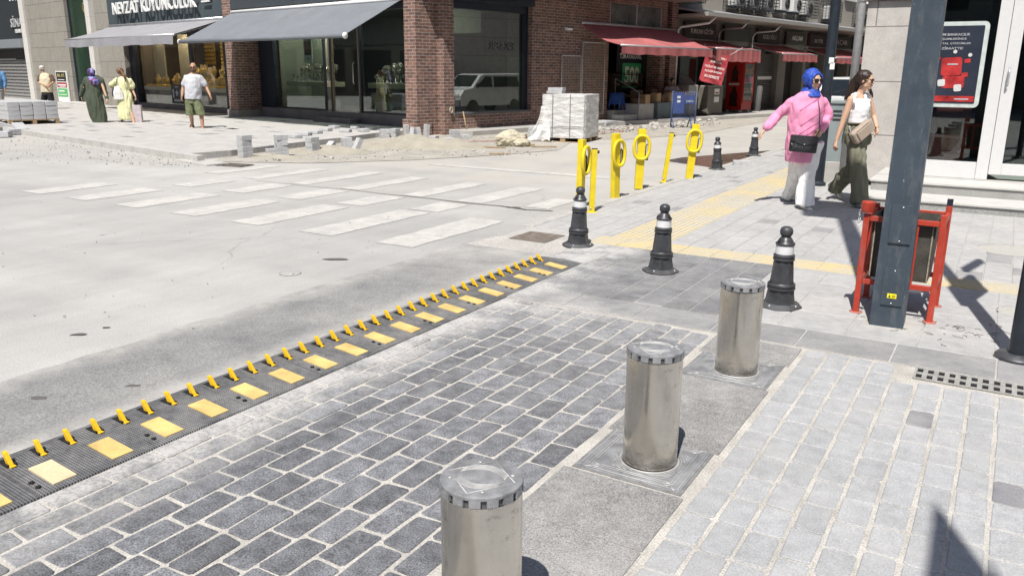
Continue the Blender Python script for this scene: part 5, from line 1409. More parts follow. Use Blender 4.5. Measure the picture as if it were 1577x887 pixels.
def head(mb, c, yaw, pitch=0.0, roll=0.0, s=1.0):
    """c: middle of the head; yaw 0 looks to -Y (towards the camera), positive turns to +X"""
    R = (Matrix.Rotation(yaw, 3, 'Z') @ Matrix.Rotation(roll, 3, 'Y') @ Matrix.Rotation(pitch, 3, 'X'))
    def q(x, y, z): return c + R @ Vector((x, y, z)) * s
    mb.ell(q(0, 0.010, 0.030), (0.073 * s, 0.090 * s, 0.084 * s), R)
    mb.ell(q(0, -0.022, -0.030), (0.060 * s, 0.062 * s, 0.078 * s), R)
    mb.cap(q(-0.030, -0.02, -0.062), q(0.030, -0.02, -0.062), 0.030 * s, 0.030 * s)
    mb.ell(q(0, -0.066, -0.086), (0.021 * s, 0.018 * s, 0.018 * s), R)
    mb.cap(q(0, -0.083, 0.016), q(0, -0.101, -0.022), 0.0075 * s, 0.0125 * s, 8)
    mb.ell(q(-0.011, -0.088, -0.026), (0.009 * s,) * 3); mb.ell(q(0.011, -0.088, -0.026), (0.009 * s,) * 3)
    mb.cap(q(-0.034, -0.074, 0.028), q(0.034, -0.074, 0.028), 0.011 * s, 0.011 * s, 8)
    mb.ell(q(-0.036, -0.058, -0.02), (0.022 * s, 0.018 * s, 0.022 * s), R); mb.ell(q(0.036, -0.058, -0.02), (0.022 * s, 0.018 * s, 0.022 * s), R)
    mb.cap(q(-0.014, -0.079, -0.051), q(0.014, -0.079, -0.051), 0.009 * s, 0.009 * s, 8); mb.cap(q(-0.011, -0.077, -0.062), q(0.011, -0.077, -0.062), 0.009 * s, 0.009 * s, 8)
    for sx in (-1, 1):
        mb.ell(q(sx * 0.075, 0.012, -0.004), (0.010 * s, 0.019 * s, 0.031 * s), R)
    return q, R
def lips(q, R, par, s=1.0, col=(0.38, 0.13, 0.11)):
    g = MB(); g.cap(q(-0.021, -0.082, -0.056), q(0.021, -0.082, -0.056), 0.0062 * s, 0.0062 * s, 8)
    g.cap(q(-0.012, -0.086, -0.053), q(0.012, -0.086, -0.053), 0.006 * s, 0.006 * s, 8)
    g.cap(q(-0.012, -0.085, -0.060), q(0.012, -0.085, -0.060), 0.0065 * s, 0.0065 * s, 8); g.build('lips', mat('lips_%d' % int(col[0] * 100), col, 0.45), par)
def eyes(q, R, par, brow=True, hm=None):
    for sx in (-1, 1):
        e = MB(); e.ell(q(sx * 0.031, -0.073, 0.010), (0.0125, 0.010, 0.0085), R); eo = e.build('eye', mat('eye_white', (0.6, 0.58, 0.55), 0.3), par)
        e = MB(); e.ell(q(sx * 0.031, -0.0825, 0.010), (0.0055, 0.002, 0.0055), R); e.build('iris', mat('iris_brown', (0.03, 0.015, 0.01), 0.2), eo)
    if brow:
        g = MB()
        for sx in (-1, 1): g.cap(q(sx * 0.018, -0.086, 0.031), q(sx * 0.044, -0.078, 0.032), 0.0045, 0.0035, 8)
        g.build('eyebrows', hm or hair_dark, par)
def sunglasses(q, R, par, w=0.031, h=0.023):
    g = MB()
    for sx in (-1, 1):
        pts = [(sx * (w + 0.003) + w * math.cos(a), -0.095 + 0.012 * abs(math.cos(a)) * (1 if sx * math.cos(a) > 0 else 0), 0.006 + h * math.sin(a) - (0.005 if math.sin(a) < 0 else 0)) for a in [2 * math.pi * k / 16 for k in range(16)]]
        vs = [q(*p) for p in pts] + [q(p[0], p[1] + 0.004, p[2]) for p in pts]
        g.add(vs, [tuple(range(16)), tuple(range(16, 32))[::-1]] + [(i, 16 + i, 16 + (i + 1) % 16, (i + 1) % 16) for i in range(16)])
    so = g.build('sunglasses', lens_m, par)
    g = MB()
    for sx in (-1, 1): g.tube([q(sx * (2 * w + 0.002), -0.083, 0.012), q(sx * 0.078, -0.03, 0.012), q(sx * 0.080, 0.015, 0.006)], 0.0022, 6)
    g.tube([q(-0.006, -0.098, 0.012), q(0.006, -0.098, 0.012)], 0.002, 6)
    g.build('frame', mat('gold_wire', (0.45, 0.34, 0.14), 0.3, metal=0.8), so)
def shoe(mb, ankle, d, up=V((0, 0, 1)), s=1.0, l=0.25):
    d = d.normalized()
    heel = ankle - up * 0.055 * s - d * 0.045 * s; toe = heel + d * (l - 0.07) * s - up * 0.0 * s
    mb.cap(heel, ankle - up * 0.055 * s + d * 0.06 * s, 0.036 * s, 0.042 * s, 12)
    mb.cap(ankle - up * 0.062 * s + d * 0.04 * s, toe + V((0, 0, -0.004)), 0.040 * s, 0.033 * s, 12, (up, 0.75))
    mb.cap(ankle - up * 0.05 * s, ankle + up * 0.0 * s, 0.040 * s, 0.036 * s, 12)
def torso_loft(mb, rings, right, n=24):
    """rings: (centre, half width, half depth); right: unit vector across the body"""
    fwd = Vector((0, 0, 1)).cross(right)
    mb.loft([(c, right * a, fwd * b) for c, a, b in rings], n)
def mid(a, b, t=0.5): return a.lerp(b, t)
def person(label, base, group=None, M=None):
    t = thing('person', label, 'person', at(base), group)
    return t
def localise(base):
    return lambda p: p - Vector(base)

# ---- woman in pink with blue headscarf
def pink_woman():
    D = 9.85
    base = Vector((P3(1229, 318, D).x, D, 0.0145))
    t = person('woman in long pink tunic, white trousers and blue headscarf, walking with black quilted bag', base)
    J = lambda px, py, dy=0.0: P3(px, py, D + dy) - base
    hc = J(1252.5, 124.5, -0.02); yaw = rad(27)
    sr, sl = J(1221, 158, 0.02), J(1266, 158, 0.05)
    er, wr = J(1197, 178, 0.10), J(1179, 199, 0.0)
    el, wl = J(1277, 182, 0.08), J(1266, 200, -0.12)
    hipR, hipL = J(1230, 225, 0.05), J(1252, 225, 0.0)
    kneeL, ankL = J(1243, 270, -0.08), J(1240, 312, -0.20)
    kneeR, ankR = J(1227, 268, 0.10), J(1217, 303, 0.42)
    nk = J(1247, 148, 0.03)
    b = MB()
    q, R = head(b, hc, yaw, rad(4), 0, 0.98)
    b.cap(nk, hc + V((0, 0.02, -0.05)), 0.055, 0.052)
    torso_loft(b, [(J(1241, 228), 0.15, 0.11), (J(1240, 200), 0.13, 0.1), (J(1242, 165), 0.16, 0.1), (nk, 0.07, 0.06)], V((1, 0.05, 0)))
    b.cap(sr, er, 0.045, 0.038); b.cap(er, wr, 0.036, 0.026); b.cap(sl, el, 0.045, 0.038); b.cap(el, wl, 0.036, 0.026)
    hand(b, wr, J(1168, 211, -0.03) - wr, V((0.8, 0.1, 0.3)), 0.98, 0.45, -1)
    hand(b, wl, J(1259, 211, -0.20) - wl, V((-0.3, 0.6, -0.3)), 0.95, 0.7, -1)
    b.cap(hipL, kneeL, 0.085, 0.06); b.cap(kneeL, ankL, 0.055, 0.04); b.cap(hipR, kneeR, 0.085, 0.06); b.cap(kneeR, ankR, 0.055, 0.04)
    body = link_mesh(remesh(b, 'body', 0.0072, 2), 'body', skin_l, t)
    lips(q, R, body, col=(0.45, 0.12, 0.11)); sunglasses(q, R, body, 0.032, 0.024)
    # trousers, wide and flared
    g = MB()
    for hip, kn, an, w in ((hipL, kneeL, ankL, 1.0), (hipR, kneeR, ankR, 0.95)):
        dn = (an - kn).normalized()
        ey = V((0, 1, 0)); r_x = V((1, 0, 0))
        end = an + dn * 0.035
        g.loft([(hip + V((0, 0, 0.05)), r_x * 0.115, ey * 0.12), (mid(hip, kn), r_x * 0.105, ey * 0.105), (kn, r_x * 0.092, ey * 0.09), (mid(kn, an, 0.55), r_x * 0.098 * w, ey * 0.10), (end, r_x * 0.108 * w, ey * 0.125)], 24)
    link_mesh(remesh(g, 'trousers', 0.011, 2, (0.016, 13, 2.6, 3.0)), 'trousers', mat('white_cloth', (0.87, 0.86, 0.84), 0.85, 0.04, 6, 0.1), t)
    g = MB()
    shoe(g, ankL, V((0.15, -1, -0.05))); so = link_mesh(remesh(g, 'shoe', 0.008, 2), 'shoe', shoe_white, t)
    g = MB(); d = V((0.25, -0.9, -0.42)); shoe(g, ankR, d, V((0.05, -0.4, 0.9)).normalized()); link_mesh(remesh(g, 'shoe', 0.008, 2), 'shoe', shoe_white, t)
    # tunic: loose, asymmetric hem
    g = MB()
    rt = V((1, 0.06, 0)).normalized(); fw = V((0, 0, 1)).cross(rt)
    rings = []
    for (xl, xr, y, dep) in ((1211, 1250, 249, 0.165), (1209.5, 1254, 235, 0.17), (1211, 1258, 215, 0.175), (1213.5, 1262.5, 197, 0.165), (1214, 1266, 180, 0.155), (1215.5, 1269, 167, 0.145), (1216, 1271, 158, 0.125), (1219, 1269, 152, 0.112), (1226, 1266, 146.5, 0.10), (1233, 1262, 141.5, 0.09)):
        c = J((xl + xr) / 2, y); w = (J(xr, y) - J(xl, y)).length / 2
        rings.append((c, rt * w, fw * dep))
    g.loft(rings, 32)
    g.cap(J(1220.5, 158.5, 0.02), er, 0.070, 0.060, 14); g.cap(er, J(1181, 197, 0.0), 0.063, 0.050, 14); g.cap(J(1183, 195, 0), J(1180.5, 198, 0), 0.046, 0.040, 14)
    g.cap(J(1266.5, 158.5, 0.05), el + V((-0.02, 0, 0.02)), 0.068, 0.060, 14); g.cap(el + V((-0.02, 0, 0.02)), mid(el, wl, 0.85), 0.058, 0.047, 14); g.cap(mid(el, wl, 0.85), wl, 0.046, 0.040, 14)
    tun = link_mesh(remesh(g, 'tunic', 0.008, 4, (0.013, 7, 4.0, 9.0)), 'tunic', mat('pink_cloth', (0.72, 0.275, 0.44), 0.82, 0.06, 4, 0.2), t)
    def on_front(px, py): return J(px, py, -0.16)
    # raised diagonal seams projected onto the front of the tunic
    bm_ = bmesh.new(); bm_.from_mesh(tun.data)
    from mathutils.bvhtree import BVHTree
    tree = BVHTree.FromBMesh(bm_); bm_.free()
    cam_l = Vector((0, 0, EYE)) - base
    def surf(px, py, off=0.003, tr=tree):
        p = J(px, py); d = (p - cam_l).normalized(); hit = tr.ray_cast(cam_l, d)
        return (hit[0] - d * off) if hit[0] else None
    g = MB()
    for (x0, y0, x1, y1) in ((1232, 171, 1262, 143 + 8), (1233, 194, 1270, 169), (1231, 207, 1262, 187), (1243, 208, 1266, 193)):
        pts = [surf(x0 + (x1 - x0) * i / 14, y0 + (y1 - y0) * i / 14, 0.002) for i in range(15)]; pts = [p for p in pts if p]
        if len(pts) > 2: g.tube(pts, 0.0045, 6)
    g.build('tunic_seams', mat('pink_seam', (0.60, 0.17, 0.34), 0.85), tun)
    # headscarf: hood with an opening for the face, wrapped round the neck
    g = MB()
    qh = q
    g.ell(qh(0, 0.030, 0.028), (0.104, 0.106, 0.110), R, 24, 16)
    ring = MB()
    pts = []
    for i in range(24):
        a = 2 * math.pi * i / 24
        pts.append(qh(0.079 * math.cos(a), -0.040 - 0.014 * math.sin(a), -0.004 + 0.092 * math.sin(a)))
    g.tube(pts, 0.021, 10, close=True)
    g.loft([(J(1248, 149.5, 0.0), V((0.130, 0.01, 0)), V((0, 0.128, 0))), (J(1248.3, 146, 0.01), V((0.122, 0.01, 0)), V((0, 0.118, 0))), (J(1248, 141, 0.01), V((0.108, 0, 0)), V((0, 0.105, 0))), (J(1248.5, 135, 0.03), V((0.092, 0, 0)), V((0, 0.09, 0)))], 24)
    me = remesh(g, 'headscarf', 0.0065, 7, (0.006, 11, 14, 5.0))
    # cut the face opening: drop faces in front of the face plane, inside the oval
    bm_ = bmesh.new(); bm_.from_mesh(me); Ri = R.inverted(); dead = []
    for f in bm_.faces:
        l = Ri @ (f.calc_center_median() - hc)
        if l.y < -0.028 and (l.x / 0.064) ** 2 + ((l.z + 0.004) / 0.079) ** 2 < 1: dead.append(f)
    bmesh.ops.delete(bm_, geom=dead, context='FACES'); bm_.to_mesh(me); bm_.free()
    def scarf_mat(name, c1, c2, sc_=45):
        m, nt, bb = nodes_of(name); vo = N(nt, 'ShaderNodeTexVoronoi'); vo.inputs['Scale'].default_value = sc_; L(nt, coords(nt), vo.inputs['Vector'])
        c = mixc(nt, maprange(nt, vo.outputs['Distance'], 0.14, 0.26, 1, 0), c1, c2); L(nt, c, bb.inputs['Base Color']); bb.inputs['Roughness'].default_value = 0.6; return m
    link_mesh(me, 'headscarf', scarf_mat('blue_scarf', (0.014, 0.055, 0.36), (0.13, 0.26, 0.62)), t)
    # quilted bag and strap
    bag = thing('handbag', 'black quilted shoulder bag hanging in front of the woman in pink', 'handbag', at(base))
    bc = J(1237.5, 221, -0.26)
    BM = at(bc, rad(-4), ry=rad(4))
    g = MB(); g.box(-0.158, 0.158, -0.03, 0.03, -0.105, 0.09, BM); g.build('bag_body', black_leather, bag, bevel=0.018, segs=3)
    g = MB()
    for k in range(9):
        x = -0.14 + 0.035 * k
        g.tube([(x - 0.04 if x - 0.04 > -0.15 else -0.15, -0.0305, -0.10), (min(x + 0.07, 0.15), -0.0305, -0.005)], 0.003, 5, BM); g.tube([(min(x + 0.04, 0.15), -0.0305, -0.10), (max(x - 0.07, -0.15), -0.0305, -0.005)], 0.003, 5, BM)
    g.build('quilting', mat('black_leather_edge', (0.05, 0.05, 0.055), 0.3), bag)
    g = MB(); vs = [(-0.162, 0.085), (0.162, 0.085), (0.155, 0.03), (0.08, -0.005), (0.0, -0.022), (-0.08, -0.005), (-0.155, 0.03)]; n = len(vs)
    g.add([(a, -0.040, b_) for a, b_ in vs] + [(a, -0.028, b_) for a, b_ in vs], [tuple(range(n)), tuple(range(n, 2 * n))[::-1]] + [(i, n + i, n + (i + 1) % n, (i + 1) % n) for i in range(n)], BM)
    fl = g.build('flap', mat('black_flap', (0.03, 0.03, 0.034), 0.25, 0.2, 20), bag, bevel=0.003)
    g = MB(); g.lathe([(0.014, 0), (0.014, 0.005), (0.008, 0.005), (0.008, 0)], 3, BM @ at((0, -0.042, -0.012), rx=rad(90)), closed=False); g.build('clasp', steel_trim, fl)
    pts = [bc + V((0.13, -0.01, 0.075)), J(1263, 200, -0.20), surf(1262, 190, 0.008) or J(1262, 190, -0.17), surf(1262.5, 178, 0.008) or J(1262.5, 178, -0.17), surf(1261.5, 166, 0.008) or J(1261.5, 166, -0.15), surf(1260, 156, 0.008) or J(1260, 156, -0.12), J(1259.5, 149.5, -0.02), J(1258, 148, 0.08)]
    g = MB(); g.tube(pts, 0.0055, 8); g.build('strap', black_leather, bag)
    return t
pink_woman()

# ---- woman in white top
def white_woman():
    D = 10.1
    base = Vector((P3(1306, 315, D).x, D, 0.0145))
    t = person('woman with long dark hair, sunglasses, white sleeveless top and wide olive trousers, walking', base)
    J = lambda px, py, dy=0.0: P3(px, py, D + dy) - base
    hc = J(1333.5, 124.5, -0.02); yaw = rad(52)
    sr, sl = J(1310.5, 153.5, -0.03), J(1337.5, 151, 0.10)
    er, wr = J(1299.5, 184, -0.03), J(1288.5, 216, -0.04)
    el, wl = J(1345.5, 178, 0.10), J(1350, 196, 0.0)
    hR, hL = J(1313, 203, -0.02), J(1328, 203, 0.06)
    kF, aF = J(1322, 258, -0.20), J(1323, 308, -0.30)       # leading leg
    kB, aB = J(1314, 258, 0.10), J(1288, 288, 0.42)        # trailing leg, heel lifted
    nk = J(1324, 146, 0.03)
    b = MB(); q, R = head(b, hc, yaw, rad(5), 0, 0.95)
    b.cap(nk, hc + V((0, 0.02, -0.05)), 0.046, 0.046)
    b.cap(sr + V((0.02, 0.01, 0.01)), nk, 0.042, 0.045); b.cap(sl + V((-0.01, 0, 0.01)), nk, 0.042, 0.045)
    torso_loft(b, [(J(1320, 208), 0.13, 0.1), (J(1321, 190), 0.115, 0.085), (J(1323, 165), 0.125, 0.09), (J(1324, 152, 0.03), 0.115, 0.07), (nk, 0.055, 0.05)], V((0.95, 0.3, 0)).normalized())
    b.cap(sr, er, 0.044, 0.036); b.cap(er, wr, 0.035, 0.023); b.cap(sl, el, 0.042, 0.035); b.cap(el, wl, 0.034, 0.023)
    hand(b, wr, J(1284.5, 229, -0.06) - wr, V((0.9, 0.2, 0.1)), 0.92, 0.9, -1)
    hand(b, wl, J(1351, 207, -0.05) - wl, V((-0.8, -0.1, 0.0)), 0.92, 0.7, 1)
    b.cap(hR, kF, 0.08, 0.055); b.cap(kF, aF, 0.05, 0.036); b.cap(hL, kB, 0.08, 0.055); b.cap(kB, aB, 0.05, 0.036)
    body = link_mesh(remesh(b, 'body', 0.0072, 2), 'body', skin_l, t)
    lips(q, R, body, 0.9, (0.42, 0.16, 0.14)); sunglasses(q, R, body, 0.028, 0.025)
    g = MB(); torso_loft(g, [(J(1321.5, 193), 0.128, 0.10), (J(1321.5, 182), 0.122, 0.098), (J(1322.5, 171), 0.128, 0.112), (J(1324, 163, 0.0), 0.130, 0.112), (J(1324, 156, 0.02), 0.118, 0.092), (J(1324, 152, 0.03), 0.105, 0.085)], V((0.95, 0.3, 0)).normalized())
    g.cap(J(1314.5, 156), J(1315.5, 150.5, 0.02), 0.058, 0.052); g.cap(J(1334, 155, 0.05), J(1333, 149.5, 0.07), 0.056, 0.050)
    link_mesh(remesh(g, 'top', 0.008, 3, (0.005, 10, 9, 2.0)), 'top', mat('white_top_cloth', (0.78, 0.78, 0.79), 0.85, 0.03, 6), t)
    g = MB(); g.tube([J(1315, 163, -0.09), J(1315.5, 157, -0.105), J(1316.5, 150, -0.085), J(1317.5, 144.6, -0.03), J(1317.5, 144.3, 0.06), J(1317, 150, 0.13)], 0.017, 8); g.tube([J(1334, 163, -0.06), J(1334, 157, -0.07), J(1333, 150, -0.055), J(1331.5, 144.4, 0.02), J(1331, 145, 0.10)], 0.017, 8)
    g.build('top_strap', MATS['white_top_cloth'], t)
    g = MB(); ex, ey = V((1, 0.1, 0)), V((0, 1, 0))
    g.loft([(J(1320.5, 190), V((0.122, 0.03, 0)), V((-0.02, 0.102, 0))), (J(1320, 199), V((0.145, 0.03, 0)), V((-0.02, 0.125, 0))), (J(1320, 212), V((0.165, 0.03, 0)), V((-0.02, 0.145, 0))), (J(1320, 222), V((0.15, 0.03, 0)), V((-0.02, 0.13, 0)))], 28)
    for hip, kn, an, e in ((hR, kF, aF, 0.05), (hL, kB, aB, 0.03)):
        dn = (an - kn).normalized(); nrm = ey - dn * ey.dot(dn); nrm.normalize()
        g.loft([(hip + V((0, 0, -0.02)), ex * 0.10, ey * 0.115), (mid(hip, kn), ex * 0.102, ey * 0.11), (kn, ex * 0.096, nrm * 0.10), (mid(kn, an, 0.5), ex * 0.098, nrm * 0.10), (an + dn * e, ex * 0.105, nrm * 0.108)], 24)
    olive = mat('olive_cloth', (0.150, 0.150, 0.105), 0.85, 0.08, 5, 0.15)
    tr_ = link_mesh(remesh(g, 'trousers', 0.010, 2, (0.018, 11, 2.4, 7.0)), 'trousers', olive, t)
    g = MB(); g.tube([J(1320.5, 190) + V((math.cos(a) * 0.126, math.sin(a) * 0.106 + 0.03 * math.cos(a), 0)) for a in [2 * math.pi * k / 20 for k in range(20)]], 0.012, 8, close=True)
    g.build('waistband', mat('olive_band', (0.12, 0.12, 0.085), 0.8), tr_)
    g = MB(); shoe(g, aF, V((0.45, -0.9, 0.0)), s=0.95); link_mesh(remesh(g, 'shoe', 0.008, 2), 'shoe', shoe_white, t)
    g = MB(); shoe(g, aB + V((0, 0, -0.01)), V((0.35, -0.45, -0.80)), V((-0.3, 0.3, 0.55)).normalized(), s=0.95); link_mesh(remesh(g, 'shoe', 0.008, 2), 'shoe', mat('beige_shoe', (0.5, 0.47, 0.40), 0.6), t)
    # long hair swept back
    g = MB(); g.ell(q(0, 0.028, 0.034), (0.088, 0.096, 0.094), R, 20, 14)
    top = q(0, -0.01, 0.11)
    for (x0, x1, x2, x3, r0, r1) in (((1326, 112), (1313, 128), (1306, 143), (1301.5, 153), 0.035, 0.016), ((1329, 114), (1316, 132), (1310, 145), (1306, 156), 0.045, 0.018), ((1331, 116), (1320, 133), (1316, 146), (1312, 155), 0.045, 0.02), ((1325, 116), (1315, 136), (1309, 150), (1304, 158), 0.03, 0.010), ((1328, 120), (1318, 138), (1314, 150), (1309, 158), 0.03, 0.010)):
        ps = [J(*x0, 0.03), J(*x1, 0.10), J(*x2, 0.12), J(*x3, 0.12)]
        g.cap(ps[0], ps[1], r0, r0 * 0.95); g.cap(ps[1], ps[2], r0 * 0.95, (r0 + r1) / 2 * 1.05); g.cap(ps[2], ps[3], (r0 + r1) / 2 * 1.05, r1)
    ps = [q(0.085, -0.02, 0.04), q(0.088, 0.0, -0.04), J(1341.5, 142, 0.10), J(1342.5, 150, 0.12)]
    for i in range(3): g.cap(ps[i], ps[i + 1], 0.018, 0.014)
    me = remesh(g, 'hair', 0.007, 2, (0.006, 30, 5, 1.0))
    bm_ = bmesh.new(); bm_.from_mesh(me); Ri = R.inverted(); dead = []
    for f in bm_.faces:
        l = Ri @ (f.calc_center_median() - hc)
        if l.y < -0.012 and (l.x / 0.066) ** 2 + ((l.z + 0.012) / 0.088) ** 2 < 1: dead.append(f)
    bmesh.ops.delete(bm_, geom=dead, context='FACES'); bm_.to_mesh(me); bm_.free()
    link_mesh(me, 'hair', hair_dark, t)
    g = MB(); g.tube([wl + V((0.026 * math.cos(a), 0.026 * math.sin(a), 0)) for a in [2 * math.pi * k / 14 for k in range(14)]], 0.005, 6, close=True); g.build('bracelet', mat('gold_wire', (0.45, 0.34, 0.14), 0.3), t)
    bag = thing('sling_bag', 'beige sling bag slung across the hip of the woman in the white top', 'bag', at(base))
    bc = J(1327.5, 203, -0.20); BM = at(bc, rad(15), ry=rad(-38))
    MB().box(-0.155, 0.155, -0.045, 0.045, -0.085, 0.085, BM).build('bag_body', mat('beige_nylon', (0.34, 0.275, 0.215), 0.6, 0.12, 6, 0.2), bag, bevel=0.035, segs=4)
    MB().box(-0.10, 0.125, -0.060, -0.044, -0.065, 0.055, BM).build('front_pocket', mat('beige_nylon', (0.34, 0.275, 0.215), 0.6), bag, bevel=0.012, segs=3)
    g = MB(); g.tube([(-0.09, -0.055, 0.066), (0.0, -0.056, 0.070), (0.10, -0.05, 0.062)], 0.003, 6, BM); g.build('zip', mat('zip_brown', (0.12, 0.09, 0.07), 0.5), bag)
    g = MB(); g.tube([J(1334, 190, -0.14), J(1341, 178, -0.02), J(1340.5, 160, 0.0), J(1338, 149, 0.05)], 0.012, 8); g.tube([J(1313, 205, -0.16), J(1308, 199, -0.1), J(1306, 190, 0.05)], 0.008, 6)
    g.build('strap', mat('beige_strap', (0.20, 0.16, 0.13), 0.7), bag)
    g = MB()
    for k in range(5): g.ell(J(1308 + k * 0.6, 196 + 3 * k, -0.16), (0.010, 0.010, 0.014), n=8, m=6)
    g.build('key_charm', steel_trim, bag)
white_woman()

# ---- man in light grey T-shirt and green shorts
def man():
    D = 21.25; zb = 0.124
    base = Vector((P3(304, 201, D).x, D, zb)); t = person('balding man with beard in light grey T-shirt and olive shorts walking on the plaza', base)
    J = lambda px, py, dy=0.0: P3(px, py, D + dy) - base
    hc = J(297.5, 104.3); b = MB(); q, R = head(b, hc, rad(8), rad(8), 0, 1.0)
    nk = J(297, 114)
    b.cap(nk, hc + V((0, 0.02, -0.04)), 0.062, 0.060)
    sr, sl = J(288.5, 120, 0), J(306.5, 120, 0); er, wr = J(282, 135, 0.05), J(280.5, 148, -0.05); el, wl = J(317.5, 134, 0.05), J(323.5, 147, -0.05)
    torso_loft(b, [(J(297, 155), 0.15, 0.12), (J(297, 135), 0.17, 0.14), (J(297, 120), 0.18, 0.12), (nk, 0.08, 0.07)], V((1, 0, 0)))
    for a_, b2, c2 in ((sr, er, wr), (sl, el, wl)): b.cap(a_, b2, 0.055, 0.045); b.cap(b2, c2, 0.043, 0.030)
    hand(b, wr, J(279.5, 155, -0.1) - wr, V((0.9, 0, 0)), 1.05, 0.6, 1); hand(b, wl, J(326.5, 154, -0.1) - wl, V((-0.9, 0, 0)), 1.05, 0.6, -1)
    hR, hL = J(292, 155), J(303, 155); kR, aR = J(294, 176, -0.05), J(296.5, 193.5, 0.30); kL, aL = J(310, 177, -0.08), J(312.5, 199.3, -0.12)
    b.cap(hR, kR, 0.09, 0.06); b.cap(kR, aR, 0.058, 0.038); b.cap(hL, kL, 0.09, 0.06); b.cap(kL, aL, 0.058, 0.038)
    b.cap(aL, aL + V((0.02, -0.13, -0.055)), 0.040, 0.032); b.cap(aR, aR + V((0.0, -0.10, -0.10)), 0.040, 0.030)
    body = link_mesh(remesh(b, 'body', 0.010, 2), 'body', skin_m, t); lips(q, R, body, col=(0.30, 0.11, 0.09)); eyes(q, R, body)
    g = MB(); g.cap(q(-0.045, -0.045, -0.075), q(0.0, -0.075, -0.09), 0.028, 0.028); g.cap(q(0.045, -0.045, -0.075), q(0.0, -0.075, -0.09), 0.028, 0.028); g.cap(q(-0.068, -0.0, -0.03), q(-0.045, -0.045, -0.075), 0.014, 0.024); g.cap(q(0.068, 0.0, -0.03), q(0.045, -0.045, -0.075), 0.014, 0.024); g.cap(q(-0.02, -0.091, -0.043), q(0.02, -0.091, -0.043), 0.008, 0.008)
    link_mesh(remesh(g, 'beard', 0.008, 1), 'beard', mat('brown_beard', (0.07, 0.035, 0.022), 0.8, 0.4, 60, 0.5), t)
    g = MB()
    for sx in (-1, 1): g.cap(q(sx * 0.072, 0.0, 0.03), q(sx * 0.070, 0.05, 0.01), 0.014, 0.02); 
    g.cap(q(-0.06, 0.07, 0.01), q(0.06, 0.07, 0.01), 0.03, 0.03); link_mesh(remesh(g, 'hair', 0.008, 1), 'hair', hair_dark, t)
    sunglasses(q, R, t, 0.027, 0.016)
    g = MB(); torso_loft(g, [(J(297.5, 153), 0.212, 0.175), (J(297.5, 145), 0.208, 0.185), (J(297.5, 133), 0.205, 0.185), (J(297, 124), 0.205, 0.16), (J(297.3, 118, 0.0), 0.18, 0.12), (J(297, 114.5), 0.12, 0.09)], V((1, 0, 0)))
    g.cap(J(287.5, 120), J(283.5, 130, 0.03), 0.074, 0.076); g.cap(J(307.5, 120), J(314.5, 130, 0.03), 0.074, 0.076)
    link_mesh(remesh(g, 'shirt', 0.012, 3, (0.010, 8, 5, 4.0)), 'shirt', mat('light_grey_cloth', (0.50, 0.51, 0.545), 0.85, 0.05, 6, 0.1), t)
    g = MB(); torso_loft(g, [(J(298, 160), 0.185, 0.15), (J(298, 151), 0.185, 0.15)], V((1, 0, 0)))
    g.loft([(hR + V((0, 0, 0)), V((0.11, 0, 0)), V((0, 0.13, 0))), (J(293.5, 178, -0.05), V((0.115, 0, 0)), V((0, 0.125, 0)))]); g.loft([(hL + V((0, 0, 0)), V((0.11, 0, 0)), V((0, 0.13, 0))), (J(310, 178, -0.08), V((0.115, 0, 0)), V((0, 0.125, 0)))])
    link_mesh(remesh(g, 'shorts', 0.012, 2, (0.012, 9, 4, 8.0)), 'shorts', mat('green_shorts_cloth', (0.135, 0.155, 0.082), 0.85, 0.12, 8, 0.2), t)
    for an, tl in ((aL, 0.0), (aR, rad(30))):
        g = MB(); A = at(an + V((0, -0.05, -0.068)), rx=tl)
        g.prism([(-0.045, 0.10), (-0.05, -0.10), (0.0, -0.14), (0.05, -0.10), (0.045, 0.10)], -0.014, 0.010, A); g.box(-0.052, 0.052, -0.06, -0.02, 0.01, 0.062, A); g.box(-0.05, 0.05, 0.02, 0.05, 0.01, 0.085, A)
        g.build('sandal', mat('brown_sandal', (0.10, 0.06, 0.035), 0.6), t, bevel=0.01)
man()

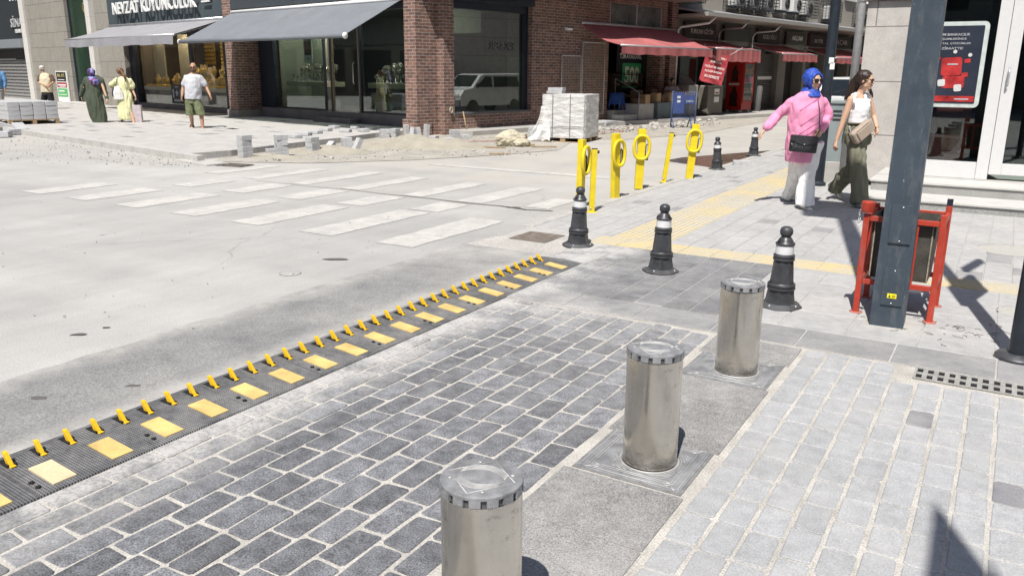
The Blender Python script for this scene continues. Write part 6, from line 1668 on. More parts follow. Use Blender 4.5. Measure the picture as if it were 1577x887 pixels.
# ---- woman in green coat, seen from behind
def green_woman():
    D = 23.2; zb = 0.124; base = Vector((P3(150, 194, D).x, D, zb)); t = person('woman in long dark green coat and purple flowered headscarf walking away', base)
    J = lambda px, py, dy=0.0: P3(px, py, D + dy) - base
    hc = J(141, 112.5, -0.02); b = MB(); q, R = head(b, hc, rad(195), rad(0), 0, 0.98)
    nk = J(143, 121); b.cap(nk, hc, 0.05, 0.05)
    wr, wl = J(125.5, 149, 0.05), J(165, 153.5, -0.10)
    hand(b, wr, V((0.0, 0.05, -0.15)), V((1, 0, 0)), 1.0, 0.5, 1); hand(b, wl, V((0.05, -0.1, -0.12)), V((-1, 0, 0)), 1.0, 0.9, 1)
    b.cap(J(131, 124), wr, 0.04, 0.026); b.cap(J(156, 126), wl, 0.04, 0.026)
    torso_loft(b, [(J(147, 160), 0.14, 0.1), (J(143, 130), 0.15, 0.1), (nk, 0.06, 0.05)], V((1, 0, 0)))
    a1, a2 = J(153.5, 190, -0.12), J(149.5, 190, 0.20); b.cap(J(146, 160), a1, 0.07, 0.035); b.cap(J(149, 160), a2, 0.07, 0.035)
    link_mesh(remesh(b, 'body', 0.010, 2), 'body', skin_l, t)
    g = MB(); rt = V((1, 0, 0)); rings = []
    for xl, xr, y, dp_ in ((144, 165.5, 190.5, 0.16), (139, 164, 180, 0.17), (134.5, 161.5, 165, 0.18), (132, 158, 150, 0.18), (132.5, 157, 138, 0.165), (131, 158.5, 127, 0.15), (133, 156.5, 120.5, 0.12), (139, 149, 117, 0.07)):
        rings.append((J((xl + xr) / 2, y), rt * (J(xr, y) - J(xl, y)).length / 2, V((0, dp_, 0))))
    g.loft(rings, 28)
    g.cap(J(133, 123), J(127.5, 136, 0.06), 0.075, 0.068); g.cap(J(127.5, 136, 0.06), J(125, 147, 0.05), 0.066, 0.058); g.cap(J(156, 124), J(160.5, 138, 0.05), 0.075, 0.066); g.cap(J(160.5, 138, 0.05), J(164.5, 151, -0.08), 0.064, 0.058)
    link_mesh(remesh(g, 'coat', 0.012, 3, (0.022, 7, 1.9, 6.0)), 'coat', mat('dark_green_cloth', (0.062, 0.078, 0.052), 0.85, 0.12, 5, 0.15), t)
    g = MB(); g.ell(q(0, 0.02, 0.02), (0.103, 0.11, 0.112), R, 20, 14); g.loft([(J(147, 131, -0.15), V((0.10, 0, 0.02)), V((0, 0.03, 0))), (J(144.5, 124, -0.12), V((0.13, 0, 0)), V((0, 0.10, 0))), (J(142, 118, -0.02), V((0.10, 0, 0)), V((0, 0.10, 0)))], 20)
    m, nt, bb = nodes_of('flowered_scarf'); vo = N(nt, 'ShaderNodeTexVoronoi'); vo.inputs['Scale'].default_value = 17; L(nt, coords(nt), vo.inputs['Vector'])
    rp = N(nt, 'ShaderNodeValToRGB'); rp.color_ramp.interpolation = 'CONSTANT'; sx_ = N(nt, 'ShaderNodeSeparateColor'); L(nt, vo.outputs['Color'], sx_.inputs[0]); L(nt, sx_.outputs[0], rp.inputs[0])
    for i, (p, c) in enumerate(((0.0, (0.045, 0.035, 0.13)), (0.3, (0.13, 0.14, 0.42)), (0.5, (0.22, 0.05, 0.15)), (0.68, (0.30, 0.28, 0.50)), (0.85, (0.06, 0.05, 0.2)))):
        if i < 2: e = rp.color_ramp.elements[i]; e.position = p
        else: e = rp.color_ramp.elements.new(p)
        e.color = (*c, 1)
    L(nt, rp.outputs[0], bb.inputs['Base Color'])
    link_mesh(remesh(g, 'headscarf', 0.010, 2, (0.008, 14, 8, 2.0)), 'headscarf', m, t)
    for an in (a1, a2):
        g = MB(); shoe(g, an + V((0, 0, 0.02)), V((0.0, 1, -0.1)), s=0.95); link_mesh(remesh(g, 'shoe', 0.01, 1), 'shoe', mat('dark_shoe', (0.05, 0.055, 0.05), 0.6), t)
green_woman()

# ---- woman in yellow dress, seen from behind
def yellow_woman():
    D = 23.4; zb = 0.124; base = Vector((P3(197, 193, D).x, D, zb)); t = person('woman with brown ponytail in pale yellow dress walking away', base)
    J = lambda px, py, dy=0.0: P3(px, py, D + dy) - base
    hc = J(186, 111.5); b = MB(); q, R = head(b, hc, rad(150), rad(0), 0, 0.95); nk = J(187.5, 120)
    b.cap(nk, hc, 0.048, 0.048)
    sl, sr = J(178, 123), J(200, 124); wl, wr = J(176, 137, 0.15), J(208.5, 149, 0.0)
    b.cap(sl, J(171.5, 134, 0.02), 0.045, 0.038); b.cap(J(171.5, 134, 0.02), wl, 0.036, 0.026); b.cap(sr, J(204, 138, 0.05), 0.045, 0.038); b.cap(J(204, 138, 0.05), wr, 0.036, 0.025)
    hand(b, wr, V((0.02, 0.0, -0.15)), V((-1, 0, 0)), 0.95, 1.3, 1); hand(b, wl, V((0.1, 0.05, 0.1)), V((0, -1, 0)), 0.95, 0.8, 1)
    torso_loft(b, [(J(190, 160), 0.13, 0.1), (J(189, 135), 0.12, 0.1), (J(188, 124), 0.16, 0.09), (nk, 0.06, 0.05)], V((1, 0, 0)))
    a1, a2 = J(187.8, 189, 0.18), J(207, 191, -0.12); b.cap(J(189, 160), a1, 0.07, 0.034); b.cap(J(199, 160), a2, 0.07, 0.034); b.cap(a1, a1 + V((0, 0.13, -0.05)), 0.034, 0.03); b.cap(a2, a2 + V((0, 0.13, -0.05)), 0.034, 0.03)
    link_mesh(remesh(b, 'body', 0.010, 2), 'body', skin_l, t)
    g = MB(); rings = []
    for xl, xr, y, dp_ in ((183.5, 207.5, 184, 0.19), (182.5, 206.5, 172, 0.19), (181.5, 205, 158, 0.175), (181, 202.5, 148, 0.16), (182, 199, 139, 0.13), (180.5, 200.5, 129, 0.13), (178.5, 200.5, 123.5, 0.11), (184, 193, 118.5, 0.065)):
        rings.append((J((xl + xr) / 2, y), V(((J(xr, y) - J(xl, y)).length / 2, 0, 0)), V((0, dp_, 0))))
    g.loft(rings, 28); g.cap(J(180, 124), J(173.5, 131, 0.02), 0.075, 0.085); g.cap(J(199.5, 125), J(203, 133, 0.03), 0.075, 0.085)
    link_mesh(remesh(g, 'dress', 0.012, 3, (0.022, 8, 2.4, 1.0)), 'dress', mat('pale_yellow_cloth', (0.66, 0.65, 0.38), 0.85, 0.06, 5, 0.15), t)
    g = MB(); g.ell(q(0, 0.02, 0.028), (0.086, 0.098, 0.096), R, 18, 12); g.cap(J(187, 110, -0.12), J(191.5, 117, -0.16), 0.035, 0.03); g.cap(J(191.5, 117, -0.16), J(193.5, 126.5, -0.15), 0.032, 0.014)
    link_mesh(remesh(g, 'hair', 0.009, 2, (0.006, 24, 6, 1.0)), 'hair', mat('brown_hair', (0.15, 0.075, 0.038), 0.5, 0.4, 20, 0.5, stretch=(4, 4, 0.5)), t)
    for an in (a1, a2):
        g = MB(); g.prism([(-0.04, -0.05), (0.04, -0.05), (0.045, 0.13), (0.0, 0.17), (-0.04, 0.13)], -0.082, -0.062, Matrix.Translation(an)); g.build('sandal', mat('tan_sandal', (0.30, 0.2, 0.13), 0.6), t, bevel=0.006)
    bag = thing('tote_bag', 'white tote bag on the shoulder of the woman in yellow', 'bag', at(base))
    g = MB(); c = J(182, 143, -0.17); g.loft([(c + V((0, 0, -0.19)), V((0.15, 0, 0.0)), V((0, 0.05, 0))), (c + V((0, 0, 0.0)), V((0.135, 0, 0)), V((0, 0.055, 0))), (c + V((-0.01, 0, 0.17)), V((0.075, 0, 0)), V((0, 0.03, 0)))], 16)
    link_mesh(remesh(g, 'bag_body', 0.012, 1, (0.01, 7, 3, 1)), 'bag_body', mat('white_canvas', (0.68, 0.67, 0.64), 0.85, 0.05), bag)
    g = MB(); g.tube([c + V((-0.04, 0, 0.17)), J(179.3, 128, -0.14), J(180.3, 121, -0.06), J(180.3, 121, 0.08)], 0.012, 6); g.build('strap', mat('dark_strap', (0.05, 0.045, 0.06), 0.7), bag)
    g = MB(); g.cap(J(175.5, 140, 0.05), J(176, 147, 0.03), 0.05, 0.06); tg = tag(g.build('dark_handbag', mat('navy_bag', (0.03, 0.03, 0.07), 0.6), None, at(base)), 'small dark blue handbag carried on the left arm of the woman in yellow', 'bag')
    sb_ = thing('shopping_bag', 'pale pink patterned shopping bag in the hand of the woman in yellow', 'shopping bag', at(base + J(212, 174.5, -0.03)))
    g = MB(); g.box(-0.12, 0.12, -0.05, 0.05, -0.26, 0.22); g.build('bag_body', mat('pale_pink_bag', (0.46, 0.40, 0.42), 0.7, 0.25, 14), sb_, bevel=0.01)
    g = MB(); g.tube([(-0.06, 0, 0.22), (-0.05, 0, 0.34), (0.0, 0, 0.38), (0.05, 0, 0.34), (0.06, 0, 0.22)], 0.006, 6); g.build('handle', mat('dark_strap', (0.05, 0.045, 0.06), 0.7), sb_)
yellow_woman()

# ---- old man, hands behind his back
def old_man():
    D = 30.9; zb = 0.12; base = Vector((P3(73, 168.6, D).x, D, zb)); t = person('old man in beige shirt, black trousers and white cap, hands behind his back', base)
    J = lambda px, py, dy=0.0: P3(px, py, D + dy) - base
    hc = J(64.5, 106.5); b = MB(); q, R = head(b, hc, rad(200), rad(10), 0, 1.0); nk = J(67, 113.5); b.cap(nk, hc, 0.055, 0.055)
    e1, e2 = J(60, 128, -0.05), J(82, 127, -0.05); w1, w2 = J(71.5, 133, -0.24), J(75.5, 132, -0.24)
    b.cap(J(61, 118), e1, 0.05, 0.042); b.cap(e1, w1, 0.04, 0.028); b.cap(J(79, 118), e2, 0.05, 0.042); b.cap(e2, w2, 0.04, 0.028)
    hand(b, w1, V((0.14, -0.02, -0.03)), V((0, 1, 0)), 1.0, 0.8, 1); hand(b, w2, V((-0.14, -0.02, -0.05)), V((0, 1, 0)), 1.0, 0.8, 1)
    torso_loft(b, [(J(73, 142), 0.15, 0.12), (J(71, 128), 0.17, 0.13), (J(70, 118), 0.17, 0.11), (nk, 0.07, 0.06)], V((1, 0, 0)))
    link_mesh(remesh(b, 'body', 0.012, 2), 'body', skin_m, t)
    g = MB(); torso_loft(g, [(J(72.5, 142.5), 0.215, 0.165), (J(72, 132), 0.215, 0.175), (J(70.5, 122), 0.225, 0.16), (J(69, 115.5), 0.17, 0.11), (J(68, 112.5), 0.08, 0.07)], V((1, 0, 0)))
    link_mesh(remesh(g, 'shirt', 0.013, 3, (0.010, 6, 4, 4)), 'shirt', mat('beige_shirt', (0.56, 0.50, 0.36), 0.85, 0.05, 5, 0.1), t)
    g = MB(); g.cap(J(62, 118), J(60.2, 124, -0.02), 0.08, 0.078); g.cap(J(78.5, 118), J(81.5, 124, -0.02), 0.08, 0.078); link_mesh(remesh(g, 'sleeves', 0.013, 2), 'sleeves', mat('brown_sleeve', (0.12, 0.07, 0.045), 0.85), t)
    g = MB(); torso_loft(g, [(J(73, 147), 0.20, 0.16), (J(73, 140), 0.20, 0.155)], V((1, 0, 0)))
    for a, k_, f in ((J(69, 146), J(67.5, 157), J(66.5, 167)), (J(77, 146), J(79.5, 157), J(81.5, 167))): g.loft([(a, V((0.11, 0, 0)), V((0, 0.13, 0))), (k_, V((0.105, 0, 0)), V((0, 0.12, 0))), (f, V((0.095, 0, 0)), V((0, 0.11, 0)))])
    link_mesh(remesh(g, 'trousers', 0.013, 2, (0.01, 7, 3, 4)), 'trousers', mat('black_cloth', (0.012, 0.012, 0.014), 0.9), t)
    for f in (J(66.5, 167), J(81.5, 167)): g = MB(); shoe(g, V((f.x, f.y, 0.09)), V((0, 1, 0))); link_mesh(remesh(g, 'shoe', 0.012, 1), 'shoe', mat('dark_shoe', (0.05, 0.055, 0.05), 0.6), t)
    g = MB(); g.ell(q(0, 0.0, 0.05), (0.090, 0.108, 0.066), R, 18, 10); g.cap(q(-0.04, -0.09, 0.045), q(0.04, -0.09, 0.045), 0.015, 0.015); link_mesh(remesh(g, 'cap', 0.01, 1), 'cap', mat('white_cap', (0.66, 0.63, 0.57), 0.8), t)
    g = MB(); g.cap(q(-0.05, 0.05, -0.01), q(0.05, 0.05, -0.01), 0.038, 0.038); link_mesh(remesh(g, 'hair', 0.01, 1), 'hair', mat('grey_hair', (0.35, 0.33, 0.31), 0.7), t)
old_man()

# ---- person in blue at the left edge
def blue_person():
    D = 31.5; zb = 0.12; base = Vector((P3(-2, 169, D).x, D, zb)); t = person('person in blue denim shirt and grey trousers cut off by the left edge', base)
    J = lambda px, py, dy=0.0: P3(px, py, D + dy) - base
    hc = J(-7, 101); b = MB(); q, R = head(b, hc, rad(160), 0, 0, 1.0); b.cap(J(-5, 109), hc, 0.055, 0.055); eyes(q, R, t)
    e2, w2 = J(8.5, 125, 0), J(7.5, 138, -0.05); e1, w1 = J(-15, 125), J(-16, 138, -0.05)
    b.cap(J(4, 113), e2, 0.05, 0.042); b.cap(e2, w2, 0.04, 0.028); hand(b, w2, V((0, -0.02, -0.15)), V((-1, 0, 0)), 1, 0.6, 1)
    b.cap(J(-13, 113), e1, 0.05, 0.042); b.cap(e1, w1, 0.04, 0.028); hand(b, w1, V((0, -0.02, -0.15)), V((1, 0, 0)), 1, 0.6, 1)
    torso_loft(b, [(J(-4, 140), 0.15, 0.12), (J(-4, 113), 0.17, 0.12), (J(-5, 109), 0.07, 0.06)], V((1, 0, 0)))
    link_mesh(remesh(b, 'body', 0.012, 2), 'body', skin_m, t)
    g = MB(); torso_loft(g, [(J(-4, 137), 0.21, 0.16), (J(-4, 122), 0.22, 0.17), (J(-4, 112), 0.20, 0.12), (J(-5, 108.5), 0.08, 0.07)], V((1, 0, 0)))
    for s_, e, w in ((J(4, 113.5), e2, w2), (J(-12, 113.5), e1, w1)): g.cap(s_, e, 0.08, 0.07); g.cap(e, mid(e, w, 0.7), 0.066, 0.05)
    link_mesh(remesh(g, 'shirt', 0.013, 3, (0.012, 6, 4, 4)), 'shirt', mat('denim_blue', (0.10, 0.22, 0.40), 0.85, 0.1, 8), t)
    g = MB()
    for a, f in ((J(-9, 138), J(-10, 167)), (J(1, 138), J(2.5, 167))): g.loft([(a, V((0.12, 0, 0)), V((0, 0.14, 0))), (mid(a, f), V((0.10, 0, 0)), V((0, 0.12, 0))), (f, V((0.085, 0, 0)), V((0, 0.10, 0)))])
    link_mesh(remesh(g, 'trousers', 0.013, 2, (0.01, 7, 3, 4)), 'trousers', mat('grey_trousers', (0.28, 0.28, 0.28), 0.9), t)
    for f in (J(-10, 167), J(2.5, 167)): g = MB(); shoe(g, V((f.x, f.y, 0.09)), V((0, 1, 0))); link_mesh(remesh(g, 'shoe', 0.012, 1), 'shoe', shoe_white, t)
    g = MB(); g.ell(q(0, 0.02, 0.03), (0.086, 0.10, 0.092), R, 16, 10); link_mesh(remesh(g, 'hair', 0.01, 1), 'hair', hair_dark, t)
blue_person()
# ------------------------------------------------------------------ building-site things: blocks, sand, pallets
BLK = None
bm_ = MB().box(-0.15, 0.15, -0.10, 0.10, 0, 0.10)
blk_me = bm_.mesh('concrete_block'); blk_me.materials.append(block_mat)
def block(M, label, group):
    o = bpy.data.objects.new('concrete_block', blk_me); COL.objects.link(o); o.matrix_world = M
    bv = o.modifiers.new('edge', 'BEVEL'); bv.width = 0.006; bv.segments = 1
    return tag(o, label, 'block', group)
LV = ['bottom', 'second', 'third', 'top', 'fifth']
def stack(px, py, n, rz, where, s=0.72, z=0.007):
    p = G3(px, py, z)
    for k in range(n):
        lv = ('single block' if n == 1 else ('bottom block' if k == 0 else ('top block' if k == n - 1 else ('second block' if k == 1 else 'third block'))))
        M = at((p.x + random.uniform(-0.008, 0.008), p.y + random.uniform(-0.008, 0.008), z + k * 0.101), rad(rz + random.uniform(-5, 5))) @ Matrix.Diagonal((s, s * 1.25, 1.0, 1))
        block(M, 'grey concrete %s %s' % (lv, where), 'loose concrete blocks by the dug-up plaza corner')
stack(378, 242, 4, 52, 'of the leftmost stack at the plaza corner')
stack(434, 241, 4, 30, 'of the second stack, left of the sand')
stack(482, 235, 3, 60, 'of the third stack, beside the small sand heap')
stack(534, 227, 2, 25, 'of the low stack behind the sand heap')
stack(592, 212, 2, 20, 'of the pair left of the brick corner pier')
stack(608, 211, 2, 65, 'of the second pair left of the brick corner pier')
stack(580, 208, 1, 40, 'lying behind the sand, left of the pair of blocks')
stack(668, 216, 1, 75, 'lying at the foot of the brick pier behind the sand')
stack(716, 214, 1, 20, 'lying right of the pair by the brick pilaster')
def upright(px, py, h, rz, tilt, label, z=0.007, s=0.7):
    p = G3(px, py, z)
    M = at((p.x, p.y, z + 0.14 * abs(math.cos(rad(tilt)))), rad(rz), 0, rad(90 + tilt)) @ Matrix.Translation((0, 0, -0.05))
    block(M @ Matrix.Diagonal((h / 0.3, s, 1, 1)), label, 'loose concrete blocks by the dug-up plaza corner')
upright(626, 213, 0.36, 30, 0, 'tall concrete block standing on end left of the brick corner pier')
upright(636, 214, 0.26, 50, 14, 'tilted concrete block leaning at the foot of the brick corner pier')
upright(645, 215, 0.28, 20, -10, 'concrete block tipped against its neighbour below the brick corner pier')
upright(657, 213, 0.38, 35, 5, 'concrete block standing on end in front of the brick corner pier')
stack(700, 213, 2, 35, 'of the pair right of the brick corner pier')
stack(690, 219, 1, 15, 'lying flat beside the sand heap and the brick pilaster')
upright(551, 232, 0.26, 40, 30, 'concrete block tipped over at the back of the sand heap')
upright(508, 231, 0.26, 70, 60, 'concrete block lying on its side left of the sand heap')
# flat slabs lying on the plaza edge
for i, (px, py, rz, l) in enumerate(((502, 202, 15, 0.9), (515, 198, 5, 0.8), (532, 204, 30, 0.9), (548, 199, 10, 0.7), (560, 203, -10, 1.0), (572, 200, 20, 0.8), (486, 206, 12, 1.0), (470, 209, 25, 0.9), (455, 213, 0, 0.9), (410, 231, 20, 0.8), (394, 232, 30, 0.7), (418, 235, -15, 0.5))):
    p = G3(px, py, 0.12); zz = 0.126 if i < 9 else 0.009
    if i >= 9: p = G3(px, py, 0.0)
    names = ['one of the flat loose slabs lying on the edge of the plaza paving', 'one of the loose slabs lying in the dust between the first stacks']
    block(at((p.x, p.y, zz), rad(rz - 42)) @ Matrix.Diagonal((l, 1.0, 0.65, 1)), 'pale concrete ' + ['slab, one of the flat loose slabs lying on the edge of the plaza', 'slab, one of three lying in the dust between the first two stacks'][0 if i < 9 else 1], 'slabs on the plaza edge' if i < 9 else 'slabs in the dust by the first stacks')
p = G3(148, 222, 0.0); block(at((p.x, p.y, 0.008), rad(-20)) @ Matrix.Diagonal((1.1, 1.1, 1.2, 1)), 'single pale block lying in the dust below the woman in green', None)
for px, py, rz, t_, l in ((4, 212, 10, 0, 'concrete block lying flat at the left edge below the pallet'), (22, 208, 60, 0, 'concrete block beside a tipped one at the left edge'), (32, 207, -35, 25, 'tipped concrete block leaning right at the left edge'), (6, 203, 30, 20, 'concrete block resting crookedly at the left edge under the pallet')):
    p = G3(px, py, 0.0); block(at((p.x, p.y, 0.012 + (0.08 if t_ else 0)), rad(rz), 0, rad(t_)) @ Matrix.Diagonal((1.2, 1.3, 1.3, 1)), l, None)
p = G3(1142, 256, 0.0); block(at((p.x, p.y, 0.008), rad(-10)) @ Matrix.Diagonal((1.0, 0.9, 0.9, 1)), 'pale concrete block lying at the edge of the muddy puddle', None)

# pallet with paving blocks at the left edge
def pallet(M, w, d, label):
    t = thing('pallet', label, 'pallet', M)
    g = MB()
    for k in range(7): x = -w / 2 + (w - 0.1) * k / 6; g.box(x, x + 0.1, -d / 2, d / 2, 0.095, 0.115)
    g.build('deck', wood, t)
    g = MB()
    for y in (-d / 2, -0.05, d / 2 - 0.1):
        for x in (-w / 2, -0.06, w / 2 - 0.12): g.box(x, x + 0.12, y, y + 0.1, 0.02, 0.094)
        g.box(-w / 2, w / 2, y, y + 0.1, 0.0, 0.019)
    g.build('runner', wood, t)
    return t
pm = BLD_M @ at((-9.75, -5.85, 0.125))
pallet(pm, 1.9, 1.25, 'wooden pallet carrying grey paving blocks at the left edge')
R = random.Random(9)
for k in range(4):
    for i in range(6):
        for j in range(4):
            if (k < 3 and 0 < i < 5 and 0 < j < 3): continue
            M = pm @ at((-0.775 + 0.31 * i + R.uniform(-0.006, 0.006), -0.46 + 0.31 * j + R.uniform(-0.01, 0.006), 0.117 + 0.118 * k), rad(R.uniform(-1.5, 1.5)))
            block(M @ Matrix.Diagonal((1.0, 1.5, 1.15, 1)), ('grey paving block in the %s layer of the pallet stack at the left edge' % ['lowest', 'second', 'third', 'top'][k]), 'paving blocks in the %s layer on the left pallet' % ['lowest', 'second', 'third', 'top'][k])

# wrapped pallet in front of the brick wall
wp = thing('wrapped_pallet', 'tall pallet of pale slabs wrapped in torn white plastic film before the brick wall', 'pallet', at(G3(878, 217, 0.0), rad(-24)))
S_ = 0.52
MB().box(-S_, S_, -S_, S_, 0.13, 1.07).build('slab_stack', brick_mat('stacked_slabs', (0.50, 0.49, 0.48), (0.46, 0.46, 0.45), (0.24, 0.24, 0.24), 0.52, 0.117, mort=0.006, off=0.0, var=0.06, bmp=0.3), wp)
g = MB()
for x in (-S_, -0.06, S_ - 0.12):
    for y in (-S_, -0.05, S_ - 0.1): g.box(x, x + 0.12, y, y + 0.1, 0.02, 0.1)
g.box(-S_, S_, -S_, S_, 0.101, 0.128); g.box(-S_, S_, -S_, -S_ + 0.1, 0.0, 0.019); g.box(-S_, S_, S_ - 0.1, S_, 0.0, 0.019)
g.build('wooden_base', wood, wp)
def film_material():
    m, nt, b = nodes_of('plastic_film'); nt.nodes.remove(b); out = nt.nodes['Material Output']
    d = N(nt, 'ShaderNodeBsdfPrincipled'); d.inputs['Base Color'].default_value = (0.78, 0.78, 0.77, 1); d.inputs['Roughness'].default_value = 0.3
    t = N(nt, 'ShaderNodeBsdfTransparent'); ms = N(nt, 'ShaderNodeMixShader')
    h = nz(nt, coords(nt, (1.2, 1.2, 3.4)), 3.2, 4, 0.5); L(nt, maprange(nt, h, 0.35, 0.65, 0.45, 0.85), ms.inputs[0])
    L(nt, t.outputs[0], ms.inputs[1]); L(nt, d.outputs[0], ms.inputs[2]); L(nt, ms.outputs[0], out.inputs[0])
    bp = N(nt, 'ShaderNodeBump'); bp.inputs['Strength'].default_value = 0.9; bp.inputs['Distance'].default_value = 0.04; L(nt, h, bp.inputs['Height']); L(nt, bp.outputs[0], d.inputs['Normal'])
    return m
film = film_material()
g = MB(); vs = []; fs = []; n = 72; m_ = 16
for j in range(m_ + 1):
    z = 0.10 + 0.985 * j / m_
    for i in range(n):
        a = 2 * math.pi * (i + 0.5) / n; c, s = math.cos(a), math.sin(a); k = (S_ + 0.012) / max(abs(c), abs(s))
        k *= 1 + 0.018 * noise.noise(Vector((c * 4, s * 4, z * 7 + c * 3))) + 0.012 * noise.noise(Vector((c * 11, s * 11, z * 16 + s * 5)))
        k = max(k, (S_ + 0.004) / max(abs(c), abs(s)))
        vs.append((k * c, k * s, z))
for j in range(m_):
    for i in range(n): fs.append((j * n + i, j * n + (i + 1) % n, (j + 1) * n + (i + 1) % n, (j + 1) * n + i))
g.add(vs, fs, None, None, True); fo = g.build('film', film, wp)
g = MB()  # loose torn film hanging off the left corner down to the ground
nx, ny = 14, 12; vs = []
for j in range(ny + 1):
    for i in range(nx + 1):
        u, v = i / nx, j / ny
        x = -S_ - 0.02 - v * v * 0.45 * (1 - u * 0.6) + 0.5 * u * (0.25 + 0.75 * v); y = -S_ - 0.03 - 0.16 * v * v - 0.06 * math.sin(u * 11 + v * 3) * v - 0.02 * math.sin(u * 27)
        z = 0.80 * (1 - v) ** 1.2 + 0.015 + 0.05 * abs(math.sin(u * 9)) * v
        vs.append((x, y, z))
g.add(vs, [(j * (nx + 1) + i, j * (nx + 1) + i + 1, (j + 1) * (nx + 1) + i + 1, (j + 1) * (nx + 1) + i) for j in range(ny) for i in range(nx)], None, None, True)
g.build('torn_film', film, wp)
g = MB()
for x in (-0.25, 0.18): g.box(x - 0.008, x + 0.008, -S_ - 0.035, -S_ - 0.030, 0.13, 1.09)
g.box(-S_ - 0.03, S_ + 0.03, -S_ - 0.036, -S_ - 0.031, 0.35, 0.362); g.build('strap', mat('strap_grey', (0.2, 0.2, 0.21), 0.5), wp)
g = thing('white_slabs', 'two small pale slabs lying on top of the wrapped pallet', 'slab', at(G3(878, 217, 0.0), rad(-24)) @ at((-0.28, -0.28, 1.10)))
MB().box(-0.19, 0.19, -0.12, 0.12, 0.0, 0.05).build('lower_slab', block_mat, g, bevel=0.004); MB().box(-0.16, 0.20, -0.11, 0.12, 0.053, 0.13).build('upper_slab', block_mat, g, bevel=0.004)
# pile of white slabs left of the wrapped pallet, and beside it
for px, py, n, w, rz, lab in ((842, 217, 4, 0.7, -45, 'left of the wrapped pallet'), (932, 195, 2, 0.55, -42, 'right of the wrapped pallet')):
    p = G3(px, py, 0.01)
    for k in range(n):
        o = MB().box(-w / 2, w / 2, -0.3, 0.3, 0, 0.075).build('kerb_slab', block_mat, None, at((p.x + 0.01 * k, p.y + 0.35, 0.01 + 0.077 * k), rad(rz + 2 * k)), bevel=0.006)
        tag(o, 'long pale slab, %s one of the small pile %s' % (['lowest', 'second', 'third', 'topmost'][k] if n == 4 else ['lower', 'upper'][k], lab), 'slab', 'piles of pale slabs by the brick wall')

# heaps of sand
def heap(name, label, px, py, rx, ry, h, seed, m=dust_mat, rz=0.0, n=56, extra=()):
    c = G3(px, py, 0.0); g = MB(); vs = []
    for j in range(n + 1):
        for i in range(n + 1):
            a, b_ = -1 + 2 * i / n, -1 + 2 * j / n
            d = math.sqrt(a * a + b_ * b_); z = h * max(0, 1 - d) ** 0.9 * (1.15 - 0.25 * d)
            for (ea, eb, er, eh) in extra:
                q = math.hypot(a - ea, b_ - eb) / er; z = max(z, eh * max(0, 1 - q) ** 1.1)
            nn = noise.noise(Vector((a * 3 + seed, b_ * 3, 0))) * 0.30 + noise.noise(Vector((a * 11 + seed, b_ * 11, 2))) * 0.13 + noise.noise(Vector((a * 30, b_ * 30, 5))) * 0.07
            z = z * (1 + nn) + 0.010 * (1 if z > 0.0 else 0) * nn
            vs.append((a * rx, b_ * ry, z - 0.004 + (0 if d < 1 else -0.03)))
    g.add(vs, [(j * (n + 1) + i, j * (n + 1) + i + 1, (j + 1) * (n + 1) + i + 1, (j + 1) * (n + 1) + i) for j in range(n) for i in range(n)], None, None, True)
    o = g.build(name, m, None, at((c.x, c.y, 0.004), rz))
    return tag(o, label, 'sand heap', None, 'stuff')
heap('sand', 'long heap of pale sand in front of the brick corner pier', 645, 226, 1.65, 0.85, 0.23, 1.0, extra=((-0.5, -0.1, 0.5, 0.16), (0.45, 0.1, 0.5, 0.17)))
heap('sand', 'low spread of sand between the concrete block stacks', 505, 234, 0.95, 0.6, 0.11, 5.0, extra=((-0.5, 0.0, 0.5, 0.06),))
heap('sand', 'thin sand drift at the road edge under the first blocks', 430, 243, 0.7, 0.35, 0.05, 9.0)
# rubble and pebbles
def scatter(name, label, quad, n, s0, s1, m, seed, zb=0.008):
    R = random.Random(seed); g = MB()
    for k in range(n):
        a, b_ = R.random(), R.random() ** 1.0
        p = [q for q in quad]
        x = (p[0][0] * (1 - a) + p[1][0] * a) * (1 - b_) + (p[3][0] * (1 - a) + p[2][0] * a) * b_
        y = (p[0][1] * (1 - a) + p[1][1] * a) * (1 - b_) + (p[3][1] * (1 - a) + p[2][1] * a) * b_
        c = G3(x, y, 0); s = R.uniform(s0, s1) * (R.random() ** 2 * 0.8 + 0.3)
        M = at((c.x, c.y, zb + s * 0.2), R.uniform(0, 6), R.uniform(-0.5, 0.5), R.uniform(-0.5, 0.5))
        w = [R.uniform(0.6, 1.0) for _ in range(8)]
        vs = [(s * w[i] * sx, s * w[(i + 3) % 8] * sy * 0.8, s * w[(i + 5) % 8] * sz * 0.6) for i, (sx, sy, sz) in enumerate([(x_, y_, z_) for z_ in (-.5, .5) for y_ in (-.5, .5) for x_ in (-.5, .5)])]
        g.add(vs, [(0, 2, 3, 1), (4, 5, 7, 6), (0, 1, 5, 4), (2, 6, 7, 3), (0, 4, 6, 2), (1, 3, 7, 5)], M)
    return tag(g.build(name, m), label, 'rubble', None, 'stuff')
rub = mat('rubble_stone', (0.40, 0.385, 0.355), 0.95, 0.35, 6, 0.3, fine=0.2)
rub_r = mat('brick_rubble', (0.34, 0.20, 0.16), 0.95, 0.35, 6, 0.3, fine=0.2)
scatter('rubble', 'broken concrete pieces along the torn-up kerb by the blue barrier', [(900, 201), (1100, 187), (1110, 192), (905, 210)], 260, 0.04, 0.22, rub, 1)
scatter('rubble', 'reddish broken brick along the torn-up kerb', [(905, 205), (990, 196), (985, 202), (905, 210)], 90, 0.03, 0.14, rub_r, 2)
scatter('gravel', 'loose gravel and dirt clods on the dusty road edge at the left', [(0, 208), (330, 250), (300, 258), (0, 250)], 520, 0.006, 0.045, rub, 3)
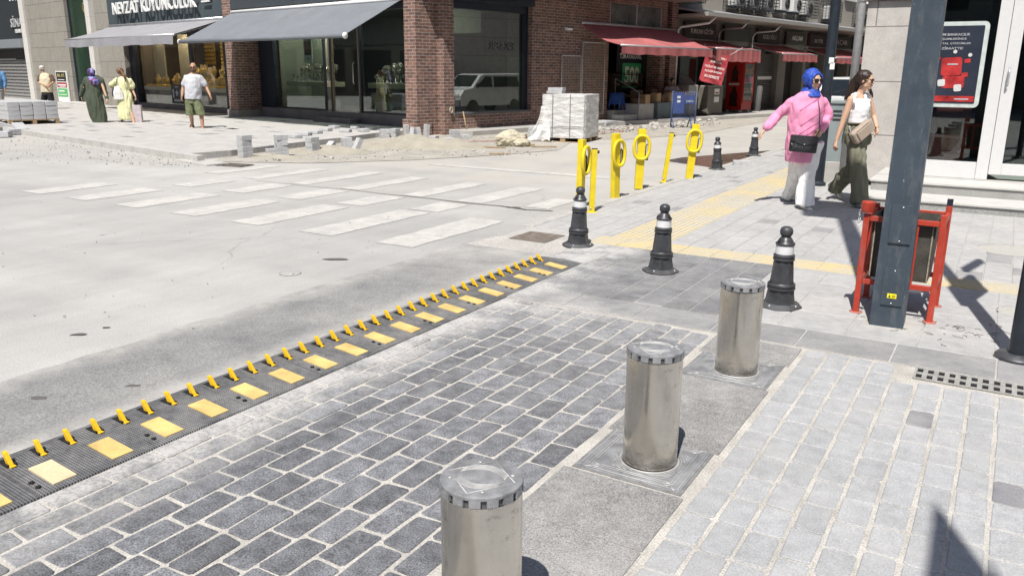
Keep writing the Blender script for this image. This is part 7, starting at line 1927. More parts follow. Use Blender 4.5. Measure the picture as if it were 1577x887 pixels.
scatter('gravel', 'gravel strewn around the sand heap', [(420, 226), (860, 208), (840, 240), (400, 250)], 420, 0.015, 0.075, rub, 4)
scatter('gravel', 'small stones and grit scattered on the pale road', [(0, 280), (860, 260), (760, 380), (0, 520)], 260, 0.004, 0.016, rub, 5)
scatter('gravel', 'grit on the plaza tip by the brick pilaster', [(690, 214), (870, 196), (870, 212), (700, 222)], 200, 0.02, 0.09, rub, 6)

# paper sack, planks, mixing board
sk = thing('paper_sack', 'crumpled empty cream paper cement sack lying by planks and sand', 'sack', at(G3(790, 225, 0.01), rad(12)) @ Matrix.Scale(0.85, 4))
def lump(nm, m, rx, ry, rz_, c, par, seed, vox=0.02):
    g = MB(); g.ell(c, (rx, ry, rz_), None, 18, 12); me = remesh(g, nm, vox, 2, (0.035, 4, 9, seed)); return link_mesh(me, nm, m, par)
paper = mat('cream_paper', (0.46, 0.42, 0.32), 0.85, 0.2, 9, 1.0)
lump('sack_body', paper, 0.42, 0.20, 0.22, (-0.06, 0, 0.17), sk, 3.0); lump('sack_fold', paper, 0.26, 0.18, 0.12, (0.18, -0.14, 0.09), sk, 6.0); lump('sack_mouth', mat('sack_dark', (0.16, 0.12, 0.08), 0.9), 0.06, 0.10, 0.16, (0.30, -0.03, 0.16), sk, 2.0)
for px, py, l, w, rz, m, lab in ((770, 238, 0.42, 0.03, 4, wood, 'thin wooden lath lying on the road in front of the sack'), (760, 228, 0.5, 0.05, -8, wood, 'short wooden plank left of the paper sack'), (838, 227, 0.55, 0.03, 6, wood, 'thin wooden lath right of the paper sack'),
        (815, 224, 0.2, 0.14, 30, mat('tan_board', (0.40, 0.30, 0.14), 0.8), 'small tan board beside the paper sack'), (735, 218, 0.9, 0.10, 10, mat('pink_plank', (0.42, 0.28, 0.25), 0.9, 0.2), 'long reddish plank behind the sand heap')):
    p = G3(px, py, 0.012); o = MB().box(-l / 2, l / 2, -w / 2, w / 2, 0, 0.025).build('plank', m, None, at((p.x, p.y, 0.012), rad(rz)), bevel=0.002)
    tag(o, lab, 'plank', 'planks by the sand heap')
p = bw(0.42, 1.35, 0.02); o = MB().tube([(0, 0, 0), (-0.12, 0.15, 0.55)], 0.018, 8).build('plank', wood, None, at(p)); tag(o, 'thin wooden stick leaning on the brick wall under the side window', 'plank')
p = bw(0.26, 0.92, 0.62); o = MB(); o.tube([(0.01, 0.05 * math.cos(a), 0.065 * math.sin(a)) for a in [2 * math.pi * k / 14 for k in range(14)]], 0.016, 8, close=True)
tag(o.build('pipe_end', mat('beige_plastic', (0.42, 0.38, 0.30), 0.6), None, Matrix.Translation(p) @ Matrix.Rotation(rad(-42), 4, 'Z')), 'beige pipe ring fixed low on the brick pilaster', 'pipe')

# wire grids leaning on the brick wall
for y0, y1, z1, lab in ((5.35, 6.25, 2.05, 'lower rusty wire grid panel leaning on the brick wall'), (6.32, 7.45, 2.45, 'taller wire grid panel leaning on the brick wall next to the shoe shop')):
    t = thing('wire_grid', lab, 'grid panel', side((y0 + y1) / 2, 0.30)); w = y1 - y0
    g = MB(); z0 = 0.35
    for x in (-w / 2, w / 2): g.tube([(x, 0, z0), (x, 0, z1)], 0.016, 6)
    for z in (z0, z1): g.tube([(-w / 2, 0, z), (w / 2, 0, z)], 0.016, 6)
    g.build('frame', mat('pale_frame', (0.55, 0.52, 0.48), 0.7, 0.2, 20), t)
    g = MB(); x = -w / 2 + 0.07
    while x < w / 2: g.box(x - 0.004, x + 0.004, -0.004, 0.004, z0, z1); x += 0.075
    z = z0 + 0.07
    while z < z1: g.box(-w / 2, w / 2, -0.0085, -0.0045, z - 0.004, z + 0.004); z += 0.075
    g.build('wire_mesh', mat('rusty_wire', (0.36, 0.31, 0.26), 0.8, 0.2, 20), t)
# camera / awning bracket on the wall
cmr = thing('wall_camera', 'small white surveillance camera on the brick wall beside the red awning', 'camera', side(5.55, 0.22, 2.78))
MB().box(-0.02, 0.02, -0.10, 0.0, -0.02, 0.06).build('bracket', white_paint, cmr, bevel=0.004); MB().box(-0.10, 0.16, -0.16, -0.101, -0.03, 0.03).build('camera_body', white_paint, cmr, bevel=0.01)

# ------------------------------------------------------------------ shoe shop stall
rs = thing('price_banner', 'black banner with green field reading 500 hanging in the shoe shop', 'banner', side(10.2, -0.55))
MB().box(-0.92, 0.92, -0.01, 0.01, 0.95, 2.55).build('cloth', mat('banner_black', (0.012, 0.014, 0.022), 0.8), rs)
f_ = plate(MB(), rrect(1.15, 0.82, 0.08), -0.016, -0.011, 0.0, 1.48).build('green_field', mat('banner_green', (0.04, 0.38, 0.13), 0.7), rs)
text_mb('500', 0.88, 0.58, 0.004, None, at((0.0, -0.018, 1.50)), bold=0.03).build('number', mat('banner_white', (0.80, 0.84, 0.72), 0.7), f_)
text_mb('TÜM AYAKKABILAR', 1.5, 0.20, 0.004, None, at((0.0, -0.012, 2.13)), bold=0.02).build('lettering', letter_white, rs)
def table(y0, y1, x0, x1, z0, z1, m, label, name='display_table'):
    t = thing(name, label, 'display table', BLD_M); g = MB(); g.box(x0, x1, y0, y1, z1 - 0.03, z1); g.build('table_top', m, t, bevel=0.004)
    g = MB(); n = 24; vs = []
    for i in range(n + 1): y = y0 + (y1 - y0) * i / n; d = 0.012 * math.sin(i * 1.3); vs += [(x1 + 0.004 + d, y, z1 - 0.004), (x1 + 0.012 + d * 1.3, y, z0)]
    g.add(vs, [(2 * i, 2 * i + 1, 2 * i + 3, 2 * i + 2) for i in range(n)], None, None, True)
    g.box(x0 + 0.02, x1 - 0.02, y0, y0 + 0.01, z0, z1 - 0.031); g.box(x0 + 0.02, x1 - 0.02, y1 - 0.01, y1, z0, z1 - 0.031); g.build('front_cloth', m, t); return t
tab1 = table(8.55, 9.45, 0.2, 0.88, 0.14, 0.62, mat('whitish_board', (0.42, 0.41, 0.385), 0.8, 0.15, 4), 'small table with whitish front panel at the shoe shop steps')
tab2 = table(9.55, 11.55, 0.2, 0.95, 0.14, 0.64, mat('blue_grey_cloth', (0.15, 0.185, 0.20), 0.85, 0.12, 2), 'long table with grey blue cloth at the shoe shop')
g = thing('hand_rail', 'bent metal hand rail on the shoe shop steps', 'hand rail', BLD_M)
MB().tube([(1.02, 8.35, 0.14), (1.02, 8.35, 0.75), (0.85, 8.6, 0.98), (0.1, 8.35, 1.4), (0.1, 8.35, 0.42)], 0.022, 8).build('rail', mat('worn_rail', (0.25, 0.25, 0.25), 0.5), g)
ccol = mat('cardboard', (0.40, 0.275, 0.15), 0.85, 0.1, 5)
cdark = mat('brown_box', (0.12, 0.07, 0.04), 0.85, 0.2, 5)
def carton(x, y, z, w, d, h, m, label, lid=True, rz=0):
    t = thing('shoe_box', label, 'box', BLD_M @ at((x, y, z), rad(rz)), 'boxes on the shoe shop tables')
    g = MB(); g.box(-d / 2, d / 2, -w / 2, w / 2, 0, h); g.build('carton', m, t, bevel=0.004)
    if lid: g = MB(); g.box(-d / 2 - 0.006, d / 2 + 0.006, -w / 2 - 0.006, w / 2 + 0.006, h - 0.07, h + 0.008); g.build('lid', cdark, t, bevel=0.003)
for i, (y, l) in enumerate(((10.55, 'left'), (10.98, 'middle'), (11.38, 'right'))):
    carton(0.78, y, 0.643, 0.36, 0.26, 0.37, ccol, 'tall tan cardboard box with dark lid, %s one of three on the cloth table' % l)
for i, (x, y, z, w, h, m, l) in enumerate(((0.75, 8.75, 0.623, 0.26, 0.16, cdark, 'dark shoe box at the left end of the small white table'), (0.75, 9.08, 0.623, 0.28, 0.28, ccol, 'tan shoe box in the middle of the small white table'), (0.5, 8.9, 1.18, 0.3, 0.2, cdark, None),
        (0.75, 9.75, 0.643, 0.24, 0.30, ccol, 'tan shoe box at the left end of the cloth table'), (0.72, 10.1, 0.643, 0.26, 0.22, cdark, 'dark brown box left of the three tall tan boxes'), (0.4, 10.0, 0.643, 0.34, 0.42, cdark, 'dark box standing behind others on the cloth table'), (0.42, 9.1, 0.623, 0.34, 0.40, cdark, 'dark box behind the tan one on the small white table'))):
    if l: carton(x, y, z, w, 0.26, h, m, l, lid=i % 2 == 0)
shf = thing('shoe_shelf', 'dim shelf rack of shoes inside the shop under the 500 banner', 'shelf', BLD_M)
g = MB()
for z in (0.75, 1.15, 1.5): g.box(-0.75, -0.35, 8.9, 10.6, z, z + 0.02)
for y in (8.9, 10.58): g.box(-0.75, -0.35, y, y + 0.02, 0.42, 1.55)
g.build('shelf_boards', mat('shelf_brown', (0.09, 0.06, 0.04), 0.7), shf)
R = random.Random(2)
for z in (0.772, 1.172):
    for k in range(7):
        t = thing('shoe', 'shoe in the row on the %s shelf inside the shop' % ('lower' if z < 1 else 'upper'), 'shoe', BLD_M @ at((-0.5, 9.05 + 0.22 * k, z), rad(90)), 'shoes on the shelf inside the shop, %s row' % ('lower' if z < 1 else 'upper'))
        g = MB(); g.cap((0, 0.09, 0.045), (0, -0.02, 0.045), 0.045, 0.042); g.cap((0, -0.02, 0.035), (0, -0.11, 0.028), 0.040, 0.030); g.cap((0, 0.09, 0.05), (0, 0.085, 0.09), 0.04, 0.038)
        link_mesh(remesh(g, 'upper', 0.014, 1), 'upper', mat('shoe_tone_%d' % (k % 3), [(0.20, 0.10, 0.05), (0.35, 0.3, 0.22), (0.04, 0.03, 0.03)][k % 3], 0.6), t)
ck = thing('plastic_stool', 'blue plastic stool standing on the shoe shop step', 'stool', BLD_M @ at((0.25, 8.25, 0.42), rad(10)))
bp_ = mat('blue_plastic', (0.02, 0.07, 0.27), 0.5, 0.1)
MB().box(-0.18, 0.18, -0.18, 0.18, 0.50, 0.54).build('seat', bp_, ck, bevel=0.015)
for sx in (-1, 1):
    for sy in (-1, 1): MB().tube([(sx * 0.20, sy * 0.20, 0.0), (sx * 0.15, sy * 0.15, 0.50)], 0.028, 6).build('leg', bp_, ck)
g = MB()
for s_ in (-1, 1): g.box(-0.165, 0.165, s_ * 0.175 - 0.008, s_ * 0.175 + 0.008, 0.18, 0.48); g.box(s_ * 0.175 - 0.008, s_ * 0.175 + 0.008, -0.165, 0.165, 0.18, 0.48)
g.build('side_panel', bp_, ck)
# seller sitting behind the boxes
def seller():
    base = bw(0.45, 11.2, 0.32); t = person('dark haired shoe seller in white shirt sitting behind the tan boxes', base)
    b = MB(); hc = V((0, -0.05, 0.98)); q, R = head(b, hc, rad(25), rad(25), 0, 1.0); nk = V((0, 0.03, 0.83)); b.cap(nk, hc + V((0, 0.02, -0.04)), 0.05, 0.05)
    b.cap(V((-0.18, 0.02, 0.76)), V((-0.24, -0.10, 0.50)), 0.05, 0.04); b.cap(V((-0.24, -0.10, 0.50)), V((-0.10, -0.32, 0.48)), 0.038, 0.028); hand(b, V((-0.10, -0.32, 0.48)), V((0.1, -0.15, 0)), V((0, 0, -1)), 1, 0.7, 1)
    b.cap(V((0.18, 0.02, 0.76)), V((0.27, -0.08, 0.50)), 0.05, 0.04); b.cap(V((0.27, -0.08, 0.50)), V((0.22, -0.30, 0.42)), 0.038, 0.028); hand(b, V((0.22, -0.30, 0.42)), V((0, -0.15, -0.05)), V((0, 0, -1)), 1, 0.7, -1)
    torso_loft(b, [(V((0, 0.05, 0.25)), 0.15, 0.11), (V((0, 0.05, 0.7)), 0.16, 0.1), (nk, 0.06, 0.06)], V((1, 0, 0)))
    for s_ in (-1, 1): b.cap(V((s_ * 0.1, 0.05, 0.28)), V((s_ * 0.12, -0.38, 0.30)), 0.08, 0.06); b.cap(V((s_ * 0.12, -0.38, 0.30)), V((s_ * 0.12, -0.36, -0.02)), 0.055, 0.04)
    body = link_mesh(remesh(b, 'body', 0.010, 2), 'body', skin_m, t); eyes(q, R, body)
    g = MB(); torso_loft(g, [(V((0, 0.05, 0.22)), 0.20, 0.16), (V((0, 0.05, 0.5)), 0.19, 0.15), (V((0, 0.03, 0.74)), 0.20, 0.12), (V((0, 0.03, 0.82)), 0.09, 0.08)], V((1, 0, 0)))
    g.cap(V((-0.17, 0.02, 0.75)), V((-0.235, -0.09, 0.53)), 0.075, 0.065); g.cap(V((0.17, 0.02, 0.75)), V((0.265, -0.07, 0.53)), 0.075, 0.065)
    link_mesh(remesh(g, 'shirt', 0.012, 3, (0.01, 8, 5, 4)), 'shirt', mat('white_shirt', (0.62, 0.60, 0.60), 0.85), t)
    g = MB(); g.ell(q(0, 0.025, 0.035), (0.086, 0.095, 0.09), R, 16, 10); link_mesh(remesh(g, 'hair', 0.01, 1), 'hair', mat('black_hair', (0.012, 0.010, 0.009), 0.5), t)
    g = MB()
    for s_ in (-1, 1): g.cap(V((s_ * 0.1, 0.05, 0.28)), V((s_ * 0.12, -0.38, 0.30)), 0.095, 0.08); g.cap(V((s_ * 0.12, -0.38, 0.30)), V((s_ * 0.12, -0.36, 0.05)), 0.075, 0.06)
    link_mesh(remesh(g, 'trousers', 0.013, 2), 'trousers', mat('black_cloth', (0.012, 0.012, 0.014), 0.9), t)
    c = thing('wooden_chair', 'dark chair under the seated shoe seller', 'chair', at(base))
    MB().box(-0.2, 0.2, -0.15, 0.25, 0.15, 0.18).build('seat', cdark, c, bevel=0.005); MB().box(-0.2, 0.2, 0.26, 0.29, 0.18, 0.6).build('backrest', cdark, c, bevel=0.005)
    for sx in (-1, 1):
        for yy in (-0.13, 0.24): MB().box(sx * 0.18 - 0.015, sx * 0.18 + 0.015, yy - 0.015, yy + 0.015, -0.18, 0.15).build('leg', cdark, c)
seller()
# pair of light grey machine/cabinet things between stall and fridge
gc = thing('grey_cabinet', 'grey beige ice cream cabinet with small stickers left of the red fridge', 'cabinet', BLD_M @ at((0.62, 13.35, 0.13)))
MB().box(-0.35, 0.35, -0.55, 0.55, 0.04, 0.98).build('cabinet_body', mat('cabinet_khaki', (0.15, 0.14, 0.115), 0.6, 0.1, 3), gc, bevel=0.02)
MB().box(-0.33, 0.33, -0.53, 0.53, 0.985, 1.03).build('cabinet_lid', mat('cabinet_pale', (0.35, 0.35, 0.33), 0.5), gc, bevel=0.01)
g = MB(); g.box(0.351, 0.356, -0.1, 0.25, 0.72, 0.92); g.box(0.351, 0.356, -0.1, 0.25, 0.45, 0.64); g.build('sticker', white_paint, gc)
g = MB(); g.box(0.3565, 0.358, -0.06, 0.21, 0.75, 0.80); g.build('sticker_print', mat('print_red', (0.35, 0.03, 0.04), 0.5), gc)
mch = thing('white_machine', 'pale grey machine with sloping glass standing behind the blue barrier', 'machine', BLD_M @ at((0.45, 12.25, 0.13)))
MB().box(-0.25, 0.25, -0.32, 0.32, 0.0, 1.05).build('machine_body', mat('cabinet_pale', (0.35, 0.35, 0.33), 0.5), mch, bevel=0.02); MB().prism([(-0.2, 0), (0.2, 0), (-0.2, 0.32)], -0.28, 0.28, at((0, 0, 1.053), rx=rad(90))).build('glass_top', mat('grey_glass', (0.2, 0.22, 0.22), 0.2), mch)
# red drinks fridge
fr = thing('drinks_fridge', 'tall red drinks fridge with bottle pictured on its side, on the shop row pavement', 'fridge', side(16.0, 0.85, 0.13))
red_f = mat('fridge_red', (0.36, 0.018, 0.014), 0.35, 0.08, 3)
MB().box(-0.42, 0.42, -0.02, 0.68, 0.10, 1.95).build('fridge_body', red_f, fr, bevel=0.015)
d_ = MB().box(-0.36, 0.36, -0.045, -0.021, 0.42, 1.82).build('door', mat('fridge_glass', (0.10, 0.12, 0.11), 0.15, 0.3, 3), fr)
g = MB()
for x in (-0.40, 0.36): g.box(x, x + 0.04, -0.055, -0.022, 0.36, 1.90)
g.box(-0.36, 0.36, -0.055, -0.046, 1.80, 1.88); g.box(-0.36, 0.36, -0.055, -0.046, 0.38, 0.44); g.build('door_frame', red_f, d_)
g = MB()
for z in (0.75, 1.1, 1.45): g.box(-0.35, 0.35, -0.050, -0.046, z, z + 0.015)
g.build('shelf_edge', steel_trim, d_)
R = random.Random(4)
for z in (0.46, 0.77, 1.12, 1.47):
    g = MB()
    for k in range(6): g.box(-0.31 + k * 0.11, -0.26 + k * 0.11, -0.049, -0.046, z, z + R.uniform(0.14, 0.22))
    g.build('bottles', mat('bottle_tone_%d' % int(z * 100), (R.uniform(0.05, 0.4), R.uniform(0.08, 0.3), R.uniform(0.05, 0.25)), 0.4), d_)
g = MB()
for x in (-0.36, 0.28):
    for y in (0.02, 0.56): g.box(x, x + 0.08, y, y + 0.08, 0.0, 0.099)
g.build('foot', white_paint, fr)
bot = [(-0.05, 0.0), (0.05, 0.0), (0.055, 0.02), (0.052, 0.10), (0.045, 0.16), (0.055, 0.24), (0.045, 0.32), (0.022, 0.42), (0.020, 0.50), (-0.020, 0.50), (-0.022, 0.42), (-0.045, 0.32), (-0.055, 0.24), (-0.045, 0.16), (-0.052, 0.10), (-0.055, 0.02)]
for z, s_ in ((1.15, 1.35), (0.25, 1.6)):
    vs = [(-0.421 - 0.004, 0.33 + a * s_ * 2.0, z + b_ * s_ * 0.9) for a, b_ in bot]
    g = MB(); g.add(vs, [tuple(range(len(vs)))]); g.build('bottle_print', mat('cola_brown', (0.035, 0.012, 0.008), 0.3), fr)
g = MB(); g.box(-0.428, -0.424, 0.12, 0.56, 1.02, 1.10); g.build('label_print', mat('label_cream', (0.50, 0.42, 0.38), 0.5), fr)
MB().box(-0.42, 0.42, -0.04, 0.68, 1.955, 2.0).build('top_panel', red_f, fr)
# dark bollard-like bin leaning by the fridge
ub = thing('rolled_mat', 'dark grey roll standing beside the red fridge', 'roll', BLD_M @ at((0.9, 16.9, 0.14), 0, rad(-5)))
MB().lathe([(0.10, 0), (0.11, 0.02), (0.11, 0.95), (0.06, 0.99), (0, 0.99)], 16).build('roll', mat('dark_roll', (0.09, 0.09, 0.09), 0.8), ub); MB().lathe([(0.16, -0.02), (0.16, 0.0), (0, 0.005)], 16).build('foot', white_paint, ub)
# hanging banner on ropes
hb = thing('hanging_banner', 'red vinyl banner with white lettering hanging askew from ropes before an awning', 'banner', at(P3(1100, 105, 29.0), rad(-12), 0, rad(12)))
g = MB(); nx, ny = 16, 12; vs = []
for j in range(ny + 1):
    for i in range(nx + 1):
        u, v = i / nx, j / ny; x = -0.40 + 0.80 * u; z = 0.52 - 1.04 * v - 0.07 * math.sin(math.pi * u) * (1 - v); vs.append((x, 0.03 * math.sin(u * 7 + v * 2) + 0.05 * u, z))
fs = [(j * (nx + 1) + i, j * (nx + 1) + i + 1, (j + 1) * (nx + 1) + i + 1, (j + 1) * (nx + 1) + i) for j in range(ny) for i in range(nx)]
g.add(vs, fs, None, None, True); n = len(vs); g.add([(a, b_ + 0.006, c) for a, b_, c in vs], [q[::-1] for q in fs], None, None, True); cl = g.build('vinyl_sheet', mat('banner_red', (0.42, 0.05, 0.065), 0.6, 0.15, 3), hb)
g = MB()
for k, t_ in enumerate(('ZEYTİN BURNU', 'ŞUBEMİZ', 'TADİLAT NEDENİYLE', 'AÇILIŞA KADAR', 'BU ADRESTE')): text_mb(t_, (0.62, 0.38, 0.68, 0.6, 0.5)[k], 0.09, 0.002, g, at((0.0, -0.045, 0.36 - 0.165 * k)), bold=0.02)
g.build('lettering', letter_white, cl)
g = MB(); g.tube([(-0.40, 0, 0.52), (-0.55, 0.1, 0.72)], 0.006, 5); g.tube([(0.40, 0.05, 0.52), (0.75, 0.2, 0.85)], 0.006, 5); g.build('rope', white_paint, hb)
# blue crowd barrier
bb = thing('crowd_barrier', 'blue steel crowd barrier with two blue plates by the torn-up kerb', 'barrier', at(Vector((P3(1051, 200, 24.6).x, 24.6, 0.0)), rad(4)))
blue_p = mat('blue_paint', (0.05, 0.08, 0.20), 0.5, 0.25, 10, fine=0.1)
g = MB(); w = 0.36; z0, z1 = 0.30, 1.06
g.tube([(-w, 0, 0.0), (-w, 0, z1), (w, 0, z1), (w, 0, 0.0)], 0.02, 8); g.tube([(-w, 0, z0), (w, 0, z0)], 0.014, 8); g.tube([(w * 0.55, -0.25, 0.0), (w * 0.6, 0, 0.3), (w * 0.55, 0.25, 0.0)], 0.016, 8); g.tube([(-w * 0.9, -0.25, 0.0), (-w * 0.95, 0, 0.3), (-w * 0.9, 0.25, 0.0)], 0.016, 8)
g.build('frame', blue_p, bb)
g = MB()
for k in range(1, 11): x = -w + 2 * w * k / 11; g.tube([(x, 0, z0), (x, 0, z1)], 0.008, 6)
g.build('bar', blue_p, bb)
pl = MB().box(-0.33, 0.0, -0.03, -0.012, 0.42, 1.02).build('plate', mat('plate_blue', (0.035, 0.06, 0.19), 0.5, 0.2, 6), bb)
g = MB(); g.box(-0.22, -0.12, -0.036, -0.031, 0.86, 0.93); g.box(-0.22, -0.12, -0.036, -0.031, 0.74, 0.81); g.build('print', mat('plate_white', (0.5, 0.52, 0.55), 0.5), pl)
pl = MB().box(0.02, 0.30, -0.03, -0.012, 0.70, 0.95).build('plate', mat('plate_blue', (0.06, 0.10, 0.30), 0.5), bb)
text_mb('ZABITA', 0.22, 0.06, 0.003, None, at((0.16, -0.032, 0.78))).build('print', mat('plate_white', (0.5, 0.52, 0.55), 0.5), pl)

# ------------------------------------------------------------------ window displays
gold = mat('gold', (0.75, 0.50, 0.10), 0.32, 0.2, 30, metal=0.75)
gold_d = mat('gold_box', (0.20, 0.13, 0.03), 0.6, 0.3, 30)
bust_m = mat('display_cream', (0.50, 0.38, 0.17), 0.7)
def bust(dark=False, s=1.0, tone=bust_m):
    t = thing('necklace_bust', 'x', 'necklace bust')
    g = MB(); g.loft([((0, 0, 0), (0.075, 0, 0), (0, 0.055, 0)), ((0, 0.0, 0.03), (0.045, 0, 0), (0, 0.04, 0)), ((0, 0, 0.10), (0.085, 0, 0), (0, 0.045, 0)), ((0, 0.01, 0.17), (0.11, 0, 0), (0, 0.045, 0)), ((0, 0.02, 0.205), (0.05, 0, 0), (0, 0.035, 0)), ((0, 0.02, 0.27), (0.033, 0, 0), (0, 0.03, 0))], 16)
    g.build('torso', tone, t, sharp=50)
    g = MB(); pts = [(0.058 * math.cos(a), -0.035 - 0.016 * math.sin(-a) * 1.0 if a < 0 else -0.03, 0.185 + 0.075 * math.sin(a)) for a in [rad(-180 + 180 * k / 12) for k in range(13)]]
    g.tube(pts, 0.008, 6); g.ell((0, -0.055, 0.105), (0.016, 0.008, 0.02), n=8, m=6); g.build('necklace', gold, t)
    return t
pb = bust(); used = [False]
R = random.Random(12)
def put_bust(x, y, z, s, rz, label, group):
    M = BLD_M @ at((x, y, z), rz) @ Matrix.Scale(s, 4)
    if not used[0]: pb.matrix_world = M; pb['label'] = label; pb['group'] = group; used[0] = True; return
    dup(pb, M, label, group)
for k in range(10): put_bust(-17.0 + 0.40 * k, 1.45 + 0.1 * (k % 2), 0.935, R.uniform(1.3, 2.1), R.uniform(-0.4, 0.4), 'cream necklace bust with gold necklace in the left jewellery window', 'necklace busts in the left jewellery window')
for k in range(5): put_bust(-12.7 + 0.40 * k, 1.45 + 0.1 * (k % 2), 0.935, R.uniform(1.3, 2.1), R.uniform(-0.4, 0.4), 'cream necklace bust with gold necklace in the middle jewellery window', 'necklace busts in the middle jewellery window')
riser = MB().box(-15.2, -13.3, 1.75, 2.1, 0.935, 1.22).build('display_riser', cream, js); MB().box(-12.9, -10.85, 1.75, 2.1, 0.935, 1.22).build('display_riser', cream, js)
gold_bust_m = mat('gold_velvet', (0.46, 0.33, 0.12), 0.5, 0.25, 20)
for k in range(6): put_bust(-15.0 + 0.31 * k, 1.92, 1.225, R.uniform(1.5, 2.2), R.uniform(-0.4, 0.4), 'necklace bust on the raised step of the left jewellery window', 'raised necklace busts in the left jewellery window')
for k in range(7): put_bust(-12.8 + 0.30 * k, 1.92, 1.225, R.uniform(1.5, 2.2), R.uniform(-0.4, 0.4), 'necklace bust on the raised step of the middle jewellery window', 'raised necklace busts in the middle jewellery window')
# upper gold displays: hanging rows of bracelets
def gold_rack(x, w, z0, z1, label):
    t = thing('gold_display', label, 'jewellery display', BLD_M @ at((x, 2.6, 0)))
    MB().box(-w / 2, w / 2, 0.0, 0.03, z0, z1).build('backing', gold_d, t)
    g = MB(); n = max(3, int((z1 - z0) / 0.13))
    for j in range(n):
        z = z0 + (z1 - z0) * (j + 0.5) / n; m__ = int(w / 0.11)
        for i in range(m__):
            xx = -w / 2 + w * (i + 0.5) / m__
            g.tube([(xx + 0.04 * math.cos(a), -0.02, z + 0.045 * math.sin(a)) for a in [2 * math.pi * k / 8 for k in range(8)]], 0.012, 5, close=True)
    g.build('bracelets', gold, t)
gold_rack(-14.9, 0.75, 1.75, 2.65, 'rack of gold bracelets high in the left jewellery window'); gold_rack(-13.75, 0.6, 1.6, 2.75, 'tall rack of gold bracelets near the window bar')
gold_rack(-12.3, 1.2, 1.55, 2.7, 'wide rack of gold bracelets high in the middle window'); gold_rack(-13.1, 0.5, 1.7, 2.6, 'rack of gold bracelets right of the first window bar'); gold_rack(-10.1, 0.7, 1.6, 2.6, 'rack of gold bracelets by the brick pier'); gold_rack(-11.15, 0.45, 2.0, 2.6, 'narrow rack of gold bracelets by the window column')
for x, w in ((-15.35, 3.8), (-11.85, 1.9)):
    t = thing('jewellery_tray', 'long tray crowded with small gold pieces at the front of the %s jewellery window' % ('left' if x < -13 else 'middle'), 'tray', BLD_M @ at((x, 1.14, 0.935)))
    MB().box(-w / 2, w / 2, -0.10, 0.10, 0, 0.02).build('tray_base', bust_m, t)
    g = MB(); R = random.Random(int(-x))
    for k in range(int(w * 42)): g.ell((R.uniform(-w / 2, w / 2), R.uniform(-0.09, 0.09), 0.03 + R.uniform(0, 0.03)), (0.034, 0.026, 0.024), n=6, m=4)
    g.build('gold_pieces', gold, t)
# silver and watch stands of the brick building windows
def fan_stand():
    t = thing('watch_stand', 'x', 'display stand')
    g = MB(); g.lathe([(0.05, 0), (0.05, 0.015), (0.012, 0.02), (0.012, 0.20), (0, 0.2)], 12); g.build('stem', steel_trim, t)
    g = MB(); g.loft([((0, 0, 0.18), (0.05, 0, 0), (0, 0.03, 0)), ((0, -0.01, 0.26), (0.11, 0, 0.01), (0, 0.04, 0.0)), ((0.0, -0.02, 0.34), (0.10, 0, 0.02), (0, 0.03, 0)), ((0, -0.02, 0.37), (0.03, 0, 0), (0, 0.02, 0))], 14); g.build('cushion', mat('cushion_grey', (0.24, 0.225, 0.18), 0.6), t, sharp=50)
    g = MB(); g.tube([(0.085 * math.cos(a), -0.045, 0.28 + 0.05 * math.sin(a)) for a in [2 * math.pi * k / 14 for k in range(14)]], 0.010, 6, close=True); g.build('bracelet', mat('silver', (0.6, 0.58, 0.5), 0.25, metal=0.8), t)
    return t
fs0 = fan_stand(); u1 = [False]
def put_fan(x, y, z, s, rz, label, group):
    M = BLD_M @ at((x, y, z), rz) @ Matrix.Scale(s, 4)
    if not u1[0]: fs0.matrix_world = M; fs0['label'] = label; fs0['group'] = group; u1[0] = True; return
    dup(fs0, M, label, group)
R = random.Random(3)
for a, b_, nm in ((-7.15, -5.4, 'left'), (-3.1, -0.7, 'right')):
    n = 8
    for k in range(n):
        put_fan(a + (b_ - a) * (k + 0.5) / n, 1.50 + 0.06 * (k % 2), 1.243, R.uniform(1.15, 1.5), R.uniform(-0.5, 0.5), 'tall grey jewellery stand with bracelet in the %s window of the brick building' % nm, 'jewellery stands in the %s brick building window' % nm)
        put_fan(a + (b_ - a) * (k + 0.3) / n, 1.18, 1.243, R.uniform(0.5, 0.75), R.uniform(-0.5, 0.5), 'small grey jewellery stand at the front of the %s window of the brick building' % nm, 'small jewellery stands in the %s brick building window' % nm)
def pic(x, z0, z1, w, label, dress):
    t = thing('portrait_poster', label, 'poster', BLD_M @ at((x, 1.02, 0)))
    MB().box(-w / 2, w / 2, 0, 0.02, z0, z1).build('sheet', mat('poster_white', (0.60, 0.61, 0.58), 0.5), t)
    ph = MB().box(-w / 2 + 0.05, w / 2 - 0.05, -0.004, -0.001, z0 + 0.22, z1 - 0.06).build('photo', mat('photo_dark', (0.035, 0.028, 0.025), 0.5), t)
    zc = z0 + 0.22; h = z1 - z0 - 0.28
    g = MB(); plate(g, [(0.055 * math.cos(a), 0.075 * math.sin(a)) for a in [2 * math.pi * k / 14 for k in range(14)]], -0.008, -0.005, 0.0, zc + h * 0.72); g.box(-0.02, 0.02, -0.008, -0.005, zc + h * 0.5, zc + h * 0.66); g.build('photo_face', mat('photo_skin', (0.28, 0.14, 0.08), 0.5), ph)
    g = MB(); plate(g, [(-0.12, -0.2), (0.12, -0.2), (0.11, 0.05), (0.04, 0.10), (-0.04, 0.10), (-0.11, 0.05)], -0.008, -0.005, 0.0, zc + h * 0.36); g.build('photo_dress', dress, ph)
    g = MB(); g.box(-0.05, 0.05, -0.004, -0.001, z0 + 0.10, z0 + 0.13); g.build('caption_mark', navy_frame, t)
pic(-6.05, 1.80, 2.78, 0.42, 'white framed portrait poster in the left window of the brick building', mat('photo_orange', (0.25, 0.10, 0.04), 0.5))
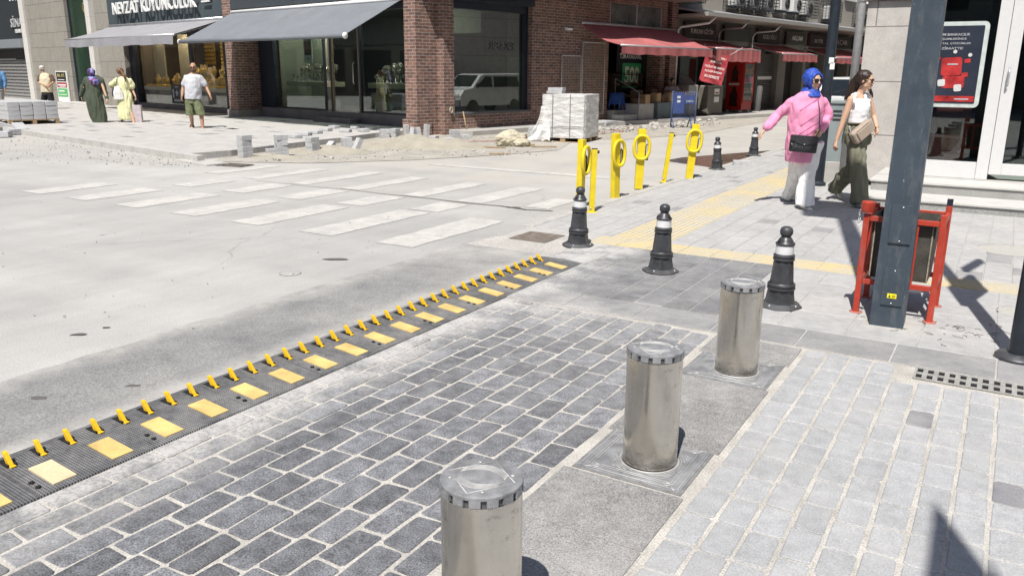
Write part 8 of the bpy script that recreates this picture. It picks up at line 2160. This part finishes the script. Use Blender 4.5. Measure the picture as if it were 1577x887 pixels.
pic(-1.25, 1.72, 2.72, 0.44, 'white framed portrait poster near the corner pier', mat('photo_white_dress', (0.45, 0.46, 0.5), 0.5))

# ------------------------------------------------------------------ minivan on the side street behind the women
def van():
    t = thing('minivan', 'white minivan with dark windscreen parked in the side street behind the two women', 'van', at((9.45, 23.1, 0.0), rad(-40)) @ Matrix.Scale(0.92, 4))
    vw = mat('van_white', (0.62, 0.63, 0.63), 0.3, 0.03, 3, coat=0.5); gl = mat('van_glass', (0.012, 0.016, 0.020), 0.08)
    prof = [(-1.9, 0.35), (-1.95, 0.75), (-1.75, 0.98), (-1.25, 1.08), (-0.75, 1.58), (-0.55, 1.63), (1.6, 1.65), (1.8, 1.55), (1.9, 0.9), (1.9, 0.35)]
    def sect(x, sc, zt=0): return [(x, y, z) for y, z in prof]
    g = MB(); n = len(prof); xs = [(-0.78, 0.97), (-0.74, 1.0), (0.74, 1.0), (0.78, 0.97)]; vs = []
    for x, k in xs: vs += [(x * (0.90 if z > 1.2 else 1.0), y * k, 0.35 + (z - 0.35) * (k if z > 1 else 1)) for y, z in prof]
    fs = [tuple(range(n)), tuple(range(3 * n, 4 * n))[::-1]] + [(a * n + i, (a + 1) * n + i, (a + 1) * n + (i + 1) % n, a * n + (i + 1) % n) for a in range(3) for i in range(n)]
    g.add(vs, fs); g.build('body', vw, t, bevel=0.04, segs=3)
    g = MB(); g.add([(-0.66, -1.235, 1.12), (0.66, -1.235, 1.12), (0.60, -0.79, 1.575), (-0.60, -0.79, 1.575)], [(0, 1, 2, 3)]); g.build('windscreen', gl, t)
    for sx in (-1, 1):
        g = MB(); g.add([(sx * 0.775, -1.05, 1.10), (sx * 0.775, -0.1, 1.10), (sx * 0.712, -0.1, 1.52), (sx * 0.712, -0.62, 1.52)], [(0, 1, 2, 3)]); g.build('side_window', gl, t)
        g = MB(); g.add([(sx * 0.775, 0.0, 1.10), (sx * 0.775, 1.5, 1.10), (sx * 0.712, 1.45, 1.52), (sx * 0.712, 0.0, 1.52)], [(0, 1, 2, 3)]); g.build('side_window', gl, t)
        MB().ell((sx * 0.58, -1.93, 0.78), (0.15, 0.06, 0.10)).build('headlight', mat('headlight_glass', (0.6, 0.62, 0.62), 0.1), t)
        MB().box(sx * 0.80 - 0.05, sx * 0.80 + 0.05, -1.05, -0.97, 1.08, 1.24).build('mirror', navy_frame, t, bevel=0.02)
        for yy in (-1.25, 1.2):
            w_ = MB().lathe([(0.2, -0.09), (0.29, -0.09), (0.30, 0.0), (0.29, 0.09), (0.2, 0.09)], 24, at((sx * 0.72, yy, 0.30), ry=rad(90))).build('wheel', rubber, t); MB().lathe([(0.2, 0.085), (0.0, 0.07)], 20, at((sx * 0.72, yy, 0.30), ry=rad(90 * sx))).build('rim', steel_trim, w_)
    g = MB(); g.box(-0.45, 0.45, -1.98, -1.94, 0.62, 0.74); g.build('grille', navy_frame, t); MB().box(-0.26, 0.26, -2.0, -1.985, 0.45, 0.56).build('number_plate', white_paint, t)
    MB().box(-0.76, 0.76, -1.98, -1.90, 0.32, 0.60).build('bumper', mat('bumper_grey', (0.12, 0.12, 0.125), 0.6), t, bevel=0.03)
    g = MB(); g.tube([(-0.5, -1.27, 1.10), (0.05, -1.10, 1.28)], 0.01, 5); g.tube([(0.05, -1.27, 1.10), (0.55, -1.10, 1.28)], 0.01, 5); g.build('wiper', rubber, t)
van()

# ------------------------------------------------------------------ unseen pointed shapes added behind the viewer to cast the spiked shadows
def shadow_caster(tip_px, h, label, r=0.25, ln=1.3):
    p = G3(*tip_px); k = h / math.tan(rad(SUN_EL)); b_ = (p.x - k * math.sin(rad(SUN_AZ)), p.y - k * math.cos(rad(SUN_AZ)), 0.0)
    t = thing('added_shadow_caster', label, 'shadow_caster', at(b_))
    MB().lathe([(0.03, 0), (0.03, h - ln)], 12).build('pole', black_pole, t); MB().lathe([(r, h - ln), (0.0, h)], 10).build('caster_cone', mat('caster_surface', (0.3, 0.28, 0.25), 0.8), t)
    MB().lathe([(0.25, 0), (0.25, 0.06), (0.03, 0.07)], 16).build('foot', concrete, t)
shadow_caster((1437, 773), 4.8, 'taller pointed shadow caster, added unseen behind the viewer', 0.15, 1.25)
shadow_caster((1517, 853), 4.4, 'smaller pointed shadow caster, added unseen behind the viewer', 0.05, 0.9)

# ------------------------------------------------------------------ buildings on the other sides of the crossing (outside the picture, mirrored in the shop glass)
def block_building(label, M, w, d, h, wall, seed):
    t = thing('apartment_building', label, 'building', M)
    MB().box(-w / 2, w / 2, -d / 2, d / 2, 0, h).build('wall', wall, t)
    R = random.Random(seed)
    dk = mat('far_window', (0.03, 0.035, 0.04), 0.2)
    for face in (0, 1):
        n = int(w / 3)
        for k in range(n):
            x = -w / 2 + w * (k + 0.5) / n
            s = -1 if face == 0 else 1
            for lv in range(int((h - 4) / 3)):
                z = 4.4 + 3 * lv
                MB().box(x - 0.7, x + 0.7, s * d / 2 - 0.02 if s > 0 else -d / 2 - 0.03, d / 2 + 0.03 if s > 0 else -d / 2 + 0.02, z, z + 1.5).build('window', dk, t)
            MB().box(x - 1.25, x + 1.25, s * d / 2 - 0.02 if s > 0 else -d / 2 - 0.03, d / 2 + 0.03 if s > 0 else -d / 2 + 0.02, 0.2, 2.9).build('shop_window', dk, t)
    return t
wa = mat('far_wall_ochre', (0.26, 0.23, 0.19), 0.9); wb_ = mat('far_wall_grey', (0.20, 0.20, 0.20), 0.9)
block_building('grey apartment block behind the viewer across the road', at((-4, -22, 0), rad(-6)), 46, 12, 11, wb_, 1)
block_building('ochre apartment block across the road at the far left', at((-44, 14, 0), rad(82)), 70, 12, 14, wa, 2)
block_building('grey apartment block on the street behind the bank', at((40, 34, 0), rad(60)), 60, 12, 12, wb_, 3)

# dry twigs and dirt round the foot of the litter bin
R = random.Random(31); g = MB()
for k in range(45):
    c = gw(R.gauss(-0.15, 0.28), R.gauss(5.62, 0.14), 0.0175); a = R.uniform(0, 6.28); l = R.uniform(0.01, 0.04)
    g.tube([c, c + Vector((l * math.cos(a), l * math.sin(a), 0.004)), c + Vector((l * 1.7 * math.cos(a + 0.5), l * 1.7 * math.sin(a + 0.5), 0.0))], 0.0014, 4)
tag(g.build('twigs', mat('dry_twig', (0.10, 0.08, 0.05), 0.9)), 'dry twigs and dirt scattered at the foot of the litter bin', 'twigs', None, 'stuff')
